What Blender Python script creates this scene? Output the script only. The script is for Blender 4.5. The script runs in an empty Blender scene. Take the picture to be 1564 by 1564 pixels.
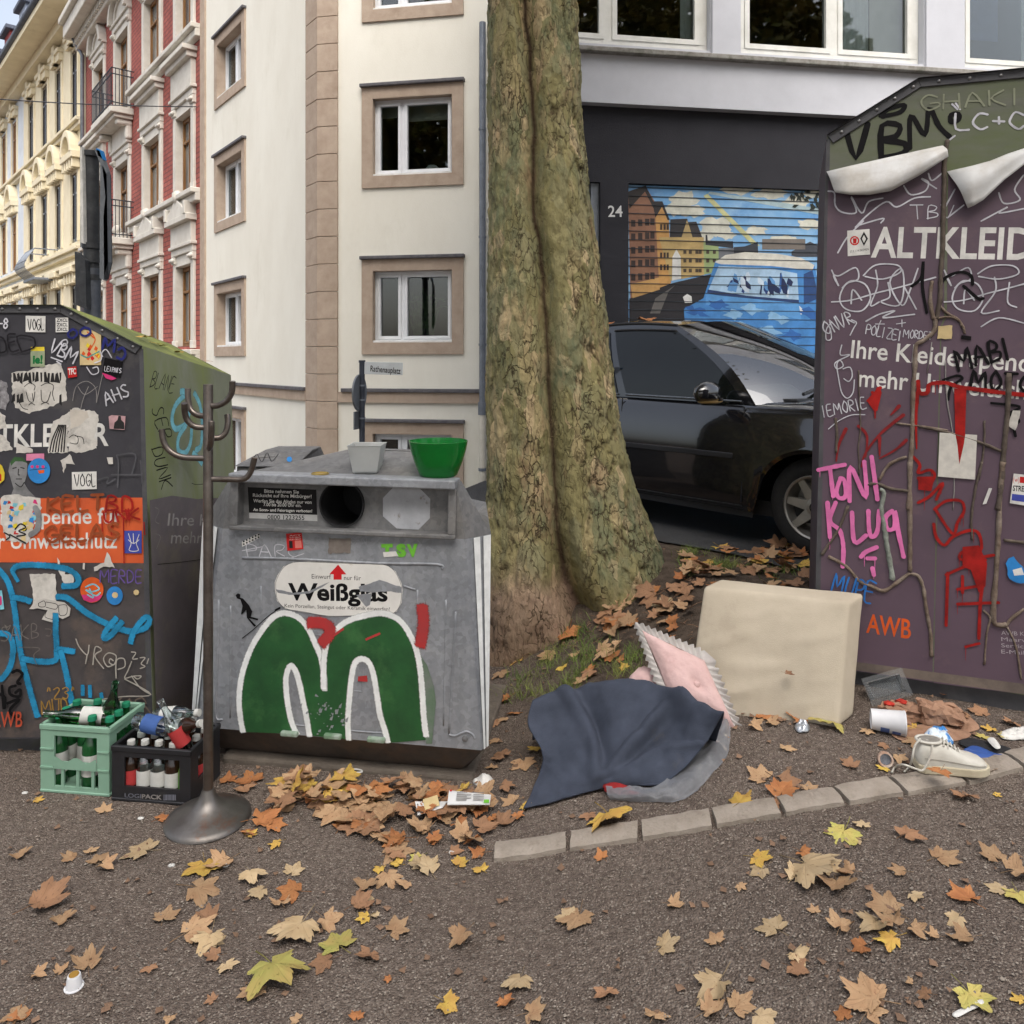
import bpy, bmesh, math, random
from mathutils import Vector, Matrix, noise
from mathutils.geometry import tessellate_polygon

# ---------------------------------------------------------------- camera, sky, sun, exposure
F, HZ, EZ = 1150.0, 550.0, 1.7          # focal length and horizon in photo pixels (1564 square), eye height
scene = bpy.context.scene
cam_d = bpy.data.cameras.new('camera'); cam = bpy.data.objects.new('camera', cam_d)
scene.collection.objects.link(cam); scene.camera = cam
cam.location = (0, 0, EZ); cam.rotation_euler = (math.radians(90), 0, 0)
cam_d.sensor_width = 36; cam_d.lens = F / 1564 * 36
cam_d.shift_y = -(782 - HZ) / 1564
cam_d.clip_start = 0.05; cam_d.clip_end = 2000

world = bpy.data.worlds.new('World'); scene.world = world; world.use_nodes = True
wn = world.node_tree; wn.nodes.clear()
SUN_EL, SUN_AZ = math.radians(55), math.radians(168)     # behind the camera, a little to the right
sky = wn.nodes.new('ShaderNodeTexSky'); sky.sky_type = 'NISHITA'; sky.sun_disc = False
sky.sun_elevation = SUN_EL; sky.sun_rotation = SUN_AZ
sky.air_density = 1.0; sky.dust_density = 5.0; sky.ozone_density = 1.0
hs = wn.nodes.new('ShaderNodeHueSaturation'); hs.inputs['Saturation'].default_value = 0.5
bg = wn.nodes.new('ShaderNodeBackground'); bg.inputs['Strength'].default_value = 0.15
wo = wn.nodes.new('ShaderNodeOutputWorld')
wn.links.new(sky.outputs[0], hs.inputs['Color']); wn.links.new(hs.outputs[0], bg.inputs['Color'])
wn.links.new(bg.outputs[0], wo.inputs['Surface'])

sun_d = bpy.data.lights.new('sun', 'SUN'); sun_d.energy = 0.6; sun_d.angle = math.radians(60)
sun_d.color = (1.0, 0.96, 0.9)
sun = bpy.data.objects.new('sun', sun_d); scene.collection.objects.link(sun)
sdir = Vector((math.sin(SUN_AZ) * math.cos(SUN_EL), math.cos(SUN_AZ) * math.cos(SUN_EL), math.sin(SUN_EL)))
sun.rotation_euler = sdir.to_track_quat('Z', 'Y').to_euler()

vs = scene.view_settings
vs.view_transform = 'Standard'; vs.look = 'None'; vs.gamma = 1.0; vs.use_curve_mapping = False
vs.exposure = 1.08
scene.cycles.use_denoising = True
scene.cycles.max_bounces = 5; scene.cycles.diffuse_bounces = 2; scene.cycles.glossy_bounces = 3
scene.cycles.transmission_bounces = 5; scene.cycles.transparent_max_bounces = 10
scene.cycles.use_adaptive_sampling = True; scene.cycles.adaptive_threshold = 0.02

# ---------------------------------------------------------------- helpers
random.seed(7)
COL = scene.collection
BASE = {}
LABELLED = []
V = Vector

def sm(a, b, x):
    t = max(0.0, min(1.0, (x - a) / (b - a))); return t * t * (3 - 2 * t)

def lin(a, b, x): return max(0.0, min(1.0, (x - a) / (b - a)))

def G(x, y):
    """ground height: the path on the left lies a little lower than the planted strip on the right"""
    e = lin(4.2, 6.5, y) * (1 - lin(8, 9.8, y)); r = sm(-0.25 - 2.2 * e, 1.25 - 1.2 * e, x)
    zr = 0.26 + 0.19 * lin(2.5, 4.3, y)
    zl = -0.09 * min(max(y - 3.2, 0), 5.5)
    z = zl * (1 - r) + zr * r
    return z + 0.012 * noise.noise(V((x * 1.3, y * 1.3, 0)))

def ray(px, py): return V(((px - 782) / F, 1, -(py - HZ) / F))
def P(px, py, d):
    r = ray(px, py); return V((r.x * d, d, EZ + r.z * d))
def gp(px, py, lift=0.0):
    """point of the ground seen at a photo pixel"""
    r = ray(px, py); d0 = 1.0; d = 1.0
    while d < 60:
        if EZ + r.z * d < G(r.x * d, d) + lift: break
        d0 = d; d += 0.05
    a, b = d0, d
    for _ in range(24):
        m = (a + b) / 2
        if EZ + r.z * m < G(r.x * m, m) + lift: b = m
        else: a = m
    return V((r.x * b, b, EZ + r.z * b))

def s2l(c): return c / 12.92 if c <= 0.04045 else ((c + 0.055) / 1.055) ** 2.4
def rgb(r, g, b): return (s2l(r / 255), s2l(g / 255), s2l(b / 255), 1)

MATS = {}
def mat(name, c1, c2=None, scale=8.0, rough=0.7, metal=0.0, bump=0.0, bscale=None, coord='Object',
        spec=0.5, detail=6, contrast=(0.35, 0.65), c3=None, s3=1.5, con3=(0.5, 0.7), rvar=0.0, trans=0.0, ior=1.45, coat=0.0, stretch=None):
    """procedural principled material: two colours mixed by noise, optional third patch colour, bump"""
    if name in MATS: return MATS[name]
    m = bpy.data.materials.new(name); m.use_nodes = True; MATS[name] = m
    nt = m.node_tree; N = nt.nodes; L = nt.links; b = N['Principled BSDF']
    b.inputs['Roughness'].default_value = rough; b.inputs['Metallic'].default_value = metal
    b.inputs['Specular IOR Level'].default_value = spec; b.inputs['IOR'].default_value = ior
    b.inputs['Transmission Weight'].default_value = trans; b.inputs['Coat Weight'].default_value = coat
    b.inputs['Base Color'].default_value = c1
    tc = N.new('ShaderNodeTexCoord'); src = tc.outputs[coord]
    if stretch:
        mp = N.new('ShaderNodeMapping'); mp.inputs['Scale'].default_value = stretch
        L.new(src, mp.inputs['Vector']); src = mp.outputs[0]
    if c2:
        nz = N.new('ShaderNodeTexNoise'); nz.inputs['Scale'].default_value = scale; nz.inputs['Detail'].default_value = detail
        nz.inputs['Roughness'].default_value = 0.65
        L.new(src, nz.inputs['Vector'])
        cr = N.new('ShaderNodeMapRange'); cr.inputs[1].default_value, cr.inputs[2].default_value = contrast
        L.new(nz.outputs['Fac'], cr.inputs[0])
        mx = N.new('ShaderNodeMix'); mx.data_type = 'RGBA'; mx.inputs[6].default_value = c1; mx.inputs[7].default_value = c2
        L.new(cr.outputs[0], mx.inputs[0]); out = mx.outputs[2]
        if c3:
            n3 = N.new('ShaderNodeTexNoise'); n3.inputs['Scale'].default_value = s3; n3.inputs['Detail'].default_value = 8
            n3.inputs['Roughness'].default_value = 0.7
            L.new(src, n3.inputs['Vector'])
            r3 = N.new('ShaderNodeMapRange'); r3.inputs[1].default_value, r3.inputs[2].default_value = con3
            L.new(n3.outputs['Fac'], r3.inputs[0])
            m3 = N.new('ShaderNodeMix'); m3.data_type = 'RGBA'; m3.inputs[7].default_value = c3
            L.new(r3.outputs[0], m3.inputs[0]); L.new(out, m3.inputs[6]); out = m3.outputs[2]
        L.new(out, b.inputs['Base Color'])
        if rvar:
            rr = N.new('ShaderNodeMapRange'); rr.inputs[3].default_value = rough - rvar; rr.inputs[4].default_value = rough + rvar
            L.new(nz.outputs['Fac'], rr.inputs[0]); L.new(rr.outputs[0], b.inputs['Roughness'])
    if bump:
        bn = N.new('ShaderNodeTexNoise'); bn.inputs['Scale'].default_value = bscale or scale * 4; bn.inputs['Detail'].default_value = 8
        L.new(src, bn.inputs['Vector'])
        bp = N.new('ShaderNodeBump'); bp.inputs['Strength'].default_value = bump; bp.inputs['Distance'].default_value = 0.02
        L.new(bn.outputs['Fac'], bp.inputs['Height']); L.new(bp.outputs[0], b.inputs['Normal'])
    return m

def glassy(name, tint, refl=0.12, rough=0.02):
    """window glass: see-through with a mirror part that grows at grazing angles"""
    if name in MATS: return MATS[name]
    m = bpy.data.materials.new(name); m.use_nodes = True; MATS[name] = m
    nt = m.node_tree; N = nt.nodes; L = nt.links; N.remove(N['Principled BSDF'])
    t = N.new('ShaderNodeBsdfTransparent'); t.inputs[0].default_value = tint
    g = N.new('ShaderNodeBsdfGlossy'); g.inputs['Roughness'].default_value = rough
    lw = N.new('ShaderNodeLayerWeight'); lw.inputs['Blend'].default_value = 0.25
    mr = N.new('ShaderNodeMapRange'); mr.inputs[3].default_value = refl; mr.inputs[4].default_value = 0.85
    L.new(lw.outputs['Fresnel'], mr.inputs[0])
    mx = N.new('ShaderNodeMixShader'); L.new(mr.outputs[0], mx.inputs[0])
    L.new(t.outputs[0], mx.inputs[1]); L.new(g.outputs[0], mx.inputs[2])
    L.new(mx.outputs[0], N['Material Output'].inputs['Surface'])
    return m

class MB:
    """mesh builder"""
    def __init__(s): s.v = []; s.f = []; s.uv = {}; s.mi = []; s.cur = 0
    def vert(s, p, uv=None):
        s.v.append(V(p));
        if uv is not None: s.uv[len(s.v) - 1] = uv
        return len(s.v) - 1
    def face(s, *idx): s.f.append(tuple(idx)); s.mi.append(s.cur)
    def quad(s, a, b, c, d):
        i = len(s.v); s.v += [V(a), V(b), V(c), V(d)]; s.face(i, i + 1, i + 2, i + 3)
    def hexa(s, p):
        """8 corners: 0-3 bottom loop, 4-7 top loop"""
        i = len(s.v); s.v += [V(q) for q in p]
        for q in ((0, 3, 2, 1), (4, 5, 6, 7), (0, 1, 5, 4), (1, 2, 6, 5), (2, 3, 7, 6), (3, 0, 4, 7)):
            s.face(*[i + k for k in q])
    def box(s, x0, x1, y0, y1, z0, z1):
        s.hexa([(x0, y0, z0), (x1, y0, z0), (x1, y1, z0), (x0, y1, z0), (x0, y0, z1), (x1, y0, z1), (x1, y1, z1), (x0, y1, z1)])
    def fbox(s, fc, u0, u1, v0, v1, d0, d1):
        """box in the frame of a Face: u along, v up, d outwards"""
        s.hexa([fc.pt(u0, v0, d0), fc.pt(u1, v0, d0), fc.pt(u1, v0, d1), fc.pt(u0, v0, d1),
                fc.pt(u0, v1, d0), fc.pt(u1, v1, d0), fc.pt(u1, v1, d1), fc.pt(u0, v1, d1)])
    def tube(s, pts, r, seg=8, cap=True):
        pts = [V(p) for p in pts]; n = len(pts)
        rs = r if isinstance(r, (list, tuple)) else [r] * n
        rings = []; ref = None
        for i, p in enumerate(pts):
            t = (pts[min(i + 1, n - 1)] - pts[max(i - 1, 0)])
            if t.length < 1e-9: t = V((0, 0, 1))
            t.normalize()
            if ref is None: ref = t.orthogonal().normalized()
            a = (ref - t * ref.dot(t))
            if a.length < 1e-6: a = t.orthogonal()
            a.normalize(); ref = a; b = t.cross(a)
            ring = []
            for k in range(seg):
                th = 2 * math.pi * k / seg
                ring.append(s.vert(p + (a * math.cos(th) + b * math.sin(th)) * rs[i]))
            rings.append(ring)
        for i in range(n - 1):
            for k in range(seg):
                s.face(rings[i][k], rings[i][(k + 1) % seg], rings[i + 1][(k + 1) % seg], rings[i + 1][k])
        if cap:
            s.face(*rings[0][::-1]); s.face(*rings[-1])
    def lathe(s, prof, seg=24, M=None, capb=False, capt=False):
        rings = []
        for r, z in prof:
            ring = []
            for k in range(seg):
                th = 2 * math.pi * k / seg
                p = V((r * math.cos(th), r * math.sin(th), z))
                ring.append(s.vert(M @ p if M else p))
            rings.append(ring)
        for i in range(len(rings) - 1):
            for k in range(seg):
                s.face(rings[i][k], rings[i][(k + 1) % seg], rings[i + 1][(k + 1) % seg], rings[i + 1][k])
        if capb: s.face(*rings[0][::-1])
        if capt: s.face(*rings[-1])
    def grid(s, pts):
        """pts[i][j] -> surface"""
        ids = [[s.vert(p) for p in row] for row in pts]
        for i in range(len(ids) - 1):
            for j in range(len(ids[0]) - 1):
                s.face(ids[i][j], ids[i][j + 1], ids[i + 1][j + 1], ids[i + 1][j])
        return ids
    def poly(s, pts3, back=None):
        """flat polygon (any outline); with back: an extruded plate"""
        tr = tessellate_polygon([pts3]); i = len(s.v); n = len(pts3)
        s.v += [V(p) for p in pts3]
        for t in tr: s.face(*[i + k for k in t])
        if back is not None:
            j = len(s.v); s.v += [V(p) + back for p in pts3]
            for t in tr: s.face(*[j + k for k in t[::-1]])
            for k in range(n): s.face(i + k, i + (k + 1) % n, j + (k + 1) % n, j + k)
    def build(s, name, material, parent=None, world=True, smooth=False, bevel=0.0, bseg=2, recalc=True, subsurf=0, angle=None):
        me = bpy.data.meshes.new(name)
        vv = s.v
        if parent is not None and world:
            b = BASE.get(parent.name, V((0, 0, 0))); vv = [p - b for p in s.v]
        me.from_pydata([tuple(p) for p in vv], [], s.f)
        if s.uv:
            ul = me.uv_layers.new(name='UVMap')
            for lp in me.loops: ul.data[lp.index].uv = s.uv.get(lp.vertex_index, (0, 0))
        mats = material if isinstance(material, (list, tuple)) else [material]
        for m in mats: me.materials.append(m)
        if len(mats) > 1:
            for i, p in enumerate(me.polygons): p.material_index = s.mi[i]
        if recalc or bevel:
            bm = bmesh.new(); bm.from_mesh(me)
            if bevel:
                bmesh.ops.remove_doubles(bm, verts=bm.verts, dist=1e-5)
                bmesh.ops.recalc_face_normals(bm, faces=bm.faces)
                ed = [e for e in bm.edges if len(e.link_faces) == 2 and e.calc_face_angle(0) > 0.5]
                bmesh.ops.bevel(bm, geom=ed, offset=bevel, segments=bseg, affect='EDGES', profile=0.5, clamp_overlap=True)
            if recalc: bmesh.ops.recalc_face_normals(bm, faces=bm.faces)
            bm.to_mesh(me); bm.free()
        if smooth:
            for p in me.polygons: p.use_smooth = True
            if angle: me.set_sharp_from_angle(angle=math.radians(angle))
        o = bpy.data.objects.new(name, me); COL.objects.link(o)
        if subsurf:
            md = o.modifiers.new('subdivision', 'SUBSURF'); md.levels = subsurf; md.render_levels = subsurf
        if parent is not None:
            o.parent = parent; BASE[o.name] = BASE.get(parent.name, V((0, 0, 0))) if world else V((0, 0, 0))
        return o

def tag(o, label, cat, group=None, kind=None):
    o['label'] = label; o['category'] = cat
    if group: o['group'] = group
    if kind: o['kind'] = kind
    return o
def thing(name, label, cat, loc=(0, 0, 0), group=None, rot=None):
    o = bpy.data.objects.new(name, None); COL.objects.link(o); o.location = loc; o.empty_display_size = 0.05
    BASE[o.name] = V(loc)
    if rot is not None: o.rotation_euler = rot
    return tag(o, label, cat, group)
def structure(o): o['kind'] = 'structure'; return o
def stuff(o): o['kind'] = 'stuff'; return o
def copy_tree(o, parent=None):
    c = o.copy(); COL.objects.link(c); c.parent = parent
    for ch in o.children: copy_tree(ch, c)
    return c

class Face:
    """plane with a frame: u along right, v along up, d along the outward normal"""
    def __init__(s, o, right, up=(0, 0, 1)):
        s.o = V(o); s.r = V(right).normalized(); s.u = V(up); s.u = (s.u - s.r * s.u.dot(s.r)).normalized()
        s.n = s.r.cross(s.u).normalized(); s.lay = 0.0008; s.step = 0.00004
    def pt(s, u, v, d=0.0): return s.o + s.r * u + s.u * v + s.n * d
    def hit(s, px, py, d=0.0):
        r = ray(px, py); c = V((0, 0, EZ)); o = s.o + s.n * d
        return c + r * ((o - c).dot(s.n) / r.dot(s.n))
    def uv(s, px, py):
        q = s.hit(px, py) - s.o; return (q.dot(s.r), q.dot(s.u))
    def layer(s, step=None):
        s.lay += step or s.step; return s.lay

def catmull(p, n=6, closed=False):
    if len(p) < 3: return [tuple(q) for q in p]
    out = []; N_ = len(p)
    rng = range(N_ if closed else N_ - 1)
    for i in rng:
        if closed: a, b, c, d = p[(i - 1) % N_], p[i], p[(i + 1) % N_], p[(i + 2) % N_]
        else: a, b, c, d = p[max(i - 1, 0)], p[i], p[i + 1], p[min(i + 2, N_ - 1)]
        for k in range(n):
            t = k / n
            out.append(tuple(0.5 * (2 * b[m] + (c[m] - a[m]) * t + (2 * a[m] - 5 * b[m] + 4 * c[m] - d[m]) * t * t + (3 * b[m] - a[m] - 3 * c[m] + d[m]) * t ** 3) for m in range(len(b))))
    if not closed: out.append(tuple(p[-1]))
    return out

# ---- flat print, paint and stickers on a Face
def soft_mat(base):
    """copy of a paint whose coverage fades with the 'soft' attribute, broken up by fine speckle"""
    nm = base.name + '_soft'
    if nm in MATS: return MATS[nm]
    m = base.copy(); m.name = nm; MATS[nm] = m; N = m.node_tree.nodes; L = m.node_tree.links
    at = N.new('ShaderNodeAttribute'); at.attribute_name = 'soft'; nz = N.new('ShaderNodeTexNoise'); nz.inputs['Scale'].default_value = 160; nz.inputs['Detail'].default_value = 3
    tc = N.new('ShaderNodeTexCoord'); L.new(tc.outputs['Object'], nz.inputs['Vector'])
    a = N.new('ShaderNodeMath'); a.operation = 'MULTIPLY_ADD'; a.inputs[1].default_value = .9; a.inputs[2].default_value = -.45; L.new(nz.outputs['Fac'], a.inputs[0])
    b = N.new('ShaderNodeMath'); b.operation = 'ADD'; L.new(at.outputs['Fac'], b.inputs[0]); L.new(a.outputs[0], b.inputs[1])
    r = N.new('ShaderNodeMapRange'); r.interpolation_type = 'SMOOTHSTEP'; r.inputs[1].default_value = .2; r.inputs[2].default_value = .75; L.new(b.outputs[0], r.inputs[0])
    t = N.new('ShaderNodeBsdfTransparent'); mx = N.new('ShaderNodeMixShader'); L.new(r.outputs[0], mx.inputs[0]); L.new(t.outputs[0], mx.inputs[1]); L.new(N['Principled BSDF'].outputs[0], mx.inputs[2])
    L.new(mx.outputs[0], N['Material Output'].inputs['Surface']); return m
def soft_strip(mb, att, fc, uv, w, off, halo=1.7):
    n = len(uv); cols = []
    for i in range(n):
        a = uv[max(i - 1, 0)]; b = uv[min(i + 1, n - 1)]; dx, dy = b[0] - a[0], b[1] - a[1]; l = math.hypot(dx, dy) or 1e-6; e = 1.0 if 0 < i < n - 1 else .0
        nx, ny = -dy / l * w * .5, dx / l * w * .5; o = off + .00002 * i / n; r = []
        for k, v in ((-halo, 0), (-.75, .9), (0, 1), (.75, .9), (halo, 0)): r.append(mb.vert(fc.pt(uv[i][0] + nx * k, uv[i][1] + ny * k, o))); att.append(v * e)
        cols.append(r)
    for i in range(n - 1):
        for k in range(4): mb.face(cols[i][k], cols[i + 1][k], cols[i + 1][k + 1], cols[i][k + 1])
def spray(fc, name, parent, lines, wpx, material, tr=lambda x, y: (x, y), halo=1.7):
    """soft edged sprayed lines, one part for each line"""
    for ln in lines:
        mb = MB(); att = []; uv = catmull([fc.uv(*tr(*p)) for p in ln], 6); sc = fc.hit(*tr(*ln[0])).y / F
        a, b = uv[0], uv[1]; l = math.dist(a, b) or 1e-6; uv = [(a[0] - (b[0] - a[0]) / l * wpx * sc * .5, a[1] - (b[1] - a[1]) / l * wpx * sc * .5)] + uv
        a, b = uv[-1], uv[-2]; l = math.dist(a, b) or 1e-6; uv = uv + [(a[0] - (b[0] - a[0]) / l * wpx * sc * .5, a[1] - (b[1] - a[1]) / l * wpx * sc * .5)]
        soft_strip(mb, att, fc, uv, wpx * sc, fc.layer(), halo); o = mb.build(name, soft_mat(material), parent, recalc=False)
        at = o.data.attributes.new('soft', 'FLOAT', 'POINT'); at.data.foreach_set('value', att)
def strip(mb, fc, uv, w, off, taper=False, jit=0.0):
    """a painted stroke with round ends along uv points (metres on the face)"""
    n = len(uv)
    if n < 2: return
    L_, R_ = [], []
    for i in range(n):
        a = uv[max(i - 1, 0)]; b = uv[min(i + 1, n - 1)]
        dx, dy = b[0] - a[0], b[1] - a[1]; l = math.hypot(dx, dy) or 1e-6
        ww = w * 0.5 * (1 + jit * (random.random() - 0.5))
        if taper: ww *= (1 - 0.6 * i / (n - 1))
        nx, ny = -dy / l * ww, dx / l * ww
        o = off + 0.00002 * i / n
        L_.append(mb.vert(fc.pt(uv[i][0] + nx, uv[i][1] + ny, o))); R_.append(mb.vert(fc.pt(uv[i][0] - nx, uv[i][1] - ny, o)))
    for i in range(n - 1): mb.face(R_[i], R_[i + 1], L_[i + 1], L_[i])
    for end, sgn in ((0, -1), (n - 1, 1)):
        a = uv[1] if end == 0 else uv[n - 2]; b = uv[end]
        th = math.atan2(b[1] - a[1], b[0] - a[0]); ww = w * 0.5 * (0.4 if taper and end else 1)
        ids = [mb.vert(fc.pt(b[0] + ww * math.cos(th - math.pi / 2 + math.pi * k / 6), b[1] + ww * math.sin(th - math.pi / 2 + math.pi * k / 6), off + (0.00002 if end else 0))) for k in range(7)]
        for k in range(1, 6): mb.face(ids[0], ids[k], ids[k + 1])

def strokes(fc, name, parent, lines, wpx, material, tr=lambda x, y: (x, y), smooth=5, taper=False, jit=0.25, drips=0):
    """lines: lists of photo pixels; wpx: width in photo pixels"""
    mb = MB()
    for ln in lines:
        uv = [fc.uv(*tr(*p)) for p in ln]
        sc = (fc.hit(*tr(*ln[0])).y) / F
        uv = catmull(uv, smooth) if smooth > 1 else uv
        strip(mb, fc, uv, wpx * sc, fc.layer(), taper, jit)
        for _ in range(drips):
            q = random.choice(uv); l = random.uniform(4, 22) * sc
            strip(mb, fc, [(q[0], q[1]), (q[0] + 0.1 * sc, q[1] - l)], wpx * sc * 0.22, fc.layer(), True, 0)
    return mb.build(name, material, parent, recalc=False)

def patch(fc, name, parent, pts, material, tr=lambda x, y: (x, y), thick=0.0004, ragged=0.0, lift=None):
    """flat sticker or painted area from an outline in photo pixels"""
    mb = MB(); uv = [fc.uv(*tr(*p)) for p in pts]
    if ragged:
        out = []
        for i in range(len(uv)):
            a, b = uv[i], uv[(i + 1) % len(uv)]; n = max(1, int(math.dist(a, b) / 0.012))
            for k in range(n):
                t = k / n; out.append((a[0] + (b[0] - a[0]) * t + random.uniform(-ragged, ragged), a[1] + (b[1] - a[1]) * t + random.uniform(-ragged, ragged)))
        uv = out
    off = fc.layer() if lift is None else lift
    mb.poly([fc.pt(u, v, off) for u, v in uv], back=fc.n * -thick if thick else None)
    return mb.build(name, material, parent, recalc=False)

def disc(fc, name, parent, cx, cy, rpx, material, tr=lambda x, y: (x, y), n=28, ry=None):
    ry = ry or rpx
    return patch(fc, name, parent, [(cx + rpx * math.cos(2 * math.pi * k / n), cy - ry * math.sin(2 * math.pi * k / n)) for k in range(n)], material, tr)

FONTS = {}
def text_mesh(s, bold=0.0):
    k = (s, bold)
    if k not in FONTS:
        cu = bpy.data.curves.new('lettering', 'FONT'); cu.body = s; cu.size = 1; cu.offset = bold; cu.resolution_u = 3
        o = bpy.data.objects.new('lettering', cu); COL.objects.link(o)
        me = bpy.data.meshes.new_from_object(o.evaluated_get(bpy.context.evaluated_depsgraph_get()))
        FONTS[k] = ([v.co.copy() for v in me.vertices], [tuple(p.vertices) for p in me.polygons])
        bpy.data.objects.remove(o); bpy.data.curves.remove(cu); bpy.data.meshes.remove(me)
    return FONTS[k]

def write(fc, parent, s, a, b, cap, material, tr=lambda x, y: (x, y), bold=0.0, name='lettering', slant=0.0):
    """print s on the face between baseline photo pixels a and b; cap height in photo pixels"""
    vs_, fs = text_mesh(s, bold)
    A = V(fc.uv(*tr(*a))); B = V(fc.uv(*tr(*b))); ap = tr(*a); C = V(fc.uv(ap[0], ap[1] - cap))
    x0 = min(v.x for v in vs_); x1 = max(v.x for v in vs_)
    ex = (B - A) / (x1 - x0); h = (C - A).length / 0.70; ey = V((-(B - A).y, (B - A).x)).normalized() * h
    mb = MB(); off = fc.layer()
    for v in vs_:
        q = A + ex * (v.x - x0 + slant * v.y) + ey * v.y; mb.vert(fc.pt(q.x, q.y, off))
    for f in fs: mb.face(*f)
    return mb.build(name, material, parent, recalc=False)

GL = {'A': [[(0, 0), (.3, 1), (.6, 0)], [(.1, .38), (.5, .38)]], 'B': [[(0, 0), (.02, 1), (.42, .9), (.38, .62), (.05, .52), (.5, .4), (.48, .1), (0, 0)]],
 'C': [[(.55, .85), (.3, 1), (.05, .7), (.05, .3), (.3, 0), (.55, .15)]], 'D': [[(0, 0), (0, 1), (.4, .85), (.5, .5), (.4, .12), (0, 0)]],
 'E': [[(.5, 1), (0, 1), (0, 0), (.5, 0)], [(0, .52), (.4, .52)]], 'F': [[(.5, 1), (0, 1), (0, 0)], [(0, .52), (.4, .52)]],
 'G': [[(.55, .85), (.3, 1), (.05, .7), (.05, .3), (.3, 0), (.55, .2), (.55, .45), (.32, .45)]], 'H': [[(0, 0), (0, 1)], [(.5, 0), (.5, 1)], [(0, .5), (.5, .5)]],
 'I': [[(.1, 0), (.1, 1)]], 'J': [[(.45, 1), (.45, .2), (.25, 0), (.02, .2)]], 'K': [[(0, 0), (0, 1)], [(.5, 1), (.02, .45), (.5, 0)]], 'L': [[(0, 1), (0, 0), (.45, 0)]],
 'M': [[(0, 0), (.08, 1), (.38, .35), (.7, 1), (.78, 0)]], 'N': [[(0, 0), (0, 1), (.5, 0), (.5, 1)]], 'O': [[(.3, 1), (.03, .65), (.05, .25), (.3, 0), (.55, .3), (.53, .75), (.3, 1)]],
 'P': [[(0, 0), (0, 1), (.42, .92), (.42, .58), (0, .48)]], 'Q': [[(.3, 1), (.03, .65), (.05, .25), (.3, 0), (.55, .3), (.53, .75), (.3, 1)], [(.35, .25), (.6, -.05)]],
 'R': [[(0, 0), (0, 1), (.42, .9), (.4, .58), (.02, .48), (.5, 0)]], 'S': [[(.5, .9), (.25, 1), (.05, .8), (.25, .52), (.48, .3), (.28, 0), (0, .1)]], 'T': [[(0, 1), (.6, 1)], [(.3, 1), (.3, 0)]],
 'U': [[(0, 1), (.02, .2), (.25, 0), (.48, .2), (.5, 1)]], 'V': [[(0, 1), (.27, 0), (.55, 1)]], 'W': [[(0, 1), (.18, 0), (.38, .65), (.58, 0), (.78, 1)]], 'X': [[(0, 0), (.5, 1)], [(0, 1), (.5, 0)]],
 'Y': [[(0, 1), (.27, .5), (.55, 1)], [(.27, .5), (.27, 0)]], 'Z': [[(0, 1), (.5, 1), (0, 0), (.5, 0)]],
 '2': [[(0, .8), (.25, 1), (.48, .75), (0, 0), (.5, 0)]], '3': [[(0, .9), (.3, 1), (.45, .75), (.18, .52), (.48, .3), (.28, 0), (0, .1)]], '8': [[(.25, .52), (.05, .75), (.25, 1), (.45, .75), (.25, .52), (0, .25), (.25, 0), (.5, .25), (.25, .52)]],
 '+': [[(.1, .5), (.5, .5)], [(.3, .3), (.3, .7)]], '"': [[(.1, 1), (.05, .75)], [(.25, 1), (.2, .75)]], '-': [[(.05, .5), (.4, .5)]], '1': [[(.05, .8), (.2, 1), (.2, 0)]], '4': [[(.4, 0), (.4, 1), (0, .35), (.55, .35)]], "'": [[(.1, 1), (.05, .75)]], '!': [[(.1, 1), (.1, .3)], [(.1, .08), (.1, 0)]], '*': [[(.0, .5), (.4, .6)], [(.1, .8), (.3, .3)], [(.35, .85), (.05, .35)]], ' ': []}
def tagtext(fc, parent, s, a, b, h, wpx, material, tr=lambda x, y: (x, y), name='graffiti_tag', rough=0.05, drips=0, taper=False):
    """hand written letters between two photo pixels"""
    x = 0; items = []
    for ch in s:
        g = GL.get(ch.upper(), []); w = max([p[0] for l in g for p in l] + [.35])
        items += [[(x + px_ + random.uniform(-rough, rough), py_ + random.uniform(-rough, rough)) for px_, py_ in l] for l in g]
        x += w + 0.2
    tot = max(x - 0.2, 0.3); a = tr(*a); b = tr(*b); k = abs(tr(0, h)[1] - tr(0, 0)[1])
    dx, dy = b[0] - a[0], b[1] - a[1]; l = math.hypot(dx, dy); ux, uy = dx / l, dy / l
    wp = abs(tr(wpx, 0)[0] - tr(0, 0)[0])
    lines = [[(a[0] + q[0] / tot * dx + uy * q[1] * k, a[1] + q[0] / tot * dy - ux * q[1] * k) for q in ln] for ln in items]
    return strokes(fc, name, parent, lines, wp, material, smooth=3, drips=drips, taper=taper)

# ---- facades
def wall_mesh(mb, fc, u0, u1, v0, v1, opens, depth=0.2, off=0.0):
    us = sorted({u0, u1} | {min(max(o[k], u0), u1) for o in opens for k in (0, 1)})
    vs_ = sorted({v0, v1} | {min(max(o[k], v0), v1) for o in opens for k in (2, 3)})
    def vt(u, v, d): return mb.vert(fc.pt(u, v, d), (u, v))
    for i in range(len(us) - 1):
        for j in range(len(vs_) - 1):
            cu, cv = (us[i] + us[i + 1]) / 2, (vs_[j] + vs_[j + 1]) / 2
            if any(o[0] < cu < o[1] and o[2] < cv < o[3] for o in opens): continue
            mb.face(vt(us[i], vs_[j], off), vt(us[i + 1], vs_[j], off), vt(us[i + 1], vs_[j + 1], off), vt(us[i], vs_[j + 1], off))
    for a, b, c, d in opens:
        for q in (((a, c), (b, c)), ((b, c), (b, d)), ((b, d), (a, d)), ((a, d), (a, c))):
            (p, r), (s_, t) = q
            mb.face(vt(p, r, off), vt(s_, t, off), vt(s_, t, off - depth), vt(p, r, off - depth))

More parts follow.
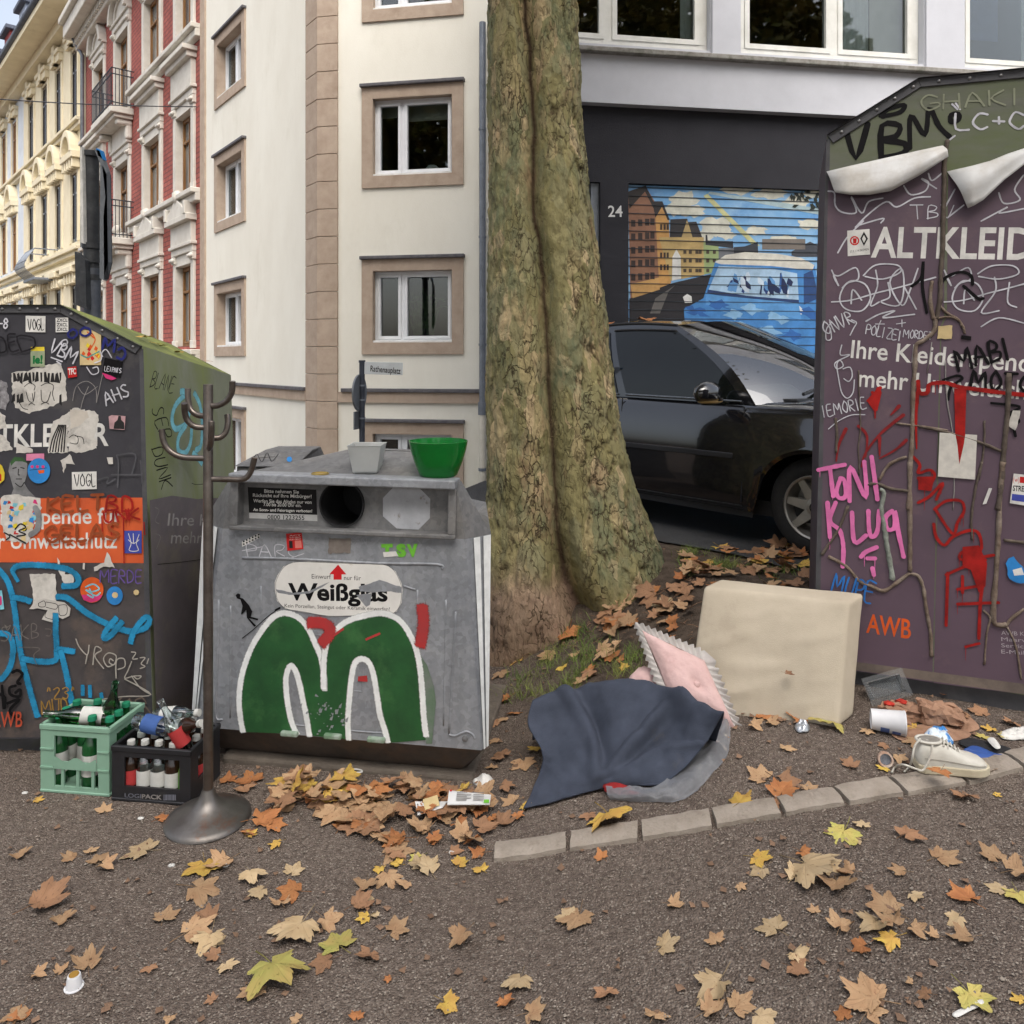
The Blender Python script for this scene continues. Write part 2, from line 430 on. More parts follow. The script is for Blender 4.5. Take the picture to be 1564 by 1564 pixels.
def prism_top(mb, fc, u0, u1, v, h, d0, d1):
    """triangular pediment"""
    um = (u0 + u1) / 2
    a = [fc.pt(u0, v, d0), fc.pt(u1, v, d0), fc.pt(um, v + h, d0)]; b = [fc.pt(u0, v, d1), fc.pt(u1, v, d1), fc.pt(um, v + h, d1)]
    i = len(mb.v); mb.v += a + b
    mb.face(i, i + 1, i + 2); mb.face(i + 3, i + 5, i + 4)
    mb.face(i, i + 3, i + 4, i + 1); mb.face(i + 1, i + 4, i + 5, i + 2); mb.face(i + 2, i + 5, i + 3, i)

def arc_band(mb, fc, uc, v, r, w, d0, d1, n=12, squash=1.0, a0=0.0, a1=math.pi):
    """half-round moulding"""
    for k in range(n):
        t0 = a0 + (a1 - a0) * k / n; t1 = a0 + (a1 - a0) * (k + 1) / n
        q = lambda t, rr, d: fc.pt(uc + rr * math.cos(t), v + rr * math.sin(t) * squash, d)
        mb.hexa([q(t0, r, d0), q(t0, r + w, d0), q(t0, r + w, d1), q(t0, r, d1), q(t1, r, d0), q(t1, r + w, d0), q(t1, r + w, d1), q(t1, r, d1)])

# ---------------------------------------------------------------- ground
def gravel_mat():
    m = bpy.data.materials.new('gravel_path'); m.use_nodes = True
    nt = m.node_tree; N = nt.nodes; L = nt.links; b = N['Principled BSDF']; b.inputs['Roughness'].default_value = 0.95
    b.inputs['Specular IOR Level'].default_value = 0.15
    tc = N.new('ShaderNodeTexCoord')
    def nz(sc, det=8, ro=.65):
        n = N.new('ShaderNodeTexNoise'); n.inputs['Scale'].default_value = sc; n.inputs['Detail'].default_value = det; n.inputs['Roughness'].default_value = ro
        L.new(tc.outputs['Object'], n.inputs['Vector']); return n.outputs['Fac']
    def ramp(src, a, b_):
        r = N.new('ShaderNodeMapRange'); r.inputs[1].default_value = a; r.inputs[2].default_value = b_; L.new(src, r.inputs[0]); return r.outputs[0]
    def mix(f, a, b_):
        x = N.new('ShaderNodeMix'); x.data_type = 'RGBA'
        L.new(f, x.inputs[0])
        for i, c in ((6, a), (7, b_)):
            if isinstance(c, tuple): x.inputs[i].default_value = c
            else: L.new(c, x.inputs[i])
        return x.outputs[2]
    base = mix(ramp(nz(1.6), .35, .65), rgb(132, 120, 110), rgb(115, 103, 94))
    fine = mix(ramp(nz(55), .38, .62), base, rgb(96, 85, 77))
    vor = N.new('ShaderNodeTexVoronoi'); vor.inputs['Scale'].default_value = 230; L.new(tc.outputs['Object'], vor.inputs['Vector'])
    sp = N.new('ShaderNodeSeparateColor'); L.new(vor.outputs['Color'], sp.inputs[0])
    grains = mix(ramp(sp.outputs[0], .86, .98), fine, rgb(156, 145, 133))
    grains2 = mix(ramp(sp.outputs[1], .85, .98), grains, rgb(94, 82, 74))
    # darker humus under the plane tree
    sx = N.new('ShaderNodeSeparateXYZ'); L.new(tc.outputs['Object'], sx.inputs[0])
    soil = mix(ramp(nz(14), .4, .6), rgb(98, 86, 75), rgb(74, 64, 56))
    nsum = N.new('ShaderNodeMath'); nsum.operation = 'MULTIPLY_ADD'; nsum.inputs[1].default_value = .7; L.new(nz(2.2), nsum.inputs[0]); L.new(sx.outputs[1], nsum.inputs[2])
    fx = ramp(sx.outputs[0], -.15, .5); fy = ramp(nsum.outputs[0], 3.25, 3.75)
    mu = N.new('ShaderNodeMath'); mu.operation = 'MULTIPLY'; L.new(fx, mu.inputs[0]); L.new(fy, mu.inputs[1])
    out = mix(mu.outputs[0], grains2, soil)
    L.new(out, b.inputs['Base Color'])
    v2 = N.new('ShaderNodeTexVoronoi'); v2.inputs['Scale'].default_value = 150; L.new(tc.outputs['Object'], v2.inputs['Vector'])
    ad = N.new('ShaderNodeMath'); ad.operation = 'MULTIPLY_ADD'; ad.inputs[1].default_value = -1.2; L.new(v2.outputs['Distance'], ad.inputs[0]); L.new(nz(28), ad.inputs[2])
    bp = N.new('ShaderNodeBump'); bp.inputs['Strength'].default_value = 0.75; bp.inputs['Distance'].default_value = 0.012
    L.new(ad.outputs[0], bp.inputs['Height']); L.new(bp.outputs[0], b.inputs['Normal'])
    return m

def axis(lo, hi, a, b, fine, grow=1.35):
    xs = []; x = a
    while x < b: xs.append(x); x += fine
    xs.append(b); s = fine; x = b
    while x < hi: s *= grow; x += s; xs.append(min(x, hi))
    s = fine; x = a
    while x > lo: s *= grow; x -= s; xs.insert(0, max(x, lo))
    return sorted(set(xs))
mb = MB()
gx = axis(-150, 150, -2.6, 3.0, .04); gy = axis(-60, 250, 1.3, 5.0, .04)
ids = [[mb.vert((x, y, G(x, y) + (0.006 * noise.noise(V((x * 9, y * 9, 3))) + 0.003 * noise.noise(V((x * 30, y * 30, 7))) if 1 < y < 6 else 0))) for x in gx] for y in gy]
for i in range(len(gy) - 1):
    for j in range(len(gx) - 1): mb.face(ids[i][j], ids[i][j + 1], ids[i + 1][j + 1], ids[i + 1][j])
structure(mb.build('ground', gravel_mat(), smooth=True, recalc=False))

# car axis and road under it
CARF = V((0.669, -0.743, 0)); CARN = V((-0.743, -0.669, 0))    # forward, near side
CARW = P(1243, 860, 4.72); CARW.z = 0
asphalt = mat('asphalt', rgb(50, 50, 52), rgb(66, 66, 66), 60, .9, bump=.4, bscale=220, c3=rgb(50, 49, 48), s3=2)
mb = MB(); rows = []
for i in range(41):
    t = 0.33 - i * 0.11
    rows.append([CARW + CARF * (-9 + j * .3) + CARN * (t + (0.03 * math.sin(j * 1.7) if i == 0 else 0)) for j in range(61)])
for r in rows:
    for p in r: p.z = G(p.x, p.y) + 0.014
mb.grid(rows); structure(mb.build('road', asphalt, smooth=True, recalc=False))

# ---------------------------------------------------------------- white corner building
plaster = mat('cream_plaster', rgb(238, 235, 222), rgb(230, 226, 212), 1.2, .9, bump=.12, bscale=90, c3=rgb(214, 209, 192), s3=.7, con3=(.55, .8), stretch=(1, 1, .45))
stone = mat('tan_sandstone', rgb(184, 166, 148), rgb(170, 151, 133), 5, .9, bump=.15, bscale=60, c3=rgb(152, 132, 114), s3=1.4, con3=(.55, .75))
lead = mat('lead_flashing', rgb(86, 84, 88), rgb(108, 106, 108), 12, .6, .2)
whitepvc = mat('white_window_frame', rgb(236, 238, 240), rgb(224, 226, 228), 3, .4)
sillw = mat('white_sill', rgb(232, 232, 230), rgb(210, 208, 202), 6, .6)
glass = glassy('window_glass', (.7, .75, .75, 1), .06)
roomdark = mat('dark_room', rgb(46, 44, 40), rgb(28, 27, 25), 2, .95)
blind = mat('roller_blind', rgb(196, 190, 176), rgb(180, 174, 160), 4, .9)
curtain_m = mat('white_curtain', rgb(216, 216, 212), rgb(200, 200, 198), 6, .9)
leafy = mat('house_plant_leaf', rgb(70, 100, 46), rgb(44, 70, 30), 9, .7)
zinc = mat('zinc_pipe', rgb(136, 142, 150), rgb(116, 122, 130), 8, .5, .5)

def window(fc, parent, u0, u1, v0, v1, rec=.16, fw=.07, muls=(), trans=(), frame=whitepvc, pane=glass, surround=None, cap=False, sill=None, room=True, sash=.05, curtain=None):
    """window part with frame, panes and trim as sub-parts"""
    mb = MB(); d1 = -rec + .06; d0 = -rec
    mb.fbox(fc, u0, u1, v0, v0 + fw, d0, d1); mb.fbox(fc, u0, u1, v1 - fw, v1, d0, d1)
    mb.fbox(fc, u0, u0 + fw, v0 + fw, v1 - fw, d0, d1); mb.fbox(fc, u1 - fw, u1, v0 + fw, v1 - fw, d0, d1)
    w = mb.build('window', frame, parent, bevel=.006, bseg=1)
    cuts = [u0 + fw] + [u0 + (u1 - u0) * m for m in muls] + [u1 - fw]
    for i in range(len(cuts) - 1):
        a = cuts[i] + (fw * .5 if i else 0); b = cuts[i + 1] - (fw * .5 if i < len(cuts) - 2 else 0)
        if i:
            mm = MB(); mm.fbox(fc, cuts[i] - fw * .5, cuts[i] + fw * .5, v0 + fw, v1 - fw, d0 + .002, d1 - .002); mm.build('mullion', frame, w)
        ms = MB(); q = sash; e0, e1 = d0 + .004, d1 + .012
        ms.fbox(fc, a, b, v0 + fw, v0 + fw + q, e0, e1); ms.fbox(fc, a, b, v1 - fw - q, v1 - fw, e0, e1)
        ms.fbox(fc, a, a + q, v0 + fw + q, v1 - fw - q, e0, e1); ms.fbox(fc, b - q, b, v0 + fw + q, v1 - fw - q, e0, e1)
        for t in trans:
            vv = v0 + (v1 - v0) * t; ms.fbox(fc, a + q, b - q, vv - q * .6, vv + q * .6, e0, e1 + .01)
        ms.build('sash', frame, w, bevel=.005, bseg=1)
        mp = MB(); mp.fbox(fc, a + q, b - q, v0 + fw + q, v1 - fw - q, d0 + .02, d0 + .026); mp.build('pane', pane, w)
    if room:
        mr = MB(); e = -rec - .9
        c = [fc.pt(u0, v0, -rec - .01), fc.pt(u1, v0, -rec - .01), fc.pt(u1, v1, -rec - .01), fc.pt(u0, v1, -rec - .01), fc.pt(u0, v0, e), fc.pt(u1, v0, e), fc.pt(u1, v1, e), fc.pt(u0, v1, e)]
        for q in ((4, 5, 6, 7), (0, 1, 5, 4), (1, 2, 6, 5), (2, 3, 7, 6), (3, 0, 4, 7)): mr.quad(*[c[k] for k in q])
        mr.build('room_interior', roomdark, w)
    if surround:
        sw, proud, mt = surround; ms = MB()
        ms.fbox(fc, u0 - sw, u1 + sw, v1, v1 + sw, -.05, proud); ms.fbox(fc, u0 - sw, u1 + sw, v0 - sw * 1.1, v0, -.05, proud)
        ms.fbox(fc, u0 - sw, u0, v0, v1, -.05, proud); ms.fbox(fc, u1, u1 + sw, v0, v1, -.05, proud)
        rv = proud - rec
        ms.fbox(fc, u0, u0 + .012, v0, v1, -rec + .06, proud - .002); ms.fbox(fc, u1 - .012, u1, v0, v1, -rec + .06, proud - .002)
        ms.fbox(fc, u0 + .012, u1 - .012, v1 - .012, v1, -rec + .06, proud - .002)
        ms.build('stone_surround', mt, w)
        if cap:
            mc = MB(); mc.fbox(fc, u0 - sw - .02, u1 + sw + .02, v1 + sw, v1 + sw + .05, -.03, proud + .05); mc.build('lead_cap', lead, w, bevel=.01)
    if sill:
        mc = MB(); mc.fbox(fc, u0 - .04, u1 + .04, v0 - .03, v0 + .03, -rec + .03, sill); mc.build('sill', sillw, w, bevel=.008)
    if curtain:
        for (a, b, top, bot, mt) in curtain:
            mc = MB(); ua, ub = u0 + (u1 - u0) * a, u0 + (u1 - u0) * b; n = max(6, int((ub - ua) / .03))
            rws = []
            for vv in (v0 + (v1 - v0) * bot, v0 + (v1 - v0) * top):
                rws.append([fc.pt(ua + (ub - ua) * k / n, vv, -rec - .08 + (.018 * math.sin(k * 1.9) if mt is curtain_m else 0)) for k in range(n + 1)])
            mc.grid(rws); mc.build('curtain' if mt is curtain_m else 'roller_blind', mt, w, smooth=True)
    return w

CW = P(487, HZ, 11.0); CW.z = 0                       # the corner of the white building
WL = P(308, HZ, 11 * 640 / 458); WL.z = 0
WR = V((CW.x + 3.1 * math.cos(math.radians(10)), CW.y - 3.1 * math.sin(math.radians(10)), 0))
fL = Face(WL, CW - WL); fR = Face(CW, WR - CW)
wb = thing('corner_building', 'cream plastered corner building with tan stone window surrounds', 'building', (CW.x, CW.y, G(CW.x, CW.y)))
lenL = (CW - WL).length; lenR = (WR - CW).length
ZT, ZB = 10.6, -0.9
rowz = [(fR.uv(630, 523)[1], fR.uv(630, 412)[1]), (fR.uv(630, 267)[1], fR.uv(630, 147)[1])]
st = rowz[1][0] - rowz[0][0]; hh = rowz[0][1] - rowz[0][0]
rowz = [(rowz[0][0] - st * 1.02, fR.uv(630, 662)[1])] + rowz + [(rowz[1][0] + st, rowz[1][0] + st + hh)]
ru0, ru1 = fR.uv(569, 400)[0], fR.uv(692, 400)[0]
lu0, lu1 = fL.uv(333, 400)[0], fL.uv(371, 400)[0]
opR = [(ru0, ru1, a, b) for a, b in rowz]; opL = [(lu0, lu1, a, b) for a, b in rowz]
mb = MB(); wall_mesh(mb, fR, 0, lenR, ZB, ZT, opR, .3); wall_mesh(mb, fL, 0, lenL, ZB, ZT, opL, .3)
nb = V((0, 1, 0)); q0 = fL.pt(0, ZT); q1 = fL.pt(lenL, ZT); q2 = fR.pt(lenR, ZT)
b0, b2 = q0 + V((2, 9, 0)), q2 + V((1.5, 9, 0))
mb.poly([q0, q1, q2, b2, b0])
dn = V((0, 0, ZB - ZT)); mb.quad(q2, b2, b2 + dn, q2 + dn); mb.quad(b0, q0, q0 + dn, b0 + dn); mb.quad(b2, b0, b0 + dn, b2 + dn)
mb.build('plaster_wall', plaster, wb)
for i, (a, b) in enumerate(rowz):
    cur = [(.36, 1, 1, .74, blind), (.0, .33, 1, .8, blind)] if i == 2 else None
    w = window(fR, wb, ru0, ru1, a, b, rec=.14, fw=.05, muls=(.36,), surround=(.155, .03, stone), cap=True, sill=.015, sash=.045, curtain=cur)
    if i == 1:      # plant leaves behind the glass
        mp = MB()
        for k in range(46):
            u = ru0 + (ru1 - ru0) * random.uniform(.42, .72); x = random.uniform(-.28, .28); h = random.uniform(.35, .75) * hh
            pts = [fR.pt(u, a + .12, -.35), fR.pt(u + x * .4, a + .12 + h * .7, -.33), fR.pt(u + x, a + .12 + h * (.95 - abs(x)), -.3)]
            mp.tube(catmull(pts, 4), [.012] * 8 + [.003], 4, False)
        mp.build('potted_plant_leaves', leafy, w)
    if i == 2:
        mp = MB(); mp.lathe([(.09, 0), (.1, .06), (.06, .1), (.0, .11)], 12, Matrix.Translation(fR.pt(ru0 + (ru1 - ru0) * .68, a + .09, -.28))); mp.build('window_ornament', sillw, w, smooth=True)
    window(fL, wb, lu0, lu1, a, b, rec=.2, fw=.05, muls=(.5,), surround=(.16, .03, stone), cap=True, sill=.02, sash=.045)
# quoin strip on the corner, block by block
zc = ZB; k = 0
while zc < ZT - .01:
    hb = .40 if zc < 7.4 else ZT - zc
    mb = MB(); wl_, wr_ = (.40, .30)
    a = fL.pt(lenL - wl_, zc, .035); c = fR.pt(wr_, zc, .035)
    nL, nR = fL.n, fR.n
    # outer corner: intersection of the two offset planes
    den = 1 + nL.dot(nR); oc = CW + V((0, 0, zc)) + (nL + nR) * (.035 / den)
    a2 = fL.pt(lenL - wl_, zc, -.05); c2 = fR.pt(wr_, zc, -.05); ic = CW + V((0, 0, zc)) - (nL + nR) * (.05 / den)
    loop = [a, oc, c, c2, ic, a2]; i0 = len(mb.v); up = V((0, 0, hb - .008))
    mb.v += [V(p) for p in loop] + [V(p) + up for p in loop]
    for j in range(6): mb.face(j, (j + 1) % 6, 6 + (j + 1) % 6, 6 + j)
    mb.face(0, 1, 4, 5); mb.face(1, 2, 3, 4); mb.face(6, 7, 10, 11); mb.face(7, 8, 9, 10)
    mb.build('quoin_block', stone, wb, bevel=.004, bseg=1)
    zc += hb; k += 1
zl = fR.uv(600, 597)[1]
for fc, u0, u1, n1 in ((fR, .305, lenR, 'string_course'), (fL, .3, lenL - .405, 'string_course')):
    mb = MB(); mb.fbox(fc, u0, u1, zl - .17, zl - .02, -.03, .04); sc_ = mb.build(n1, stone, wb)
    mb = MB(); mb.fbox(fc, u0 + .06, u1, zl - .02, zl + .035, -.03, .075); mb.build('lead_cap', lead, sc_, bevel=.008)
mb = MB(); mb.fbox(fL, 0, .3, ZB, ZT, -.05, .035); mb.build('stone_pilaster', stone, wb)
for (za, zb) in ((-.9, zl - .2), (zl - .2, 6)):
    mb = MB(); off = .09; u = fR.uv(739, 600)[0]
    if za < 0:
        mb.tube([fR.pt(u, za, off), fR.pt(u, zb, off)], .05, 10); mb.build('downpipe', mat('cream_pipe', rgb(222, 216, 200), rgb(206, 200, 184), 6, .6), wb, smooth=True, angle=40)
        m2 = MB(); m2.tube([fR.pt(u, zb - .12, off), fR.pt(u, zb + .06, off)], .062, 10); m2.tube([fR.pt(u, zb - .9, off), fR.pt(u, zb - .86, off)], .058, 10); m2.build('pipe_collar', zinc, wb, smooth=True, angle=40)
    else:
        mb.tube([fR.pt(u, zb_, off) for zb_ in (za, 6.4)], .046, 10); d = mb.build('downpipe', zinc, wb, smooth=True, angle=40)
        for zz in (1.9, 3.4, 4.9):
            m2 = MB(); m2.tube([fR.pt(u, zz, off), fR.pt(u, zz + .03, off)], .054, 10); m2.fbox(fR, u - .01, u + .01, zz, zz + .03, 0, off); m2.build('pipe_clamp', zinc, d)

# ---------------------------------------------------------------- red brick building
def brick_mat():
    m = bpy.data.materials.new('red_brick_wall'); m.use_nodes = True; N = m.node_tree.nodes; L = m.node_tree.links; b = N['Principled BSDF']
    tc = N.new('ShaderNodeTexCoord'); br = N.new('ShaderNodeTexBrick')
    br.inputs['Scale'].default_value = 1; br.inputs['Brick Width'].default_value = .24; br.inputs['Row Height'].default_value = .105; br.inputs['Mortar Size'].default_value = .011
    br.inputs['Color1'].default_value = rgb(172, 94, 82); br.inputs['Color2'].default_value = rgb(156, 80, 70); br.inputs['Mortar'].default_value = rgb(104, 62, 58)
    L.new(tc.outputs['UV'], br.inputs['Vector'])
    n = N.new('ShaderNodeTexNoise'); n.inputs['Scale'].default_value = 1.1; n.inputs['Detail'].default_value = 6; L.new(tc.outputs['UV'], n.inputs['Vector'])
    mx = N.new('ShaderNodeMix'); mx.data_type = 'RGBA'; mx.blend_type = 'MULTIPLY'; mx.inputs[7].default_value = (.72, .7, .7, 1)
    mr = N.new('ShaderNodeMapRange'); mr.inputs[1].default_value = .42; mr.inputs[2].default_value = .7; L.new(n.outputs['Fac'], mr.inputs[0])
    L.new(mr.outputs[0], mx.inputs[0]); L.new(br.outputs['Color'], mx.inputs[6]); L.new(mx.outputs[2], b.inputs['Base Color'])
    b.inputs['Roughness'].default_value = .85
    bp = N.new('ShaderNodeBump'); bp.inputs['Strength'].default_value = .5; bp.inputs['Distance'].default_value = .01; bp.invert = True
    L.new(br.outputs['Fac'], bp.inputs['Height']); L.new(bp.outputs[0], b.inputs['Normal'])
    return m
stucco = mat('grey_white_stucco', rgb(216, 212, 202), rgb(200, 195, 184), 3, .85, bump=.1, bscale=40, c3=rgb(176, 168, 152), s3=2, con3=(.58, .8))
oak = mat('brown_window_wood', rgb(146, 106, 62), rgb(120, 84, 46), 6, .5, stretch=(1, 1, .2))
dglass = mat('dark_far_glass', rgb(60, 66, 72), rgb(90, 94, 96), 1.5, .08, spec=.8, contrast=(.3, .7))
cwin = mat('curtained_far_glass', rgb(128, 128, 122), rgb(96, 98, 96), 2, .12, spec=.6, stretch=(3, 3, .6))
iron = mat('black_wrought_iron', rgb(44, 46, 52), rgb(58, 60, 66), 8, .5, .4)

RA = P(131, HZ, 15.4 * 498 / 321); RA.z = 0
RB = WL + V((0, 0, 0))
fB = Face(RA, RB - RA); LB = (RB - RA).length
rb = thing('brick_townhouse', 'red brick townhouse with white stucco window surrounds and iron balconies', 'building', (RB.x - .4, RB.y + .4, G(RB.x, RB.y)))
rowsB = [(-1.4, .35), (2.0, 3.75), (5.3, 7.0), (8.65, 10.5)]
bays = []
for px0, px1 in ((145, 160), (178, 198), (222, 246), (271, 295)):
    bays.append((fB.uv(px0, 300)[0], fB.uv(px1, 300)[0]))
ops = []
for bi, (a, b) in enumerate(bays):
    for r in rowsB:
        z0 = r[0] - (.45 if bi == 1 else 0); ops.append((a, b, z0, r[1]))
mb = MB(); wall_mesh(mb, fB, 0, LB, ZB, 11.6, ops, .34); mb.build('brick_wall', brick_mat(), rb)
mb = MB(); c = [fB.pt(0, 11.6, 0), fB.pt(LB, 11.6, 0), fB.pt(LB, 11.6, -8), fB.pt(0, 11.6, -8)]
mb.quad(*c); dd = V((0, 0, ZB - 11.6)); mb.quad(c[1], c[2], c[2] + dd, c[1] + dd); mb.quad(c[3], c[0], c[0] + dd, c[3] + dd); mb.build('rear_walls', stucco, rb)
for bi, (a, b) in enumerate(bays):
    for ri, (z0, z1) in enumerate(rowsB):
        if bi == 1: z0 -= .45
        w = window(fB, rb, a, b, z0, z1, rec=.17, fw=.06, muls=(.5,), trans=(.68,), frame=oak, pane=cwin if (bi + ri) % 3 else dglass, room=False, sash=.045)
        rv = MB()      # painted reveals
        rv.fbox(fB, a, a + .015, z0, z1, -.11, .05); rv.fbox(fB, b - .015, b, z0, z1, -.11, .05); rv.fbox(fB, a + .015, b - .015, z1 - .015, z1, -.11, .05); rv.build('reveal', stucco, w)
        pw = .17
        for u in (a - pw, b):
            m = MB(); m.fbox(fB, u, u + pw, z0 + .12, z1 + .05, -.02, .05); m.fbox(fB, u - .025, u + pw + .025, z1 + .05, z1 + .22, -.02, .08); m.fbox(fB, u - .025, u + pw + .025, z0 - .05, z0 + .12, -.02, .065)
            m.build('pilaster', stucco, w, bevel=.012, bseg=1)
        for u in (a - pw, b):
            m = MB()
            for t in range(3):
                m.lathe([(.0, -.05), (.05, -.03), (.055, .02), (0, .06)], 7, Matrix.Translation(fB.pt(u + pw * (.15 + .35 * t), z1 + .13, .09)))
            m.build('capital', stucco, w, smooth=True)
        m = MB(); m.fbox(fB, a, b, z1, z1 + .22, -.02, .03); m.fbox(fB, a - pw - .03, b + pw + .03, z1 + .22, z1 + .36, -.02, .08); m.fbox(fB, a - pw - .07, b + pw + .07, z1 + .36, z1 + .43, -.02, .13)
        m.build('lintel', stucco, w, bevel=.01, bseg=1)
        m = MB(); um = (a + b) / 2; rr = (b - a) / 2 + pw
        if ri == 3:
            arc_band(m, fB, um, z1 + .43, rr - .12, .17, -.02, .2, squash=.85); arc_band(m, fB, um, z1 + .43, rr - .3, .1, -.02, .1, squash=.85)
            arc_band(m, fB, um, z1 + .43, .01, rr - .31, -.02, .05, squash=.85)
        elif ri == 2:
            m.fbox(fB, a - pw, b + pw, z1 + .43, z1 + .98, -.02, .1); m.fbox(fB, a - pw - .05, b + pw + .05, z1 + .98, z1 + 1.1, -.02, .2); m.fbox(fB, a - pw - .1, b + pw + .1, z1 + 1.1, z1 + 1.2, -.02, .3)
        else:
            m.fbox(fB, a - pw, b + pw, z1 + .43, z1 + .86, -.02, .1); m.fbox(fB, a - pw - .06, b + pw + .06, z1 + .86, z1 + .98, -.02, .22)
            prism_top(m, fB, a - pw - .06, b + pw + .06, z1 + .98, .42, -.02, .2)
            for u in (a - pw - .02, b + pw - .1): m.fbox(fB, u, u + .12, z1 + .98, z1 + 1.25, -.02, .24)
        m.build('pediment', stucco, w, bevel=.008, bseg=1)
        if ri == 1:
            m = MB(); m.lathe([(0, -.1), (.1, -.06), (.13, .05), (.09, .16), (.0, .2)], 10, Matrix.Translation(fB.pt(um, z1 + 1.38, .14))); m.build('head_ornament', stucco, w, smooth=True)
        if bi == 1 and ri >= 1:
            zz = z0 - .02; m = MB(); m.fbox(fB, a - .45, b + .45, zz - .17, zz, 0, .55); m.fbox(fB, a - .38, b + .38, zz - .27, zz - .17, 0, .45)
            bal = m.build('balcony', stucco, rb, bevel=.02)
            for u in (a - .3, b + .1):
                m = MB(); m.fbox(fB, u, u + .2, zz - .75, zz - .27, 0, .16); m.fbox(fB, u - .02, u + .22, zz - .42, zz - .27, 0, .38); m.build('bracket', stucco, bal, bevel=.05)
            m = MB()
            for k in range(17):
                u = a - .42 + (b - a + .84) * k / 16; m.tube([fB.pt(u, zz, .52), fB.pt(u, zz + .95, .52)], .011, 5)
            for k in range(6):
                for u in (a - .42, b + .42): m.tube([fB.pt(u, zz, .52 - k * .09), fB.pt(u, zz + .95, .52 - k * .09)], .011, 5)
            for zz2 in (.08, .8, .95):
                m.tube([fB.pt(a - .42, zz + zz2, 0), fB.pt(a - .42, zz + zz2, .52), fB.pt(b + .42, zz + zz2, .52), fB.pt(b + .42, zz + zz2, 0)], .016, 5)
            m.build('railing', iron, bal)
for zz in (8.3, 4.95, 1.65):
    segs = [(0, bays[1][0] - .46), (bays[1][1] + .46, LB)] if zz > 1.7 else [(0, LB)]
    for u0, u1 in segs:
        m = MB(); m.fbox(fB, u0, u1, zz, zz + .16, -.02, .13); m.fbox(fB, u0, u1, zz + .16, zz + .27, -.02, .22); m.build('sill_course', stucco, rb, bevel=.015, bseg=1)
m = MB(); m.fbox(fB, -.1, LB, 11.45, 11.75, -.1, .28); m.fbox(fB, -.1, LB, 11.75, 12.15, -.1, .62); m.fbox(fB, -.1, LB, 12.15, 12.35, -.1, .75); cor = m.build('cornice', stucco, rb, bevel=.03)
for k in range(int(LB / .2)):
    m = MB(); m.fbox(fB, k * .2 + .03, k * .2 + .13, 11.55, 11.72, .27, .36); m.build('dentil', stucco, cor)
m = MB(); m.tube([fB.pt(.12, 12.0, .5), fB.pt(.12, 11.3, .12), fB.pt(.12, ZB, .12)], .06, 8); m.build('downpipe', zinc, rb, smooth=True)

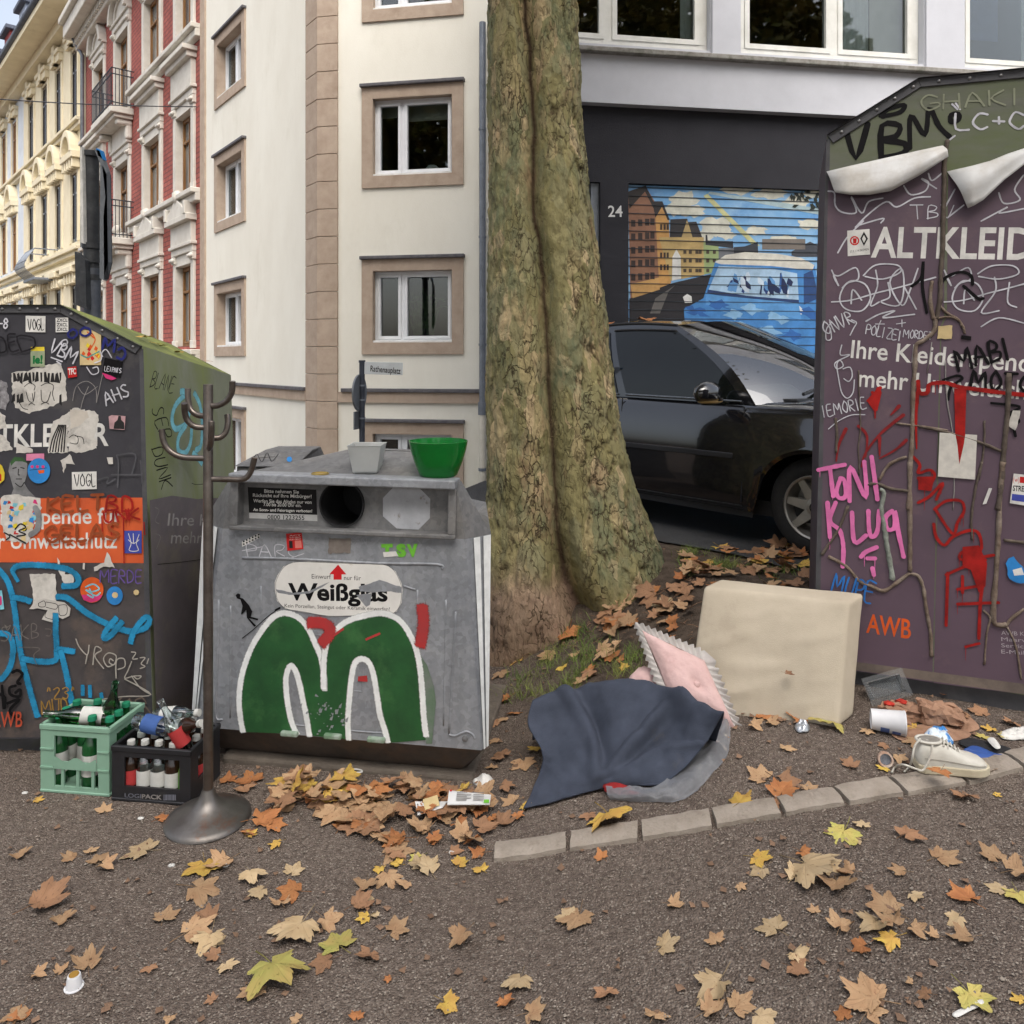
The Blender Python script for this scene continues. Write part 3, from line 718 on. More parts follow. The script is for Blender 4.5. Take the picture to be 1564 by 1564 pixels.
# ---------------------------------------------------------------- cream townhouse and the pale one beyond it
creamst = mat('cream_stucco', rgb(230, 219, 190), rgb(220, 208, 178), 2, .88, bump=.1, bscale=30, c3=rgb(202, 188, 158), s3=1.2, con3=(.55, .8))
palest = mat('pale_blue_stucco', rgb(214, 220, 226), rgb(198, 204, 210), 2, .88)
slate = mat('slate_roof', rgb(92, 98, 112), rgb(72, 78, 92), 14, .7, bump=.2)
blackwin = mat('black_far_window', rgb(34, 30, 30), rgb(56, 50, 48), 2, .15, spec=.6)
redpaint = mat('red_dormer_paint', rgb(150, 56, 52), rgb(130, 46, 44), 5, .7)
YB = RA; YA = P(-12, HZ, 24 * 411 / 268); YA.z = 0
fY = Face(YA, YB - YA); LY = (YB - YA).length
usplit = fY.uv(36, 300)[0]
def town(name, label, u0, u1, wpx, mt, base):
    t = thing(name, label, 'building', base)
    rws = [(-2, 0), (2.1, 4.2), (5.6, 7.9), (9.5, 12.0)]
    ops = []
    for a, b in wpx:
        for z0, z1 in rws: ops.append((a, b, z0, z1))
    m = MB(); wall_mesh(m, fY, u0, u1, -1.2, 13.4, ops, .4); m.build('stucco_wall', mt, t)
    m = MB(); c = [fY.pt(u0, 13.4, 0), fY.pt(u1, 13.4, 0), fY.pt(u1, 13.4, -9), fY.pt(u0, 13.4, -9)]; dd = V((0, 0, -14.6))
    m.quad(c[1], c[2], c[2] + dd, c[1] + dd); m.quad(c[3], c[0], c[0] + dd, c[3] + dd); m.quad(c[2], c[3], c[3] + dd, c[2] + dd); m.build('side_walls', mt, t)
    for bi, (a, b) in enumerate(wpx):
        for ri, (z0, z1) in enumerate(rws):
            w = window(fY, t, a, b, z0, z1, rec=.09, fw=.07, muls=(.5,), trans=(.7,), frame=blackwin if mt is creamst else oak, pane=blackwin, room=False)
            m = MB(); pw = .2
            for u in (a - pw, b): m.fbox(fY, u, u + pw, z0, z1 + .1, -.02, .035)
            m.fbox(fY, a - pw - .05, b + pw + .05, z1 + .1, z1 + .35, -.02, .14); m.build('stucco_surround', creamst, w)
            m = MB(); um = (a + b) / 2
            if ri == 2:
                arc_band(m, fY, um, z1 + .55, .52, .2, -.02, .3, squash=1.1); arc_band(m, fY, um, z1 + .55, .1, .4, -.02, .05, squash=1.1)
                m.fbox(fY, um - .8, um + .8, z1 + .35, z1 + .58, -.02, .28)
                for k in range(5): m.fbox(fY, um - .7 + k * .32, um - .58 + k * .32, z1 + .05, z1 + .35, 0, .24)
            elif ri == 3:
                m.fbox(fY, um - .18, um + .18, z1 + .1, z1 + .75, -.02, .2); m.fbox(fY, a - .3, b + .3, z1 + .35, z1 + .5, -.02, .2)
            else:
                m.fbox(fY, a - .35, b + .35, z1 + .35, z1 + .55, -.02, .3)
                for k in range(4): m.fbox(fY, a - .2 + k * (b - a + .25) / 3, a - .05 + k * (b - a + .25) / 3, z1 + .0, z1 + .35, 0, .2)
            m.build('hood_mould', creamst, w, bevel=.015, bseg=1)
    for zz in (9.2, 4.6, 5.1, 1.7):
        m = MB(); m.fbox(fY, u0, u1, zz, zz + .14, -.02, .16); m.fbox(fY, u0, u1, zz + .14, zz + .25, -.02, .26); co = m.build('moulded_course', creamst, t, bevel=.01, bseg=1)
        if zz < 5:
            n = int((u1 - u0) / .55)
            for k in range(n):
                m = MB(); m.lathe([(0, -.16), (.1, -.1), (.14, .05), (.06, .16)], 7, Matrix.Translation(fY.pt(u0 + .3 + k * .55, zz - .25, .05))); m.build('stucco_ornament', creamst, co, smooth=True)
    # eaves, gutter and mansard roof
    m = MB(); m.fbox(fY, u0, u1, 12.75, 13.1, -.1, .35); m.fbox(fY, u0, u1, 13.1, 13.4, -.1, 1.0); co = m.build('cornice', creamst, t, bevel=.04)
    m = MB(); m.tube([fY.pt(u0, 13.42, 1.02), fY.pt(u1, 13.42, 1.02)], .12, 8); m.build('gutter', mat('dark_gutter', rgb(92, 98, 108), rgb(76, 82, 92), 5, .5, .3), co, smooth=True)
    m = MB(); m.hexa([fY.pt(u0, 13.4, .7), fY.pt(u1, 13.4, .7), fY.pt(u1, 13.4, -9), fY.pt(u0, 13.4, -9), fY.pt(u0, 16.2, -1.0), fY.pt(u1, 16.2, -1.0), fY.pt(u1, 16.2, -8), fY.pt(u0, 16.2, -8)])
    ro = m.build('mansard_roof', slate, t)
    n = max(1, round((u1 - u0) / 3.1))
    for k in range(n):
        uc = u0 + (k + .5) * (u1 - u0) / n
        m = MB(); m.fbox(fY, uc - .62, uc + .62, 13.6, 15.6, -1.2, .32); dm = m.build('dormer', redpaint if (k % 2 == 0 and u0 < usplit) else mat('grey_dormer_paint', rgb(168, 178, 196), rgb(150, 160, 178), 5, .7), t)
        m = MB(); m.fbox(fY, uc - .42, uc + .42, 13.9, 15.3, .3, .34); m.build('dormer_window', blackwin, dm)
        m = MB(); m.fbox(fY, uc - .8, uc + .8, 15.6, 15.78, -1.4, .5); m.build('dormer_roof', slate, dm, bevel=.03)
    return t
cw = [tuple(fY.uv(q, 300)[0] for q in pr) for pr in ((44, 52), (64, 73), (85, 94), (109, 119))]
pw_ = [tuple(fY.uv(q, 300)[0] for q in pr) for pr in ((3, 10), (19, 26))]
ct = town('cream_townhouse', 'cream stucco townhouse with arched hood moulds and dormers', usplit, LY - .15, cw, creamst, (YB.x - 1, YB.y + 1, -.5))
town('pale_townhouse', 'pale townhouse with red dormers at the far end of the row', -2.0, usplit, pw_, palest, (YA.x, YA.y, -.5))
# bowed balcony of the cream house
m = MB(); ub = fY.uv(80, 400)[0]; zz = fY.uv(80, 428)[1]
m.fbox(fY, ub - .9, ub + .9, zz - .1, zz, 0, .75); bal = m.build('balcony', zinc, ct, bevel=.02)
m = MB()
for k in range(15):
    u = ub - .85 + 1.7 * k / 14; m.tube(catmull([fY.pt(u, zz, .7), fY.pt(u, zz + .3, 1.0), fY.pt(u, zz + .6, .95), fY.pt(u, zz + 1.0, .7)], 4), .009, 4)
for e, h in ((.7, 1.0), (.99, .35), (.97, .55)):
    m.tube([fY.pt(ub - .85, zz + h, 0 if h == 1 else e), fY.pt(ub - .85, zz + h, e), fY.pt(ub + .85, zz + h, e), fY.pt(ub + .85, zz + h, 0 if h == 1 else e)], .022, 4)
m.build('railing', zinc, bal)

# ---------------------------------------------------------------- grey modern building behind the car
greyw = mat('pale_grey_render', rgb(206, 208, 214), rgb(196, 198, 204), 1.5, .9, bump=.1, bscale=120, c3=rgb(184, 186, 190), s3=.9, con3=(.6, .85))
anthr = mat('anthracite_render', rgb(44, 44, 50), rgb(38, 38, 44), 2, .8, bump=.15, bscale=100)
sillg = mat('weathered_sill', rgb(160, 158, 152), rgb(132, 128, 120), 9, .85, c3=rgb(96, 96, 84), s3=5, con3=(.5, .7))
offw = mat('off_white_frame', rgb(228, 228, 222), rgb(212, 212, 204), 4, .5)
GA = P(880, HZ, 8.75); GA.z = 0
gdir = V((math.cos(math.radians(8.5)), math.sin(math.radians(8.5)), 0))
fG = Face(GA, gdir)
gb = thing('modern_building', 'pale grey building with an anthracite ground floor and wide white windows', 'building', (GA.x + 1, GA.y + .4, .45))
U0, U1 = -.75, 9.0
z_band0 = fG.uv(1000, 161)[1]; z_sill = fG.uv(1000, 80)[1]; z_door = fG.uv(1100, 281)[1]
zw0, zw1 = z_sill + .06, z_sill + 1.6
winu = [(-.4, fG.uv(1085, 60)[0]), (fG.uv(1131, 60)[0], fG.uv(1411, 60)[0]), (fG.uv(1472, 60)[0], fG.uv(1472, 60)[0] + 2.3)]
m = MB(); wall_mesh(m, fG, U0, U1, z_band0, z_sill + 4, [(a, b, zw0, zw1) for a, b in winu], .35)
m.quad(fG.pt(U0, z_band0, 0), fG.pt(U1, z_band0, 0), fG.pt(U1, z_band0, -.3), fG.pt(U0, z_band0, -.3))
t0 = z_sill + 4; m.quad(fG.pt(U0, t0, 0), fG.pt(U1, t0, 0), fG.pt(U1, t0, -8), fG.pt(U0, t0, -8))
m.quad(fG.pt(U0, 0, 0), fG.pt(U0, t0, 0), fG.pt(U0, t0, -8), fG.pt(U0, 0, -8)); m.quad(fG.pt(U1, 0, -.3), fG.pt(U1, t0, 0), fG.pt(U1, t0, -8), fG.pt(U1, 0, -8))
m.build('rendered_wall', greyw, gb)
curt = [[(.12, .18, 1, 0, curtain_m), (.86, .98, 1, 0, curtain_m)], [(.56, .76, 1, 0, curtain_m), (.76, .98, 1, .0, blind)], [(.45, .7, 1, 0, curtain_m), (0, .3, 1, .3, mat('blue_curtain', rgb(60, 78, 120), rgb(40, 54, 90), 4, .9))]]
for i, (a, b) in enumerate(winu):
    mu = (.40,) if i == 0 else (.525,)
    if i == 0: mu = ((fG.uv(932, 60)[0] - a) / (b - a),)
    window(fG, gb, a, b, zw0, zw1, rec=.16, fw=.10, muls=mu, frame=offw, sash=.06, curtain=curt[i])
m = MB(); m.fbox(fG, U0, U1, z_sill - .06, z_sill + .0, -.1, .09); m.build('window_ledge', sillg, gb, bevel=.01)
for a, b in ((winu[0][1], winu[1][0]), (winu[1][1], winu[2][0])):
    m = MB(); m.fbox(fG, a + .01, b - .01, z_sill + .002, z_sill + 3.8, -.05, .035); m.build('pier', greyw, gb, bevel=.006)
fG2 = Face(fG.pt(0, 0, -.12), gdir)
du0, du1 = fG2.uv(960, 350)[0], fG2.uv(960, 350)[0] + 3.4
pu0, pu1 = fG2.uv(-400 + 1302, 350)[0], du0
m = MB(); wall_mesh(m, fG2, U0, U1, .1, z_band0 + .02, [(du0, du1, .1, z_door), (U0 + .1, fG2.uv(917, 350)[0], .1, z_door)], .25); m.build('anthracite_wall', anthr, gb)
# grey entrance door left of the number pillar
a, b = U0 + .1, fG2.uv(917, 350)[0]
m = MB(); m.fbox(fG2, a, b, .1, z_door, -.22, -.16); dr = m.build('entrance_door', blackwin, gb)
m = MB(); m.fbox(fG2, b - .1, b - .0, .1, z_door, -.2, -.06); m.fbox(fG2, a, b - .1, z_door - .1, z_door, -.2, -.1); m.build('door_frame', zinc, dr)
whitep = mat('white_paint', rgb(226, 226, 224), rgb(204, 204, 202), 30, .6)
write(fG2, gb, '24', (929, 331), (951, 331), 17, whitep, bold=.01, name='house_number')
# roller door made of slats, with a painted street scene
mural_sky = mat('mural_sky_blue', rgb(104, 160, 210), rgb(150, 190, 222), 2.2, .55, c3=rgb(70, 130, 196), s3=1.2)
sh = .105; k = 0; zz = .1
door = MB(); door.fbox(fG2, du0, du1, .1, z_door, -.2, -.09); door = door.build('roller_door', anthr, gb)
while zz < z_door - .01:
    m = MB(); z1 = min(zz + sh, z_door); m.fbox(fG2, du0 + .01, du1 - .01, zz + .003, z1 - .003, -.09, -.06); m.build('door_slat', mural_sky, door, bevel=.004, bseg=1); zz += sh
fM = Face(fG2.pt(0, 0, -.06), gdir); fM.lay = .0012; fM.step = .00005
z1_ = lambda x, y: (745 + x / 3.0077, y / 3.0077)
def mural(pts, col, rough=.5): return patch(fM, 'mural_paint', door, pts, mat('mural_%d_%d_%d' % col, rgb(*col), rgb(*[max(0, int(c * .86)) for c in col]), 6, rough), z1_, thick=0)
cloud = (222, 222, 206)
for cx, cy, r, q in ((900, 920, 60, .7), (860, 960, 50, .6), (940, 970, 55, .5), (1040, 1040, 70, .6), (980, 1090, 60, .5), (1100, 1080, 40, .5), (1150, 870, 70, .35), (1300, 890, 80, .3), (1420, 930, 60, .6), (1500, 880, 50, .6), (1480, 1030, 60, .4), (1230, 1060, 50, .4), (1360, 1100, 60, .3)):
    mural([(cx + r * math.cos(t * .35) * (1 + .25 * math.sin(t * 5 + cx)), cy + r * q * math.sin(t * .35) * (1 + .25 * math.cos(t * 4 + cy))) for t in range(18)], cloud)
mural([(990, 900), (1010, 890), (1250, 1130), (1220, 1130)], (206, 206, 150)); mural([(1010, 890), (1020, 880), (1540, 960), (1540, 990)], (176, 200, 206))
mural([(645, 900), (725, 856), (778, 945), (788, 1330), (655, 1372)], (150, 108, 84)); mural([(645, 880), (725, 852), (772, 950), (765, 965), (722, 880), (650, 960)], (52, 46, 44))
mural([(770, 1000), (800, 950), (832, 1010), (842, 1300), (788, 1325)], (208, 158, 92)); mural([(755, 925), (802, 925), (836, 1010), (826, 1012), (800, 950), (770, 1000)], (44, 40, 42))
mural([(786, 1090), (992, 1090), (994, 1262), (840, 1290)], (196, 168, 110)); mural([(836, 1090), (838, 1008), (916, 1004), (938, 1090)], (48, 46, 48)); mural([(890, 1090), (915, 1010), (945, 1090)], (184, 160, 108)); mural([(920, 1020), (958, 1018), (985, 1090), (940, 1090)], (56, 52, 52))
mural([(846, 1290), (848, 1180), (866, 1145), (886, 1180), (888, 1280)], (228, 228, 224))
mural([(990, 1110), (1060, 1130), (1060, 1250), (994, 1260)], (158, 176, 120)); mural([(1000, 1080), (1008, 1078), (1010, 1105), (1125, 1108), (1128, 1140), (1000, 1125)], (50, 52, 58)); mural([(1060, 1140), (1180, 1140), (1180, 1190), (1060, 1200)], (112, 116, 122)); mural([(1130, 1135), (1180, 1132), (1240, 1110), (1242, 1170), (1130, 1175)], (54, 58, 66))
mural([(1395, 1155), (1480, 1110), (1540, 1140), (1540, 1180), (1395, 1180)], (70, 74, 82))
mural([(1260, 1098), (1458, 1098), (1458, 1146), (1260, 1146)], (124, 116, 108))
mural([(650, 1372), (850, 1300), (1042, 1255), (1045, 1700), (650, 1700)], (40, 38, 42)); mural([(770, 1370), (860, 1310), (830, 1340), (790, 1440), (745, 1440)], (108, 104, 100)); mural([(655, 1305), (785, 1275), (790, 1330), (665, 1370)], (206, 160, 98))
for r_, xs in enumerate(((668, 700, 732, 756),) * 5):
    for x in xs:
        y = 1010 + r_ * 62 - (x - 668) * .08; mural([(x - 10, y), (x + 10, y + 1), (x + 10, y + 32), (x - 10, y + 31)], (58, 44, 40))
for x in (796, 812, 826):
    for y in (1030, 1160, 1215): mural([(x - 5, y), (x + 5, y), (x + 5, y + 26), (x - 5, y + 26)], (64, 48, 38))
for x in (905, 930, 960, 975, 1010, 1040):
    for y in (1150, 1190, 1235): mural([(x - 7, y), (x + 7, y), (x + 7, y + 16), (x - 7, y + 16)], (78, 66, 52))
# the painted car
mural([(900, 1420), (990, 1370), (1045, 1200), (1170, 1160), (1400, 1175), (1500, 1215), (1535, 1420), (1535, 1720), (920, 1720)], (72, 138, 204))
mural([(1042, 1205), (1090, 1172), (1180, 1158), (1330, 1166), (1440, 1185), (1500, 1218), (1490, 1242), (1300, 1222), (1070, 1214)], (220, 218, 206))
mural([(1010, 1340), (1060, 1222), (1290, 1232), (1420, 1256), (1428, 1385), (1200, 1368)], (170, 202, 228))
mr_ = random.Random(5)
for k in range(26):      # streaked reflections on the painted windscreen
    x = 1062 + mr_.random() * 330; t_ = 1238 + (x - 1062) * .06; bt_ = 1335 + (x - 1062) * .11; y0 = t_ + mr_.random() * 60; y1 = min(bt_, y0 + mr_.uniform(25, 90)); w_ = mr_.uniform(6, 26); sl = mr_.uniform(-22, 26)
    mural([(x, y0), (x + w_ * .5, y0 + mr_.uniform(-4, 8)), (x + w_ + sl * .6, (y0 + y1) / 2), (x + w_ * .7 + sl, y1), (x + sl - 4, y1 - 6), (x + sl * .4 - w_ * .3, (y0 + y1) / 2 + 6)], mr_.choice([(30, 62, 124), (58, 108, 178), (22, 40, 84), (206, 222, 236), (96, 150, 206)]))
mural([(1010, 1330), (1200, 1360), (1428, 1378), (1428, 1392), (1200, 1378), (1006, 1348)], (36, 62, 110)); mural([(1450, 1260), (1490, 1240), (1520, 1370), (1450, 1400)], (40, 74, 128))
mural([(895, 1365), (915, 1350), (935, 1362), (938, 1390), (905, 1392)], (226, 226, 222)); mural([(1408, 1420), (1430, 1405), (1450, 1425), (1440, 1445), (1412, 1445)], (226, 230, 232))
mural([(1000, 1352), (1420, 1392), (1428, 1400), (1440, 1470), (1300, 1440), (1000, 1400)], (92, 156, 216))
for x, y in ((960, 1430), (1060, 1400), (1130, 1445), (1210, 1420), (1330, 1460), (1150, 1500), (1400, 1540), (1480, 1440), (1290, 1520)):
    mural([(x + 46 * math.cos(t * .5) * (1 + .45 * math.sin(t * 3 + x)), y + 22 * math.sin(t * .5 + .4) * (1 + .5 * math.cos(t * 2 + y))) for t in range(13)], (140, 188, 226) if x % 20 else (48, 104, 176))
for k in range(26):
    x, y = random.uniform(1390, 1540), random.uniform(880, 960); a = random.uniform(0, 6)
    mural([(x + 22 * math.cos(a), y + 22 * math.sin(a)), (x + 8 * math.cos(a + 1.6), y + 8 * math.sin(a + 1.6)), (x - 12 * math.cos(a), y - 12 * math.sin(a)), (x - 8 * math.cos(a + 1.6), y - 8 * math.sin(a + 1.6))], (30, 40, 30))
# dark strips over the mural stand in for shade in the slat grooves
zz = .1 + sh
jm = mat('slat_shade_line', rgb(60, 66, 74), rgb(48, 52, 58), 4, .8)
while zz < z_door - .02:
    m = MB(); dd = fM.lay + .001; m.fbox(fM, du0 + .01, du1 - .01, zz - .0035, zz + .0035, 0, dd); m.build('slat_shade_line', jm, door); zz += sh

# ---------------------------------------------------------------- paints and stickers
def paint(name, c, dark=.8, rough=.7, sc=14): return mat(name, rgb(*c), rgb(*[int(k * dark) for k in c]), sc, rough, spec=.18)
pW = paint('white_print', (222, 220, 214), .86); pK = paint('black_marker', (16, 15, 17), .7); pR = paint('red_spray', (166, 34, 30), .72)
pP = paint('pink_marker', (226, 120, 178), .85); pB = paint('blue_chalk', (50, 116, 190), .8); pLB = paint('light_blue_spray', (44, 140, 184), .75)
pCy = paint('pale_cyan_spray', (132, 200, 214), .8); pO = paint('orange_print', (214, 92, 40), .85); pG = paint('grey_scratch', (150, 146, 142), .8)
pWc = paint('white_chalk_pen', (206, 206, 212), .8); pV = paint('violet_marker', (104, 84, 150), .8); pNv = paint('dark_blue_marker', (44, 48, 116), .8)
pGo = paint('gold_marker', (168, 130, 60), .8); pLg = paint('light_green_sticker', (112, 186, 62), .85); pGn = mat('green_spray', rgb(34, 86, 42), rgb(24, 66, 32), 7, .6, c3=rgb(70, 116, 66), s3=5, con3=(.52, .85))
pWs = mat('white_spray', rgb(226, 228, 226), rgb(206, 208, 206), 20, .65); pPap = mat('torn_paper', rgb(204, 200, 192), rgb(176, 172, 164), 20, .9, c3=rgb(120, 116, 112), s3=9, con3=(.56, .75))
pRo = paint('red_sticker', (196, 42, 40), .85); pBe = paint('beige_sticker', (206, 184, 136), .9); pPk = paint('magenta_sticker', (208, 60, 120), .85)
pBs = paint('blue_sticker', (52, 132, 200), .85); pPu = paint('purple_blue_sticker', (72, 82, 168), .85); pYe = paint('yellow_sticker', (226, 202, 60), .85); pDk = paint('dark_ink', (46, 44, 44), .8)
rivet_m = mat('rivet_steel', rgb(150, 150, 150), rgb(110, 110, 110), 30, .4, .7)
trim_m = mat('dark_trim', rgb(66, 66, 70), rgb(82, 82, 84), 9, .55, .2, c3=rgb(74, 78, 56), s3=6, con3=(.55, .8))

def rivets(fc, parent, pts):
    for u, v in pts:
        m = MB(); M = Matrix.Translation(fc.pt(u, v, .006)) @ fc.n.to_track_quat('Z', 'Y').to_matrix().to_4x4()
        m.lathe([(.008, 0), (.0075, .003), (.004, .0055), (.0, .006)], 8, M); m.build('rivet', rivet_m, parent, smooth=True)

def clothes_bank(name, label, fc, back, prof, mats, base):
    """prof: front outline in uv from bottom right, counter-clockwise; mats: front, side, roof"""
    t = thing(name, label, 'container', base)
    n = len(prof); m = MB(); m.poly([fc.pt(u, v) for u, v in prof]); fr = m.build('front_panel', mats[0], t)
    m = MB(); m.poly([fc.pt(u, v) + back for u, v in prof]); m.build('rear_panel', mats[1], t)
    for i in range(n):
        a, b = prof[i], prof[(i + 1) % n]; nm = ['side_panel', 'roof_slope', 'roof_top', 'roof_slope', 'side_panel', 'floor_plate'][i]
        m = MB(); k = 14; rows = []
        for j in range(k + 1):
            f = j / k; rows.append([fc.pt(a[0] + (b[0] - a[0]) * g / 6, a[1] + (b[1] - a[1]) * g / 6) + back * f for g in range(7)])
        if 0 < i < 4:
            ov = fc.n * .02; rows[0] = [p + ov for p in rows[0]]
        m.grid(rows); m.build(nm, mats[1] if i in (0, 4, 5) else mats[2], t, recalc=True)
    # folded edge trim along the gable
    pr = prof[1:5]; w = .036
    cx = sum(p[0] for p in pr) / 4; inner = []
    dn = [(-.7, -1), (-.3, -1), (.3, -1), (.7, -1)]
    for (u, v), (dx, dy) in zip(pr, dn): inner.append((u + dx * w, v + dy * w))
    for i in range(3):
        m = MB(); q = [pr[i], pr[i + 1], inner[i + 1], inner[i]]
        lo = [fc.pt(u, v, .001) for u, v in q]; hi = [fc.pt(u, v, .007) for u, v in q]
        m.hexa(lo + hi); e = m.build('edge_trim', trim_m, t, bevel=.002, bseg=1)
        k = 5 if i != 1 else 6
        rivets(fc, e, [((pr[i][0] * (1 - f) + pr[i + 1][0] * f) * .5 + (inner[i][0] * (1 - f) + inner[i + 1][0] * f) * .5, (pr[i][1] * (1 - f) + pr[i + 1][1] * f) * .5 + (inner[i][1] * (1 - f) + inner[i + 1][1] * f) * .5) for f in [(j + .35) / k for j in range(k)]])
    # runners under the box
    for f in (.1, .9):
        m = MB(); p0, p1 = fc.pt(prof[0][0] - .06, 0) + back * f, fc.pt(prof[-1][0] + .06, 0) + back * f
        w_ = back.normalized() * .05; d_ = V((0, 0, -.14)); m.hexa([p0 - w_ + d_, p1 - w_ + d_, p1 + w_ + d_, p0 + w_ + d_, p0 - w_, p1 - w_, p1 + w_, p0 + w_]); m.build('runner', trim_m, t)
    return t

# ---------------------------------------------------------------- left clothes container
charc = mat('charcoal_panel', rgb(58, 57, 62), rgb(48, 47, 52), 5, .65, c3=rgb(84, 80, 76), s3=3.5, con3=(.55, .8))
moss = mat('mossy_sheet', rgb(140, 144, 124), rgb(122, 126, 110), 6, .75, c3=rgb(132, 142, 84), s3=3, con3=(.42, .7), stretch=(1, 1, .4))
mossroof = mat('mossy_roof', rgb(110, 120, 62), rgb(92, 98, 60), 9, .85, c3=rgb(140, 146, 72), s3=4, con3=(.45, .7), bump=.2, bscale=40)
fA = Face(P(233, 1128, 3.25), (1, 0, 0), (0, .05, 1)); backA = V((.02, 1.0, -.15))
e, b_ = fA.uv(217, 528), fA.uv(97, 466); cxa = -.68
profA = [(0, 0), e, b_, (2 * cxa - b_[0], b_[1]), (2 * cxa - e[0], e[1]), (2 * cxa, 0)]
A = clothes_bank('clothes_container', 'charcoal clothes collection container plastered with stickers and an orange stripe', fA, backA, profA, (charc, moss, mossroof), (fA.pt(cxa, 0).x, 3.7, -.03))
y2 = lambda x, y: (x / 3.723, 440 + y / 3.723); y3 = lambda x, y: (x / 3.4, 840 + y / 3.4)
rustl = mat('grimy_lower_panel', rgb(74, 68, 68), rgb(58, 54, 54), 6, .6, c3=rgb(100, 86, 76), s3=4, con3=(.52, .75))
patch(fA, 'lower_panel', A, [(-140, 860), (227, 860), (233, 1126), (-140, 1126)], rustl, thick=0)
patch(fA, 'orange_band', A, [(-140, 762), (222, 760), (227, 860), (-140, 858)], mat('orange_panel', rgb(206, 92, 44), rgb(192, 80, 38), 4, .6, c3=rgb(164, 70, 40), s3=7, con3=(.6, .8)), thick=0)
patch(fA, 'corner_angle', A, [(213, 540), (219, 532), (234, 1126), (225, 1126)], trim_m, thick=0)
write(fA, A, 'ALTKLEIDER', (-50, 683), (166, 680), 34, pW, bold=.02)
write(fA, A, 'Kleiderspende für', (-42, 801), (186, 799), 24, pW, bold=.012)
write(fA, A, 'mehr Umweltschutz', (-52, 838), (179, 837), 24, pW, bold=.012)
# torn pasted papers
patch(fA, 'torn_poster', A, [(70, 480), (160, 470), (250, 440), (345, 430), (375, 500), (378, 640), (300, 670), (215, 700), (150, 715), (90, 680), (72, 600)], pPap, y2, ragged=.004)
for i in range(26):
    x = 75 + (i % 13) * 22; y = 480 if i < 13 else 600
    if 140 < x < 320 and y > 560: continue
    patch(fA, 'poster_print', A, [(x, y + random.uniform(-5, 10)), (x + 12, y + random.uniform(-5, 5)), (x + random.uniform(8, 30), y + random.uniform(40, 70)), (x - random.uniform(-4, 14), y + 55)], pDk, y2, thick=0)
strokes(fA, 'poster_print', A, [[(140, 560), (170, 540), (200, 555), (195, 580)], [(235, 555), (270, 540), (305, 555), (300, 600), (310, 640)], [(150, 590), (165, 640), (190, 645), (200, 590)], [(185, 600), (190, 640)], [(235, 580), (240, 640), (270, 645), (290, 590)], [(165, 665), (180, 655), (200, 665)], [(235, 660), (260, 650), (280, 660)], [(100, 630), (130, 680), (160, 690)]], 1.1, pDk, y2)
patch(fA, 'torn_poster', A, [(385, 700), (430, 685), (540, 695), (565, 740), (540, 830), (555, 910), (470, 940), (395, 930), (385, 800)], pPap, y2, ragged=.006)
patch(fA, 'torn_poster', A, [(300, 760), (385, 715), (385, 935), (275, 935), (285, 850)], pPap, y2, ragged=.004)
for k in range(6): strokes(fA, 'poster_print', A, [[(285 + k * 16, 930), (300 + k * 14, 860), (335 + k * 8, 780)]], 2.2, pDk, y2)
patch(fA, 'torn_poster', A, [(400, 690), (500, 700), (505, 735), (440, 790), (405, 800)], paint('cream_paper', (196, 188, 176), .9), y2, ragged=.003)
strokes(fA, 'poster_print', A, [[(395, 850), (420, 835), (445, 850), (440, 885), (400, 880)], [(430, 840), (470, 850), (480, 885)]], 1.2, pDk, y2)
patch(fA, 'torn_poster', A, [(0, 830), (40, 850), (75, 925), (0, 928)], pPap, y2, ragged=.004); patch(fA, 'torn_poster', A, [(95, 880), (190, 915), (190, 935), (95, 938)], pPap, y2, ragged=.002)
patch(fA, 'torn_poster', A, [(0, 520), (40, 540), (52, 640), (30, 690), (0, 680)], paint('dotted_paper', (150, 148, 150), .7, sc=60), y2, ragged=.004)
patch(fA, 'torn_poster', A, [(0, 700), (30, 730), (40, 790), (0, 800)], pPap, y2, ragged=.004)
patch(fA, 'torn_poster', A, [(345, 980), (400, 945), (428, 1000), (380, 1000), (365, 1055)], pPap, y2, ragged=.003)
# portrait paste-up and collage
greym = paint('grey_print', (136, 136, 136), .75)
patch(fA, 'pasted_portrait', A, [(60, 990), (85, 960), (130, 965), (158, 1000), (155, 1060), (140, 1110), (165, 1150), (205, 1190), (60, 1190), (80, 1140), (62, 1080), (50, 1040)], greym, y2)
patch(fA, 'pasted_portrait', A, [(60, 990), (85, 960), (130, 963), (156, 995), (130, 985), (90, 985), (65, 1010)], paint('green_hair_print', (62, 96, 58), .8), y2, thick=0)
strokes(fA, 'portrait_print', A, [[(75, 1025), (95, 1020)], [(120, 1020), (140, 1025)], [(108, 1030), (106, 1060), (114, 1062)], [(95, 1085), (125, 1085)], [(90, 1110), (120, 1130), (140, 1105)]], 1.5, pDk, y2)
patch(fA, 'pasted_collage', A, [(10, 1190), (60, 1170), (150, 1185), (225, 1195), (245, 1250), (200, 1300), (190, 1400), (150, 1455), (40, 1430), (10, 1340)], pPap, y2, ragged=.005)
for i in range(34):
    x, y = random.uniform(20, 200), random.uniform(1200, 1420); c = random.choice([pBs, pRo, pDk, pYe, pBe, pW, pCy, pPk])
    patch(fA, 'collage_scrap', A, [(x, y), (x + random.uniform(10, 30), y + random.uniform(-10, 8)), (x + random.uniform(8, 26), y + random.uniform(14, 30)), (x - 6, y + 20)], c, y2, thick=0)
strokes(fA, 'collage_scrap', A, [[(90, 1370), (120, 1340), (150, 1360), (110, 1380), (150, 1400), (100, 1410)], [(30, 1390), (60, 1410), (40, 1430)], [(60, 1400), (150, 1450)]], 2.2, pDk, y2)
strokes(fA, 'pasted_portrait', A, [[(205, 1250), (225, 1300), (215, 1370), (180, 1400)]], 9, greym, y2)
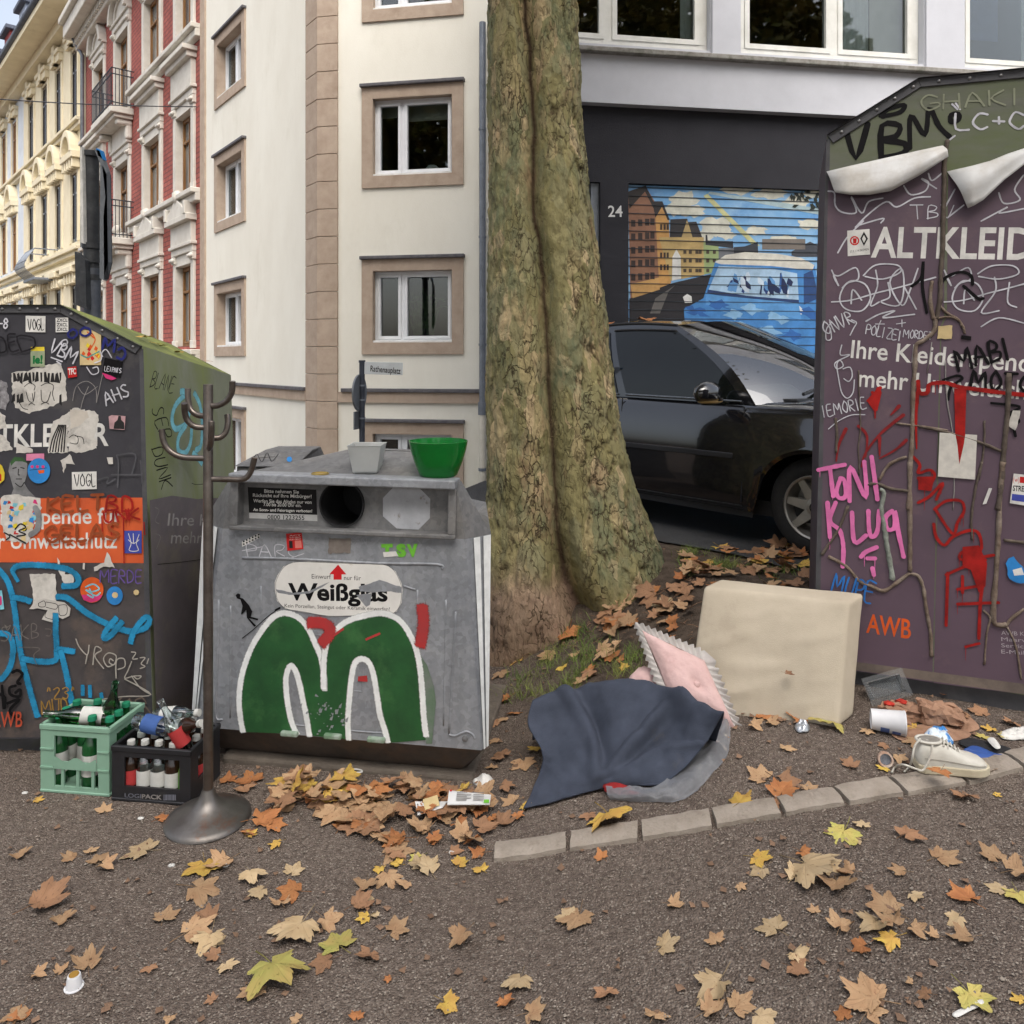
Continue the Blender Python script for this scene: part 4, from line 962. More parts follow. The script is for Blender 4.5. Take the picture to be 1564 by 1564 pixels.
# stickers
def sticker(fc, parent, x0, y0, x1, y1, m, tr, sk=0.0): return patch(fc, 'sticker', parent, [(x0, y0 + sk), (x1, y0), (x1 + sk * .3, y1), (x0 + sk * .3, y1 + sk)], m, tr)
sticker(fA, A, 150, 160, 262, 252, pW, y2, -2); tagtext(fA, A, 'VOGL', (165, 240), (252, 238), 62, 5, pK, y2, 'sticker_writing')
sticker(fA, A, 412, 1042, 552, 1142, pW, y2, 4); tagtext(fA, A, 'VOGL', (428, 1128), (545, 1126), 68, 5.5, pK, y2, 'sticker_writing')
sticker(fA, A, 320, 168, 392, 250, pW, y2, 2)
for k in range(3): write(fA, A, 'ZXCL', (325, 192 + k * 26), (388, 192 + k * 26), 18 / 3.7, pDk, y2, bold=.03, name='sticker_writing')
sticker(fA, A, 178, 345, 258, 448, paint('grey_green_sticker', (150, 160, 130), .85), y2); sticker(fA, A, 180, 335, 256, 358, pYe, y2); write(fA, A, 'ie!', (190, 428), (246, 428), 12, paint('green_print', (30, 110, 60), .9), y2, bold=.05, name='sticker_writing')
sticker(fA, A, 458, 238, 578, 438, pBe, y2)
for k in range(14):
    x, y = random.uniform(475, 565), random.uniform(320, 400); patch(fA, 'sticker_drawing', A, [(x, y - 14), (x + 14, y), (x + 4, y + 16), (x - 10, y + 6)], random.choice([pO, pRo, pYe, pO]), y2, thick=0)
strokes(fA, 'sticker_drawing', A, [[(530, 330), (545, 290), (520, 250)], [(540, 285), (500, 250)]], 1.6, pO, y2); strokes(fA, 'sticker_drawing', A, [[(465, 380), (500, 395), (530, 380), (570, 360)]], 2, paint('teal_print', (80, 150, 140), .9), y2)
patch(fA, 'sticker', A, [(585, 480), (600, 395), (702, 420), (688, 510)], pK, y2); tagtext(fA, A, 'LEIPNIS', (598, 470), (692, 484), 26, 3.5, pWc, y2, 'sticker_writing')
patch(fA, 'sticker', A, [(585, 482), (640, 500), (668, 515), (640, 524), (605, 512)], pPk, y2)
patch(fA, 'sticker', A, [(388, 452), (438, 444), (443, 504), (392, 512)], pRo, y2); write(fA, A, 'TFC', (393, 492), (438, 488), 9, pW, y2, bold=.04, name='sticker_writing')
patch(fA, 'sticker', A, [(622, 730), (640, 722), (718, 728), (712, 806), (628, 800)], paint('photo_print', (196, 158, 160), .8), y2)
patch(fA, 'sticker_photo_figure', A, [(650, 800), (655, 765), (672, 750), (678, 726), (692, 728), (694, 750), (710, 765), (712, 803)], pDk, y2, thick=0)
patch(fA, 'sticker', A, [(155, 942), (256, 940), (256, 982), (155, 980)], paint('pink_pale', (212, 130, 160), .9), y2)
disc(fA, 'sticker', A, 226, 1038, 64, pBs, y2, ry=72); strokes(fA, 'sticker_drawing', A, [[(175, 1035), (270, 1022)]], .8, pDk, y2)
for x in (188, 218, 250): disc(fA, 'sticker_drawing', A, x, 1015, 9, pPk, y2, 10)
patch(fA, 'sticker_drawing', A, [(220, 1036), (258, 1032), (256, 1050), (228, 1054)], pO, y2, thick=0)
patch(fA, 'sticker', A, [(0, 995), (18, 1010), (32, 1050), (30, 1090), (0, 1115)], pYe, y2); patch(fA, 'sticker', A, [(0, 1045), (14, 1060), (14, 1095), (0, 1100)], pRo, y2)
sticker(fA, A, 710, 1378, 810, 1506, pPu, y2); strokes(fA, 'sticker_drawing', A, [[(735, 1395), (750, 1450), (740, 1490), (790, 1490), (780, 1450), (795, 1400)], [(762, 1395), (764, 1450)], [(735, 1430), (764, 1450), (795, 1430)]], 1.1, pW, y2)
patch(fA, 'sticker', A, [(612, 962), (645, 962), (648, 1000), (622, 1000)], pPap, y2)
patch(fA, 'pasted_sheet', A, [(160, 122), (292, 122), (298, 235), (300, 290), (160, 305), (180, 260)], pPap, y3, ragged=.003)
patch(fA, 'pasted_drawing', A, [(195, 262), (230, 250), (290, 262), (340, 270), (372, 300), (365, 340), (330, 356), (296, 340), (282, 375), (222, 358), (250, 310), (200, 300)], paint('cream_print', (190, 186, 178), .9), y3)
strokes(fA, 'drawing_lines', A, [[(205, 275), (235, 262), (240, 290), (210, 292), (205, 275)], [(245, 268), (300, 280), (295, 305), (245, 295)], [(310, 285), (350, 285), (350, 330), (315, 335), (310, 285)], [(250, 310), (240, 345), (285, 360)]], 1.0, pDk, y3)
patch(fA, 'torn_poster', A, [(305, 40), (320, 80), (345, 95), (342, 125), (385, 120), (388, 182), (335, 180), (320, 120), (305, 100)], pPap, y3, ragged=.003)
patch(fA, 'torn_poster', A, [(560, 12), (580, 40), (598, 88), (540, 84), (495, 112), (495, 90), (545, 62)], pPap, y3, ragged=.003); patch(fA, 'torn_poster', A, [(436, 66), (446, 66), (444, 100), (434, 96)], pPap, y3)
disc(fA, 'sticker', A, 482, 205, 60, pO, y3, ry=66); patch(fA, 'sticker_drawing', A, [(428, 230), (536, 232), (520, 258), (480, 270), (440, 258)], pPk, y3, thick=0)
strokes(fA, 'sticker_drawing', A, [[(450, 190), (490, 175), (520, 200), (480, 215), (450, 205), (500, 235), (525, 220)], [(460, 230), (490, 245), (470, 200)]], 2.2, pCy, y3)
disc(fA, 'sticker', A, 600, 235, 42, pBs, y3, ry=48); disc(fA, 'sticker_drawing', A, 602, 232, 16, pBe, y3, 10); disc(fA, 'sticker', A, 712, 218, 15, pBe, y3, 7)
patch(fA, 'sticker', A, [(0, 208), (16, 208), (28, 305), (0, 308)], pCy, y3); patch(fA, 'sticker_drawing', A, [(0, 240), (14, 236), (16, 280), (0, 290)], pPk, y3, thick=0)
# spray and marker writing
spray(fA, 'graffiti_line', A, [[(0, 100), (45, 160), (70, 240), (85, 330), (95, 420), (120, 560), (160, 720), (200, 860)], [(70, 245), (120, 250), (165, 265)], [(300, 240), (360, 250), (450, 320), (560, 380), (680, 420), (760, 400), (780, 360), (755, 350), (700, 420), (682, 480)], [(610, 350), (560, 410), (545, 455), (580, 440), (640, 370)], [(295, 330), (295, 420), (300, 520), (290, 570), (200, 575), (120, 560)], [(300, 510), (390, 525)], [(320, 520), (350, 640), (380, 800)], [(70, 110), (90, 85), (150, 75), (260, 80), (360, 100), (410, 140), (400, 180), (330, 185)], [(0, 430), (50, 440), (75, 500), (60, 600), (20, 660), (0, 670)]], 7.5, pLB, y3)
spray(fA, 'graffiti_line', A, [[(435, 700), (435, 750)], [(472, 700), (474, 760)], [(530, 740), (534, 765)], [(70, 110), (100, 160)]], 5, pLB, y3)
tagtext(fA, A, 'VBM', (285, 360), (420, 430), 80, 9, pWc, y2); strokes(fA, 'graffiti_tag', A, [[(355, 320), (362, 300), (385, 295), (388, 318), (365, 330), (355, 320)], [(298, 395), (360, 418)], [(330, 418), (352, 432)]], 2, pWc, y2)
tagtext(fA, A, 'AHS', (610, 665), (745, 610), 70, 8, pWc, y2); tagtext(fA, A, '-8', (0, 230), (50, 232), 56, 8, pWc, y2)
tagtext(fA, A, 'OO', (395, 290), (520, 270), 50, 13, pNv, y2); tagtext(fA, A, 'M', (585, 345), (655, 360), 65, 14, pNv, y2); strokes(fA, 'graffiti_tag', A, [[(680, 350), (705, 340), (718, 375), (700, 405), (672, 395)]], 4, pNv, y2)
strokes(fA, 'graffiti_tag', A, [[(545, 425), (580, 410), (585, 370), (610, 350), (640, 395)], [(500, 450), (530, 490), (565, 480), (560, 450), (535, 455)], [(575, 360), (590, 390)]], 1.6, pWc, y2)
tagtext(fA, A, 'DE', (10, 370), (110, 350), 90, 10, paint('faded_black', (36, 34, 38), .8), y2); tagtext(fA, A, 'D', (125, 365), (215, 350), 90, 9, MATS['faded_black'], y2)
strokes(fA, 'scratch_marks', A, [[(420, 640), (440, 560), (500, 530), (550, 570), (555, 650)], [(450, 560), (490, 605), (560, 560)], [(465, 690), (480, 630), (510, 560)], [(590, 490), (570, 580), (555, 650)]], .9, pG, y2)
strokes(fA, 'scratch_marks', A, [[(670, 955), (680, 1000), (675, 1130)], [(670, 950), (775, 945), (755, 1060)], [(640, 1060), (815, 1060)], [(560, 1090), (620, 1075), (615, 1110), (660, 1085)], [(805, 980), (815, 1110)]], 2.2, paint('thin_grey_paint', (92, 92, 96), .8), y2)
tagtext(fA, A, 'BD', (610, 1265), (760, 1270), 85, 12, pR, y2, drips=2); tagtext(fA, A, 'UNK', (600, 1330), (800, 1310), 60, 11, pR, y2, drips=1); strokes(fA, 'graffiti_drip', A, [[(708, 1300), (710, 1420), (712, 1560)], [(585, 1300), (590, 1380)], [(640, 1330), (640, 1400)], [(825, 1330), (830, 1400)]], 1.8, pR, y2)
for s_, a, b, h in (('KELT', (280, 1270), (600, 1255), 80), ('GELAS', (270, 1440), (680, 1420), 85)): tagtext(fA, A, s_, a, b, h, 16, paint('faded_brown_paint', (150, 76, 44), .85), y2, name='faded_writing')
tagtext(fA, A, 'MERDE', (525, 165), (740, 168), 66, 6, pV, y3)
strokes(fA, 'graffiti_tag', A, [[(402, 458), (420, 500), (460, 540), (470, 490)], [(460, 540), (452, 585)], [(490, 590), (502, 500), (535, 515), (500, 545), (545, 610)], [(600, 590), (565, 600), (545, 560), (570, 530), (610, 545), (600, 590), (575, 580), (580, 560), (595, 570)], [(610, 660), (612, 570), (650, 560), (655, 600), (620, 615)], [(690, 575), (672, 620), (655, 660), (700, 650), (740, 650), (720, 665), (700, 650)], [(655, 665), (790, 745), (650, 755), (540, 770), (450, 790)], [(690, 650), (735, 710), (790, 745)], [(690, 525), (712, 530), (695, 560), (720, 560)], [(735, 555), (760, 555), (740, 585), (760, 600), (735, 610)], [(778, 560), (770, 585)]], 1.7, paint('pale_paint_pen', (170, 164, 154), .85), y3)
tagtext(fA, A, 'KO', (580, 870), (690, 880), 110, 7, paint('dim_paint_pen', (118, 106, 96), .85), y3); strokes(fA, 'graffiti_tag', A, [[(745, 760), (710, 775), (725, 800), (765, 790), (745, 760)], [(730, 805), (690, 850), (700, 905), (760, 910), (795, 860), (760, 805)], [(480, 800), (530, 780), (545, 800)]], 2, MATS['dim_paint_pen'], y3)
tagtext(fA, A, '"23"', (255, 770), (400, 765), 58, 5.5, pGo, y3); tagtext(fA, A, 'MUD', (225, 845), (360, 835), 68, 6, pGo, y3); strokes(fA, 'graffiti_tag', A, [[(375, 820), (420, 800), (450, 790)]], 1.6, pGo, y3)
strokes(fA, 'graffiti_tag', A, [[(75, 630), (100, 620), (125, 640), (100, 680), (115, 690)], [(90, 700), (60, 710), (65, 745), (110, 755), (115, 720), (90, 735)], [(50, 790), (110, 770), (60, 830), (120, 880)], [(0, 740), (35, 760), (30, 820), (20, 700)]], 4.5, pK, y3)
write(fA, A, 'AWB', (-35, 914), (125, 912), 80 / 3.4, paint('faded_orange_print', (176, 76, 52), .85), y3, bold=.01)
tagtext(fA, A, 'SAKB', (20, 470), (210, 455), 75, 4, paint('faint_chalk', (116, 110, 104), .8), y3); strokes(fA, 'scratch_marks', A, [[(245, 405), (275, 410), (270, 440), (250, 440)], [(110, 500), (215, 505), (185, 540), (200, 590)], [(35, 385), (50, 395), (65, 385), (50, 412), (35, 385)]], 1.0, MATS['faint_chalk'], y3)
# right side of the box
fS = Face(fA.pt(0, 0), backA, (0, 0, 1)); fS.lay = .002
sideV = lambda px, py: (px, py)
patch(fS, 'lower_side_sheet', A, [(228, 764), (262, 757), (300, 762), (343, 760), (349, 1086), (239, 1124)], mat('grey_purple_sheet', rgb(112, 104, 106), rgb(98, 92, 94), 5, .6, c3=rgb(120, 114, 100), s3=4), thick=0)
write(fS, A, 'Ihre Kleiderspende', (255, 803), (410, 802), 19, paint('dim_white_print', (168, 164, 160), .85)); write(fS, A, 'mehr Umwelt', (260, 830), (370, 829), 19, MATS['dim_white_print'])
spray(fS, 'graffiti_bubble', A, [[(285, 600), (268, 618), (262, 640), (268, 655), (285, 645), (288, 620), (283, 600), (275, 598)], [(283, 650), (272, 668), (272, 688), (282, 692), (290, 678), (292, 655)], [(296, 600), (305, 620), (308, 650), (306, 680), (298, 688)], [(294, 692), (302, 700), (308, 708)]], 8, pCy)
tagtext(fS, A, 'BLANE', (228, 590), (262, 600), 24, 1.6, pDk)
for k, s_ in enumerate(('SER', 'DUNK')): tagtext(fS, A, s_, (230, 625 + k * 62), (246, 672 + k * 75), 18, 2, pK)
strokes(fS, 'graffiti_tag', A, [[(236, 775), (242, 780), (236, 795), (242, 800)], [(236, 815), (244, 820), (238, 838)]], 1.2, pG)
strokes(fS, 'weld_seam', A, [[(292, 738), (300, 740), (322, 738)], [(240, 862), (280, 858), (340, 850)]], 1.0, pDk)
m = MB()
for px_, py_ in ((222, 502), (228, 513), (235, 515), (240, 520), (248, 528), (325, 557)):
    pass

# ---------------------------------------------------------------- glass container
zincg = mat('galvanised_steel', rgb(144, 147, 151), rgb(130, 133, 138), 3, .55, .25, c3=rgb(148, 150, 152), s3=9, con3=(.5, .75), bump=.06, bscale=70)
def spangle(m):
    N = m.node_tree.nodes; L = m.node_tree.links; b = N['Principled BSDF']; src = b.inputs['Base Color'].links[0].from_socket
    tc = N.new('ShaderNodeTexCoord'); vo = N.new('ShaderNodeTexVoronoi'); vo.inputs['Scale'].default_value = 55; L.new(tc.outputs['Object'], vo.inputs['Vector'])
    sp = N.new('ShaderNodeSeparateColor'); L.new(vo.outputs['Color'], sp.inputs[0]); r = N.new('ShaderNodeMapRange'); r.inputs[3].default_value = .86; r.inputs[4].default_value = 1.12; L.new(sp.outputs[0], r.inputs[0])
    mp = N.new('ShaderNodeMapping'); mp.inputs['Scale'].default_value = (14, 14, 1.2); L.new(tc.outputs['Object'], mp.inputs[0]); n = N.new('ShaderNodeTexNoise'); n.inputs['Scale'].default_value = 1; n.inputs['Detail'].default_value = 6; L.new(mp.outputs[0], n.inputs['Vector'])
    r2 = N.new('ShaderNodeMapRange'); r2.inputs[1].default_value = .3; r2.inputs[2].default_value = .7; r2.inputs[3].default_value = .84; r2.inputs[4].default_value = 1.08; L.new(n.outputs['Fac'], r2.inputs[0])
    mm = N.new('ShaderNodeMath'); mm.operation = 'MULTIPLY'; L.new(r.outputs[0], mm.inputs[0]); L.new(r2.outputs[0], mm.inputs[1])
    hv = N.new('ShaderNodeHueSaturation'); L.new(mm.outputs[0], hv.inputs['Value']); L.new(src, hv.inputs['Color']); L.new(hv.outputs[0], b.inputs['Base Color'])
zincd = mat('dull_galvanised', rgb(122, 122, 122), rgb(104, 104, 104), 5, .6, .3, c3=rgb(140, 136, 130), s3=4, con3=(.5, .8))
spangle(zincg); spangle(zincd)
rustb = mat('grimy_underside', rgb(84, 74, 66), rgb(66, 58, 52), 8, .85, c3=rgb(96, 76, 60), s3=5)
blackr = mat('black_rubber', rgb(20, 20, 22), rgb(28, 28, 30), 10, .8)
fC = Face(P(303, 1110, 3.15), P(735, 1146, 2.985) - P(303, 1110, 3.15), (0, .03, 1))
C = thing('glass_container', 'galvanised steel bottle bank sprayed with a green white outlined letter', 'container', tuple(fC.pt(.55, 0, -.5).xy) + (0,))
g4 = lambda x, y: (280 + x / 3.3277, 560 + y / 3.3277); g5 = lambda x, y: (280 + x / 3.3277, 880 + y / 3.3277)
Wb = fC.uv(735, 1146)[0]; v1 = fC.uv(520, 815)[1]; ul = fC.uv(340, 812)[0]; ur = fC.uv(711, 818)[0]
def ring(u0, u1, cu0, cu1, w0, w1, cw, v): return [fC.pt(u, v, -w) for u, w in ((u0, w0), (u1, w0), (cu1, w0 + cw), (cu1, w1 - cw), (u1, w1), (u0, w1), (cu0, w1 - cw), (cu0, w0 + cw))]
_ring = ring
def ring(*a): return [p + fC.r * (-.2 * -(p - fC.o).dot(fC.n)) for p in _ring(*a)]
oL, oR = -.045, Wb + .03
R0 = ring(.0, Wb, oL, oR, 0, 1.05, .05, 0); R1 = ring(ul, ur, oL, oR, 0, 1.05, .12, v1)
def loftparts(a, b, names, m_):
    for i in range(8):
        if not names[i]: continue
        j = (i + 1) % 8; m = MB(); rows = [[a[i].lerp(a[j], t / 6).lerp(b[i].lerp(b[j], t / 6), s / 6) for t in range(7)] for s in range(7)]
        m.grid(rows); m.build(names[i], m_, C)
loftparts(R0, R1, ['front_panel', 'corner_panel', 'side_panel', 'corner_panel', 'rear_panel', 'corner_panel', 'side_panel', 'corner_panel'], zincg)
vh = fC.uv(520, 727)[1]; hl, hr = fC.uv(357, 727)[0], fC.uv(697, 733)[0]
R2 = ring(hl, hr, hl - .02, hr + .02, .0, .85, .05, vh - .01)
for i in (3, 4, 5, 6): R2[i] = R2[i] - fC.u * .34
loftparts(R1, R2, [None] + ['shoulder'] * 7, zincd)
zap = 1.31; va = (zap - fC.o.z); al, ar = fC.uv(505, 700)[0] - .03, fC.uv(600, 700)[0] + .03
R3 = [fC.pt(u, va, -w) for u, w in ((al, .30), (ar, .30), (ar + .01, .31), (ar + .01, .37), (ar, .38), (al, .38), (al - .01, .37), (al - .01, .31))]
R2b = ring(hl + .03, hr - .01, hl + .02, hr, .02, .85, .03, vh - .009)
for i in (3, 4, 5, 6): R2b[i] = R2b[i] - fC.u * .34
loftparts(R2b, R3, ['roof_slope'] * 8, zincd)
m = MB(); m.poly([p + V((0, 0, .002)) for p in R3]); m.build('roof_cap', zincd, C)
for a_, b_, c_ in ((R1[0], fC.pt(hl + .02, v1, 0), R2[0]), (R1[1], fC.pt(hr - .02, v1, 0), R2[1])):
    m = MB(); m.poly([a_, b_, c_ + (b_ - a_).normalized() * .03, c_]); m.build('shoulder_gusset', zincd, C)
# underside, skids and slab
RU = ring(.07, Wb - .08, .04, Wb - .05, .1, .9, .03, -.13); loftparts(R0, RU, ['underside'] * 8, rustb)
m = MB(); m.poly(RU); m.build('base_plate', rustb, C)
for u in (.16, Wb - .28):
    m = MB(); m.fbox(fC, u, u + .12, -.16, -.11, -.88, -.18); m.build('skid', rustb, C)
m = MB(); m.fbox(fC, .08, Wb - .04, -.26, -.134, -1.0, -.045)
slab_o = m.build('concrete_slab', mat('concrete_slab', rgb(112, 104, 94), rgb(92, 84, 76), 9, .95, bump=.3, bscale=60), None, bevel=.012); tag(slab_o, 'low concrete slab under the steel bottle bank', 'slab')
# white stripes on the chamfered corners
for (a, b, c, d, off) in ((R0[7], R0[0], R1[0], R1[7], V((-.004, -.006, 0))), (R0[1], R0[2], R1[2], R1[1], V((.002, -.006, 0)))):
    for f0, f1 in ((.02, .5), (.62, .8)) if off.x < 0 else ((.3, .55), (.68, .98)):
        m = MB(); rows = [[(a.lerp(b, f).lerp(d.lerp(c, f), s / 8)) + off for f in (f0, (f0 + f1) / 2, f1)] for s in range(9)]; m.grid(rows); m.build('white_stripe', pWs, C)
# header: frame, recessed plate with the round slot, sign
xs = [fC.uv(x, 770)[0] for x in (355, 367, 686, 698)]; ys = [fC.uv(520, y)[1] for y in (815, 808, 740, 726)]
m = MB(); m.fbox(fC, xs[0], xs[3], ys[2], ys[3], -.06, .045); m.build('header_ledge', zincg, C, bevel=.006)
m = MB(); m.fbox(fC, xs[0], xs[3], ys[0], ys[1], -.06, .025); m.build('header_lip', zincd, C, bevel=.004)
for a, b in ((xs[0], xs[1]), (xs[2], xs[3])):
    m = MB(); m.fbox(fC, a, b, ys[1], ys[2], -.06, .024); m.build('header_post', zincd, C, bevel=.003)
fH = Face(fC.pt(0, 0, -.03), fC.r, fC.u)
hc = fH.uv(523, 770); hr_ = abs(fH.uv(555, 770)[0] - hc[0])
m = MB(); n = 48; rect = []
for k in range(n):
    t = 2 * math.pi * k / n; dx, dy = math.cos(t), math.sin(t)
    sx = ((xs[2] if dx > 0 else xs[1]) - hc[0]) / dx if abs(dx) > 1e-6 else 1e9; sy = ((ys[2] if dy > 0 else ys[1]) - hc[1]) / dy if abs(dy) > 1e-6 else 1e9
    s = min(sx, sy); rect.append((hc[0] + dx * s, hc[1] + dy * s))
corners = [(xs[1], ys[1]), (xs[2], ys[1]), (xs[2], ys[2]), (xs[1], ys[2])]
for c_ in corners:
    i = min(range(n), key=lambda i: math.dist(rect[i], c_)); rect[i] = c_
ids1 = [m.vert(fH.pt(u, v)) for u, v in rect]; ids2 = [m.vert(fH.pt(hc[0] + hr_ * math.cos(2 * math.pi * k / n), hc[1] + hr_ * math.sin(2 * math.pi * k / n))) for k in range(n)]
for k in range(n): m.face(ids1[k], ids1[(k + 1) % n], ids2[(k + 1) % n], ids2[k])
m.build('header_plate', zincd, C)
M = Matrix.Translation(fH.pt(hc[0], hc[1], 0)) @ fH.n.to_track_quat('Z', 'Y').to_matrix().to_4x4()
m = MB(); m.lathe([(hr_, -.25), (hr_, .012), (hr_ + .006, .014), (hr_ + .006, .0), (hr_ + .001, -.001)], 40, M, capb=True); m.build('bottle_slot', blackr, C, smooth=True, angle=40)
patch(fH, 'notice_plate', C, [(328, 612), (676, 625), (682, 785), (336, 770)], paint('black_plate', (30, 29, 30), .8, .4), g4, thick=.002)
patch(fH, 'notice_plate_strip', C, [(335, 742), (681, 753), (682, 785), (336, 770)], paint('grey_plate', (176, 176, 174), .9, .4), g4, thick=0)
for s_, a, b, h in (('Bitte nehmen Sie', (412, 640), (588, 645), 17), ('Rücksicht auf Ihre Mitbürger!', (354, 661), (652, 668), 17), ('Werfen Sie das Altglas nur von', (356, 689), (652, 697), 17), ('7.00 bis 20.00 Uhr ein.', (408, 708), (600, 713), 17), ('An Sonn- und Feiertagen verboten!', (356, 733), (655, 741), 15)): write(fH, C, s_, a, b, h / 3.33, pW, g4, bold=.015)
write(fH, C, '0800 1223255', (428, 774), (616, 779), 22 / 3.33, pDk, g4, bold=.01)
patch(fH, 'octagon_plate', C, [(1065, 615), (1195, 612), (1255, 672), (1253, 770), (1195, 828), (1085, 822), (1015, 760), (1015, 668)], mat('grey_octagon', rgb(176, 178, 182), rgb(156, 158, 162), 12, .6, c3=rgb(120, 112, 100), s3=22, con3=(.62, .7)), g4, thick=.002)
# panel stickers
patch(fC, 'sticker', C, [(298, 890), (385, 845), (392, 868), (300, 915)], pW, g4)
for k in range(12): disc(fC, 'sticker_drawing', C, 308 + (k % 6) * 15, 888 + (k // 6) * 14 - (k % 6) * 7, 5, pK, g4, 6)
tagtext(fC, C, 'PARC', (325, 965), (590, 965), 60, 4.5, pWc, g4); strokes(fC, 'graffiti_tag', C, [[(300, 935), (400, 915)], [(540, 975), (612, 950)]], 1.3, pWc, g4)
tagtext(fC, C, 'NUR WIR', (340, 905), (520, 900), 32, 2, paint('faint_white_pen', (158, 160, 164), .9), g4); tagtext(fC, C, 'LTRA BIEGEN', (620, 895), (930, 900), 32, 2, MATS['faint_white_pen'], g4)
patch(fC, 'sticker', C, [(523, 848), (603, 842), (611, 926), (530, 936)], pRo, g4); patch(fC, 'sticker_drawing', C, [(538, 885), (556, 885), (558, 922), (540, 922)], pDk, g4, thick=0)
for k in range(3): write(fC, C, 'AUF GEHT' if k else 'ACT', (540, 862 + k * 10), (598, 859 + k * 10), 2, pW, g4, name='sticker_writing')
patch(fC, 'sticker_drawing', C, [(568, 885), (600, 882), (604, 920), (570, 922)], paint('pale_red', (212, 120, 110), .9), g4, thick=0)
patch(fC, 'old_sticker', C, [(742, 870), (855, 872), (850, 945), (735, 950)], mat('weathered_sticker', rgb(128, 120, 112), rgb(104, 96, 90), 20, .8), g4, ragged=.003)
for s_, x0, x1 in (('T', 1010, 1068), ('S', 1085, 1135), ('V', 1138, 1195)): write(fC, C, s_, (x0, 962), (x1, 960), 17, pLg, g4, bold=.07, name='spray_letter')
patch(fC, 'torn_poster', C, [(1016, 942), (1080, 938), (1095, 962), (1020, 968)], pW, g4)
# oval label
ov = [(466, 1095), (480, 1060), (510, 1015), (560, 992), (640, 990), (780, 996), (920, 1000), (1030, 1005), (1080, 1040), (1110, 1100), (1115, 1135), (1110, 1200), (1085, 1245), (1040, 1258), (900, 1265), (740, 1268), (600, 1245), (520, 1230), (478, 1190), (468, 1140)]
patch(fC, 'oval_label', C, ov, mat('label_white', rgb(216, 214, 208), rgb(204, 202, 196), 12, .5, c3=rgb(176, 166, 150), s3=10, con3=(.62, .78)), g4)
strokes(fC, 'label_border', C, [[(p[0] * .985 + 12, p[1] * .985 + 17) for p in ov] + [(ov[0][0] * .985 + 12, ov[0][1] * .985 + 17)]], .5, pDk, g4)
patch(fC, 'label_arrow', C, [(788, 1005), (830, 1055), (806, 1055), (806, 1082), (765, 1082), (765, 1055), (744, 1053)], paint('arrow_red', (200, 36, 40), .9), g4, thick=0)
write(fC, C, 'Einwurf', (654, 1076), (752, 1078), 7, pDk, g4); write(fC, C, 'nur für', (818, 1083), (904, 1085), 7, pDk, g4)
write(fC, C, 'Weißglas', (535, 1183), (1040, 1190), 25, pK, g4, bold=.03)
write(fC, C, 'Kein Porzellan, Steingut oder Keramik einwerfen!', (516, 1222), (1050, 1240), 5.5, pDk, g4)
patch(fC, 'label_tear', C, [(470, 1130), (560, 1148), (640, 1140), (745, 1092), (700, 1125), (640, 1152), (550, 1160), (480, 1148)], zincg, g4, ragged=.001); patch(fC, 'label_tear', C, [(890, 1118), (1000, 1085), (1040, 1095), (1112, 1120), (1112, 1150), (1040, 1140), (960, 1150), (900, 1140)], zincg, g4, ragged=.002)
patch(fC, 'label_tear', C, [(880, 1160), (960, 1150), (950, 1210), (930, 1220), (905, 1190)], zincg, g4, ragged=.001)
# stick figure sticker and its slope
patch(fC, 'figure_sticker', C, [(267, 95), (280, 86), (292, 92), (290, 108), (305, 112), (335, 145), (352, 178), (345, 205), (383, 215), (380, 224), (335, 212), (372, 250), (362, 256), (325, 210), (322, 170), (300, 195), (295, 190), (303, 150), (292, 118), (275, 112)], pK, g5, thick=0)
strokes(fC, 'figure_sticker', C, [[(302, 314), (360, 268), (430, 205), (490, 162)]], 1.3, pK, g5); strokes(fC, 'figure_sticker', C, [[(470, 172), (492, 160)]], 3, pK, g5)
# the big sprayed letter
outer = [(300, 790), (290, 720), (285, 620), (300, 500), (340, 380), (390, 290), (450, 215), (510, 190), (570, 200), (620, 245), (660, 320), (695, 400), (712, 490), (716, 420), (730, 340), (765, 285), (830, 230), (920, 200), (1010, 190), (1080, 210), (1130, 265), (1175, 350), (1200, 450), (1215, 580), (1222, 700), (1240, 830), (1050, 845), (1030, 790), (1000, 700), (985, 600), (965, 490), (940, 430), (905, 415), (870, 440), (852, 520), (842, 640), (838, 740), (842, 828), (645, 808), (625, 720), (605, 620), (590, 540), (570, 480), (550, 455), (530, 480), (522, 540), (530, 640), (550, 740), (590, 800)]
patch(fC, 'graffiti_fill', C, outer, pGn, g5, thick=0)
patch(fC, 'graffiti_fill', C, [(1205, 400), (1240, 450), (1275, 560), (1285, 640), (1265, 850), (1235, 850), (1222, 700), (1215, 560)], mat('green_overspray', rgb(84, 108, 84), rgb(110, 116, 110), 9, .6), g5, thick=0)
spray(fC, 'graffiti_outline', C, [[(305, 788), (292, 720), (285, 620), (300, 500), (340, 380), (390, 290), (450, 215), (510, 186), (580, 205), (630, 255), (665, 325), (700, 410), (716, 500), (718, 575)], [(714, 570), (716, 430), (730, 340), (765, 285), (830, 230), (920, 200), (1010, 187), (1085, 212), (1135, 265), (1178, 350), (1202, 450), (1215, 580), (1222, 700), (1235, 810)], [(580, 800), (552, 740), (532, 640), (523, 540), (532, 478), (550, 455), (572, 480), (592, 545), (608, 625), (628, 720), (642, 808)], [(842, 826), (838, 740), (845, 630), (856, 520), (874, 440), (908, 420), (942, 435), (965, 490), (985, 600), (1000, 700), (1025, 780), (1040, 840)]], 7.5, pWs, g5)
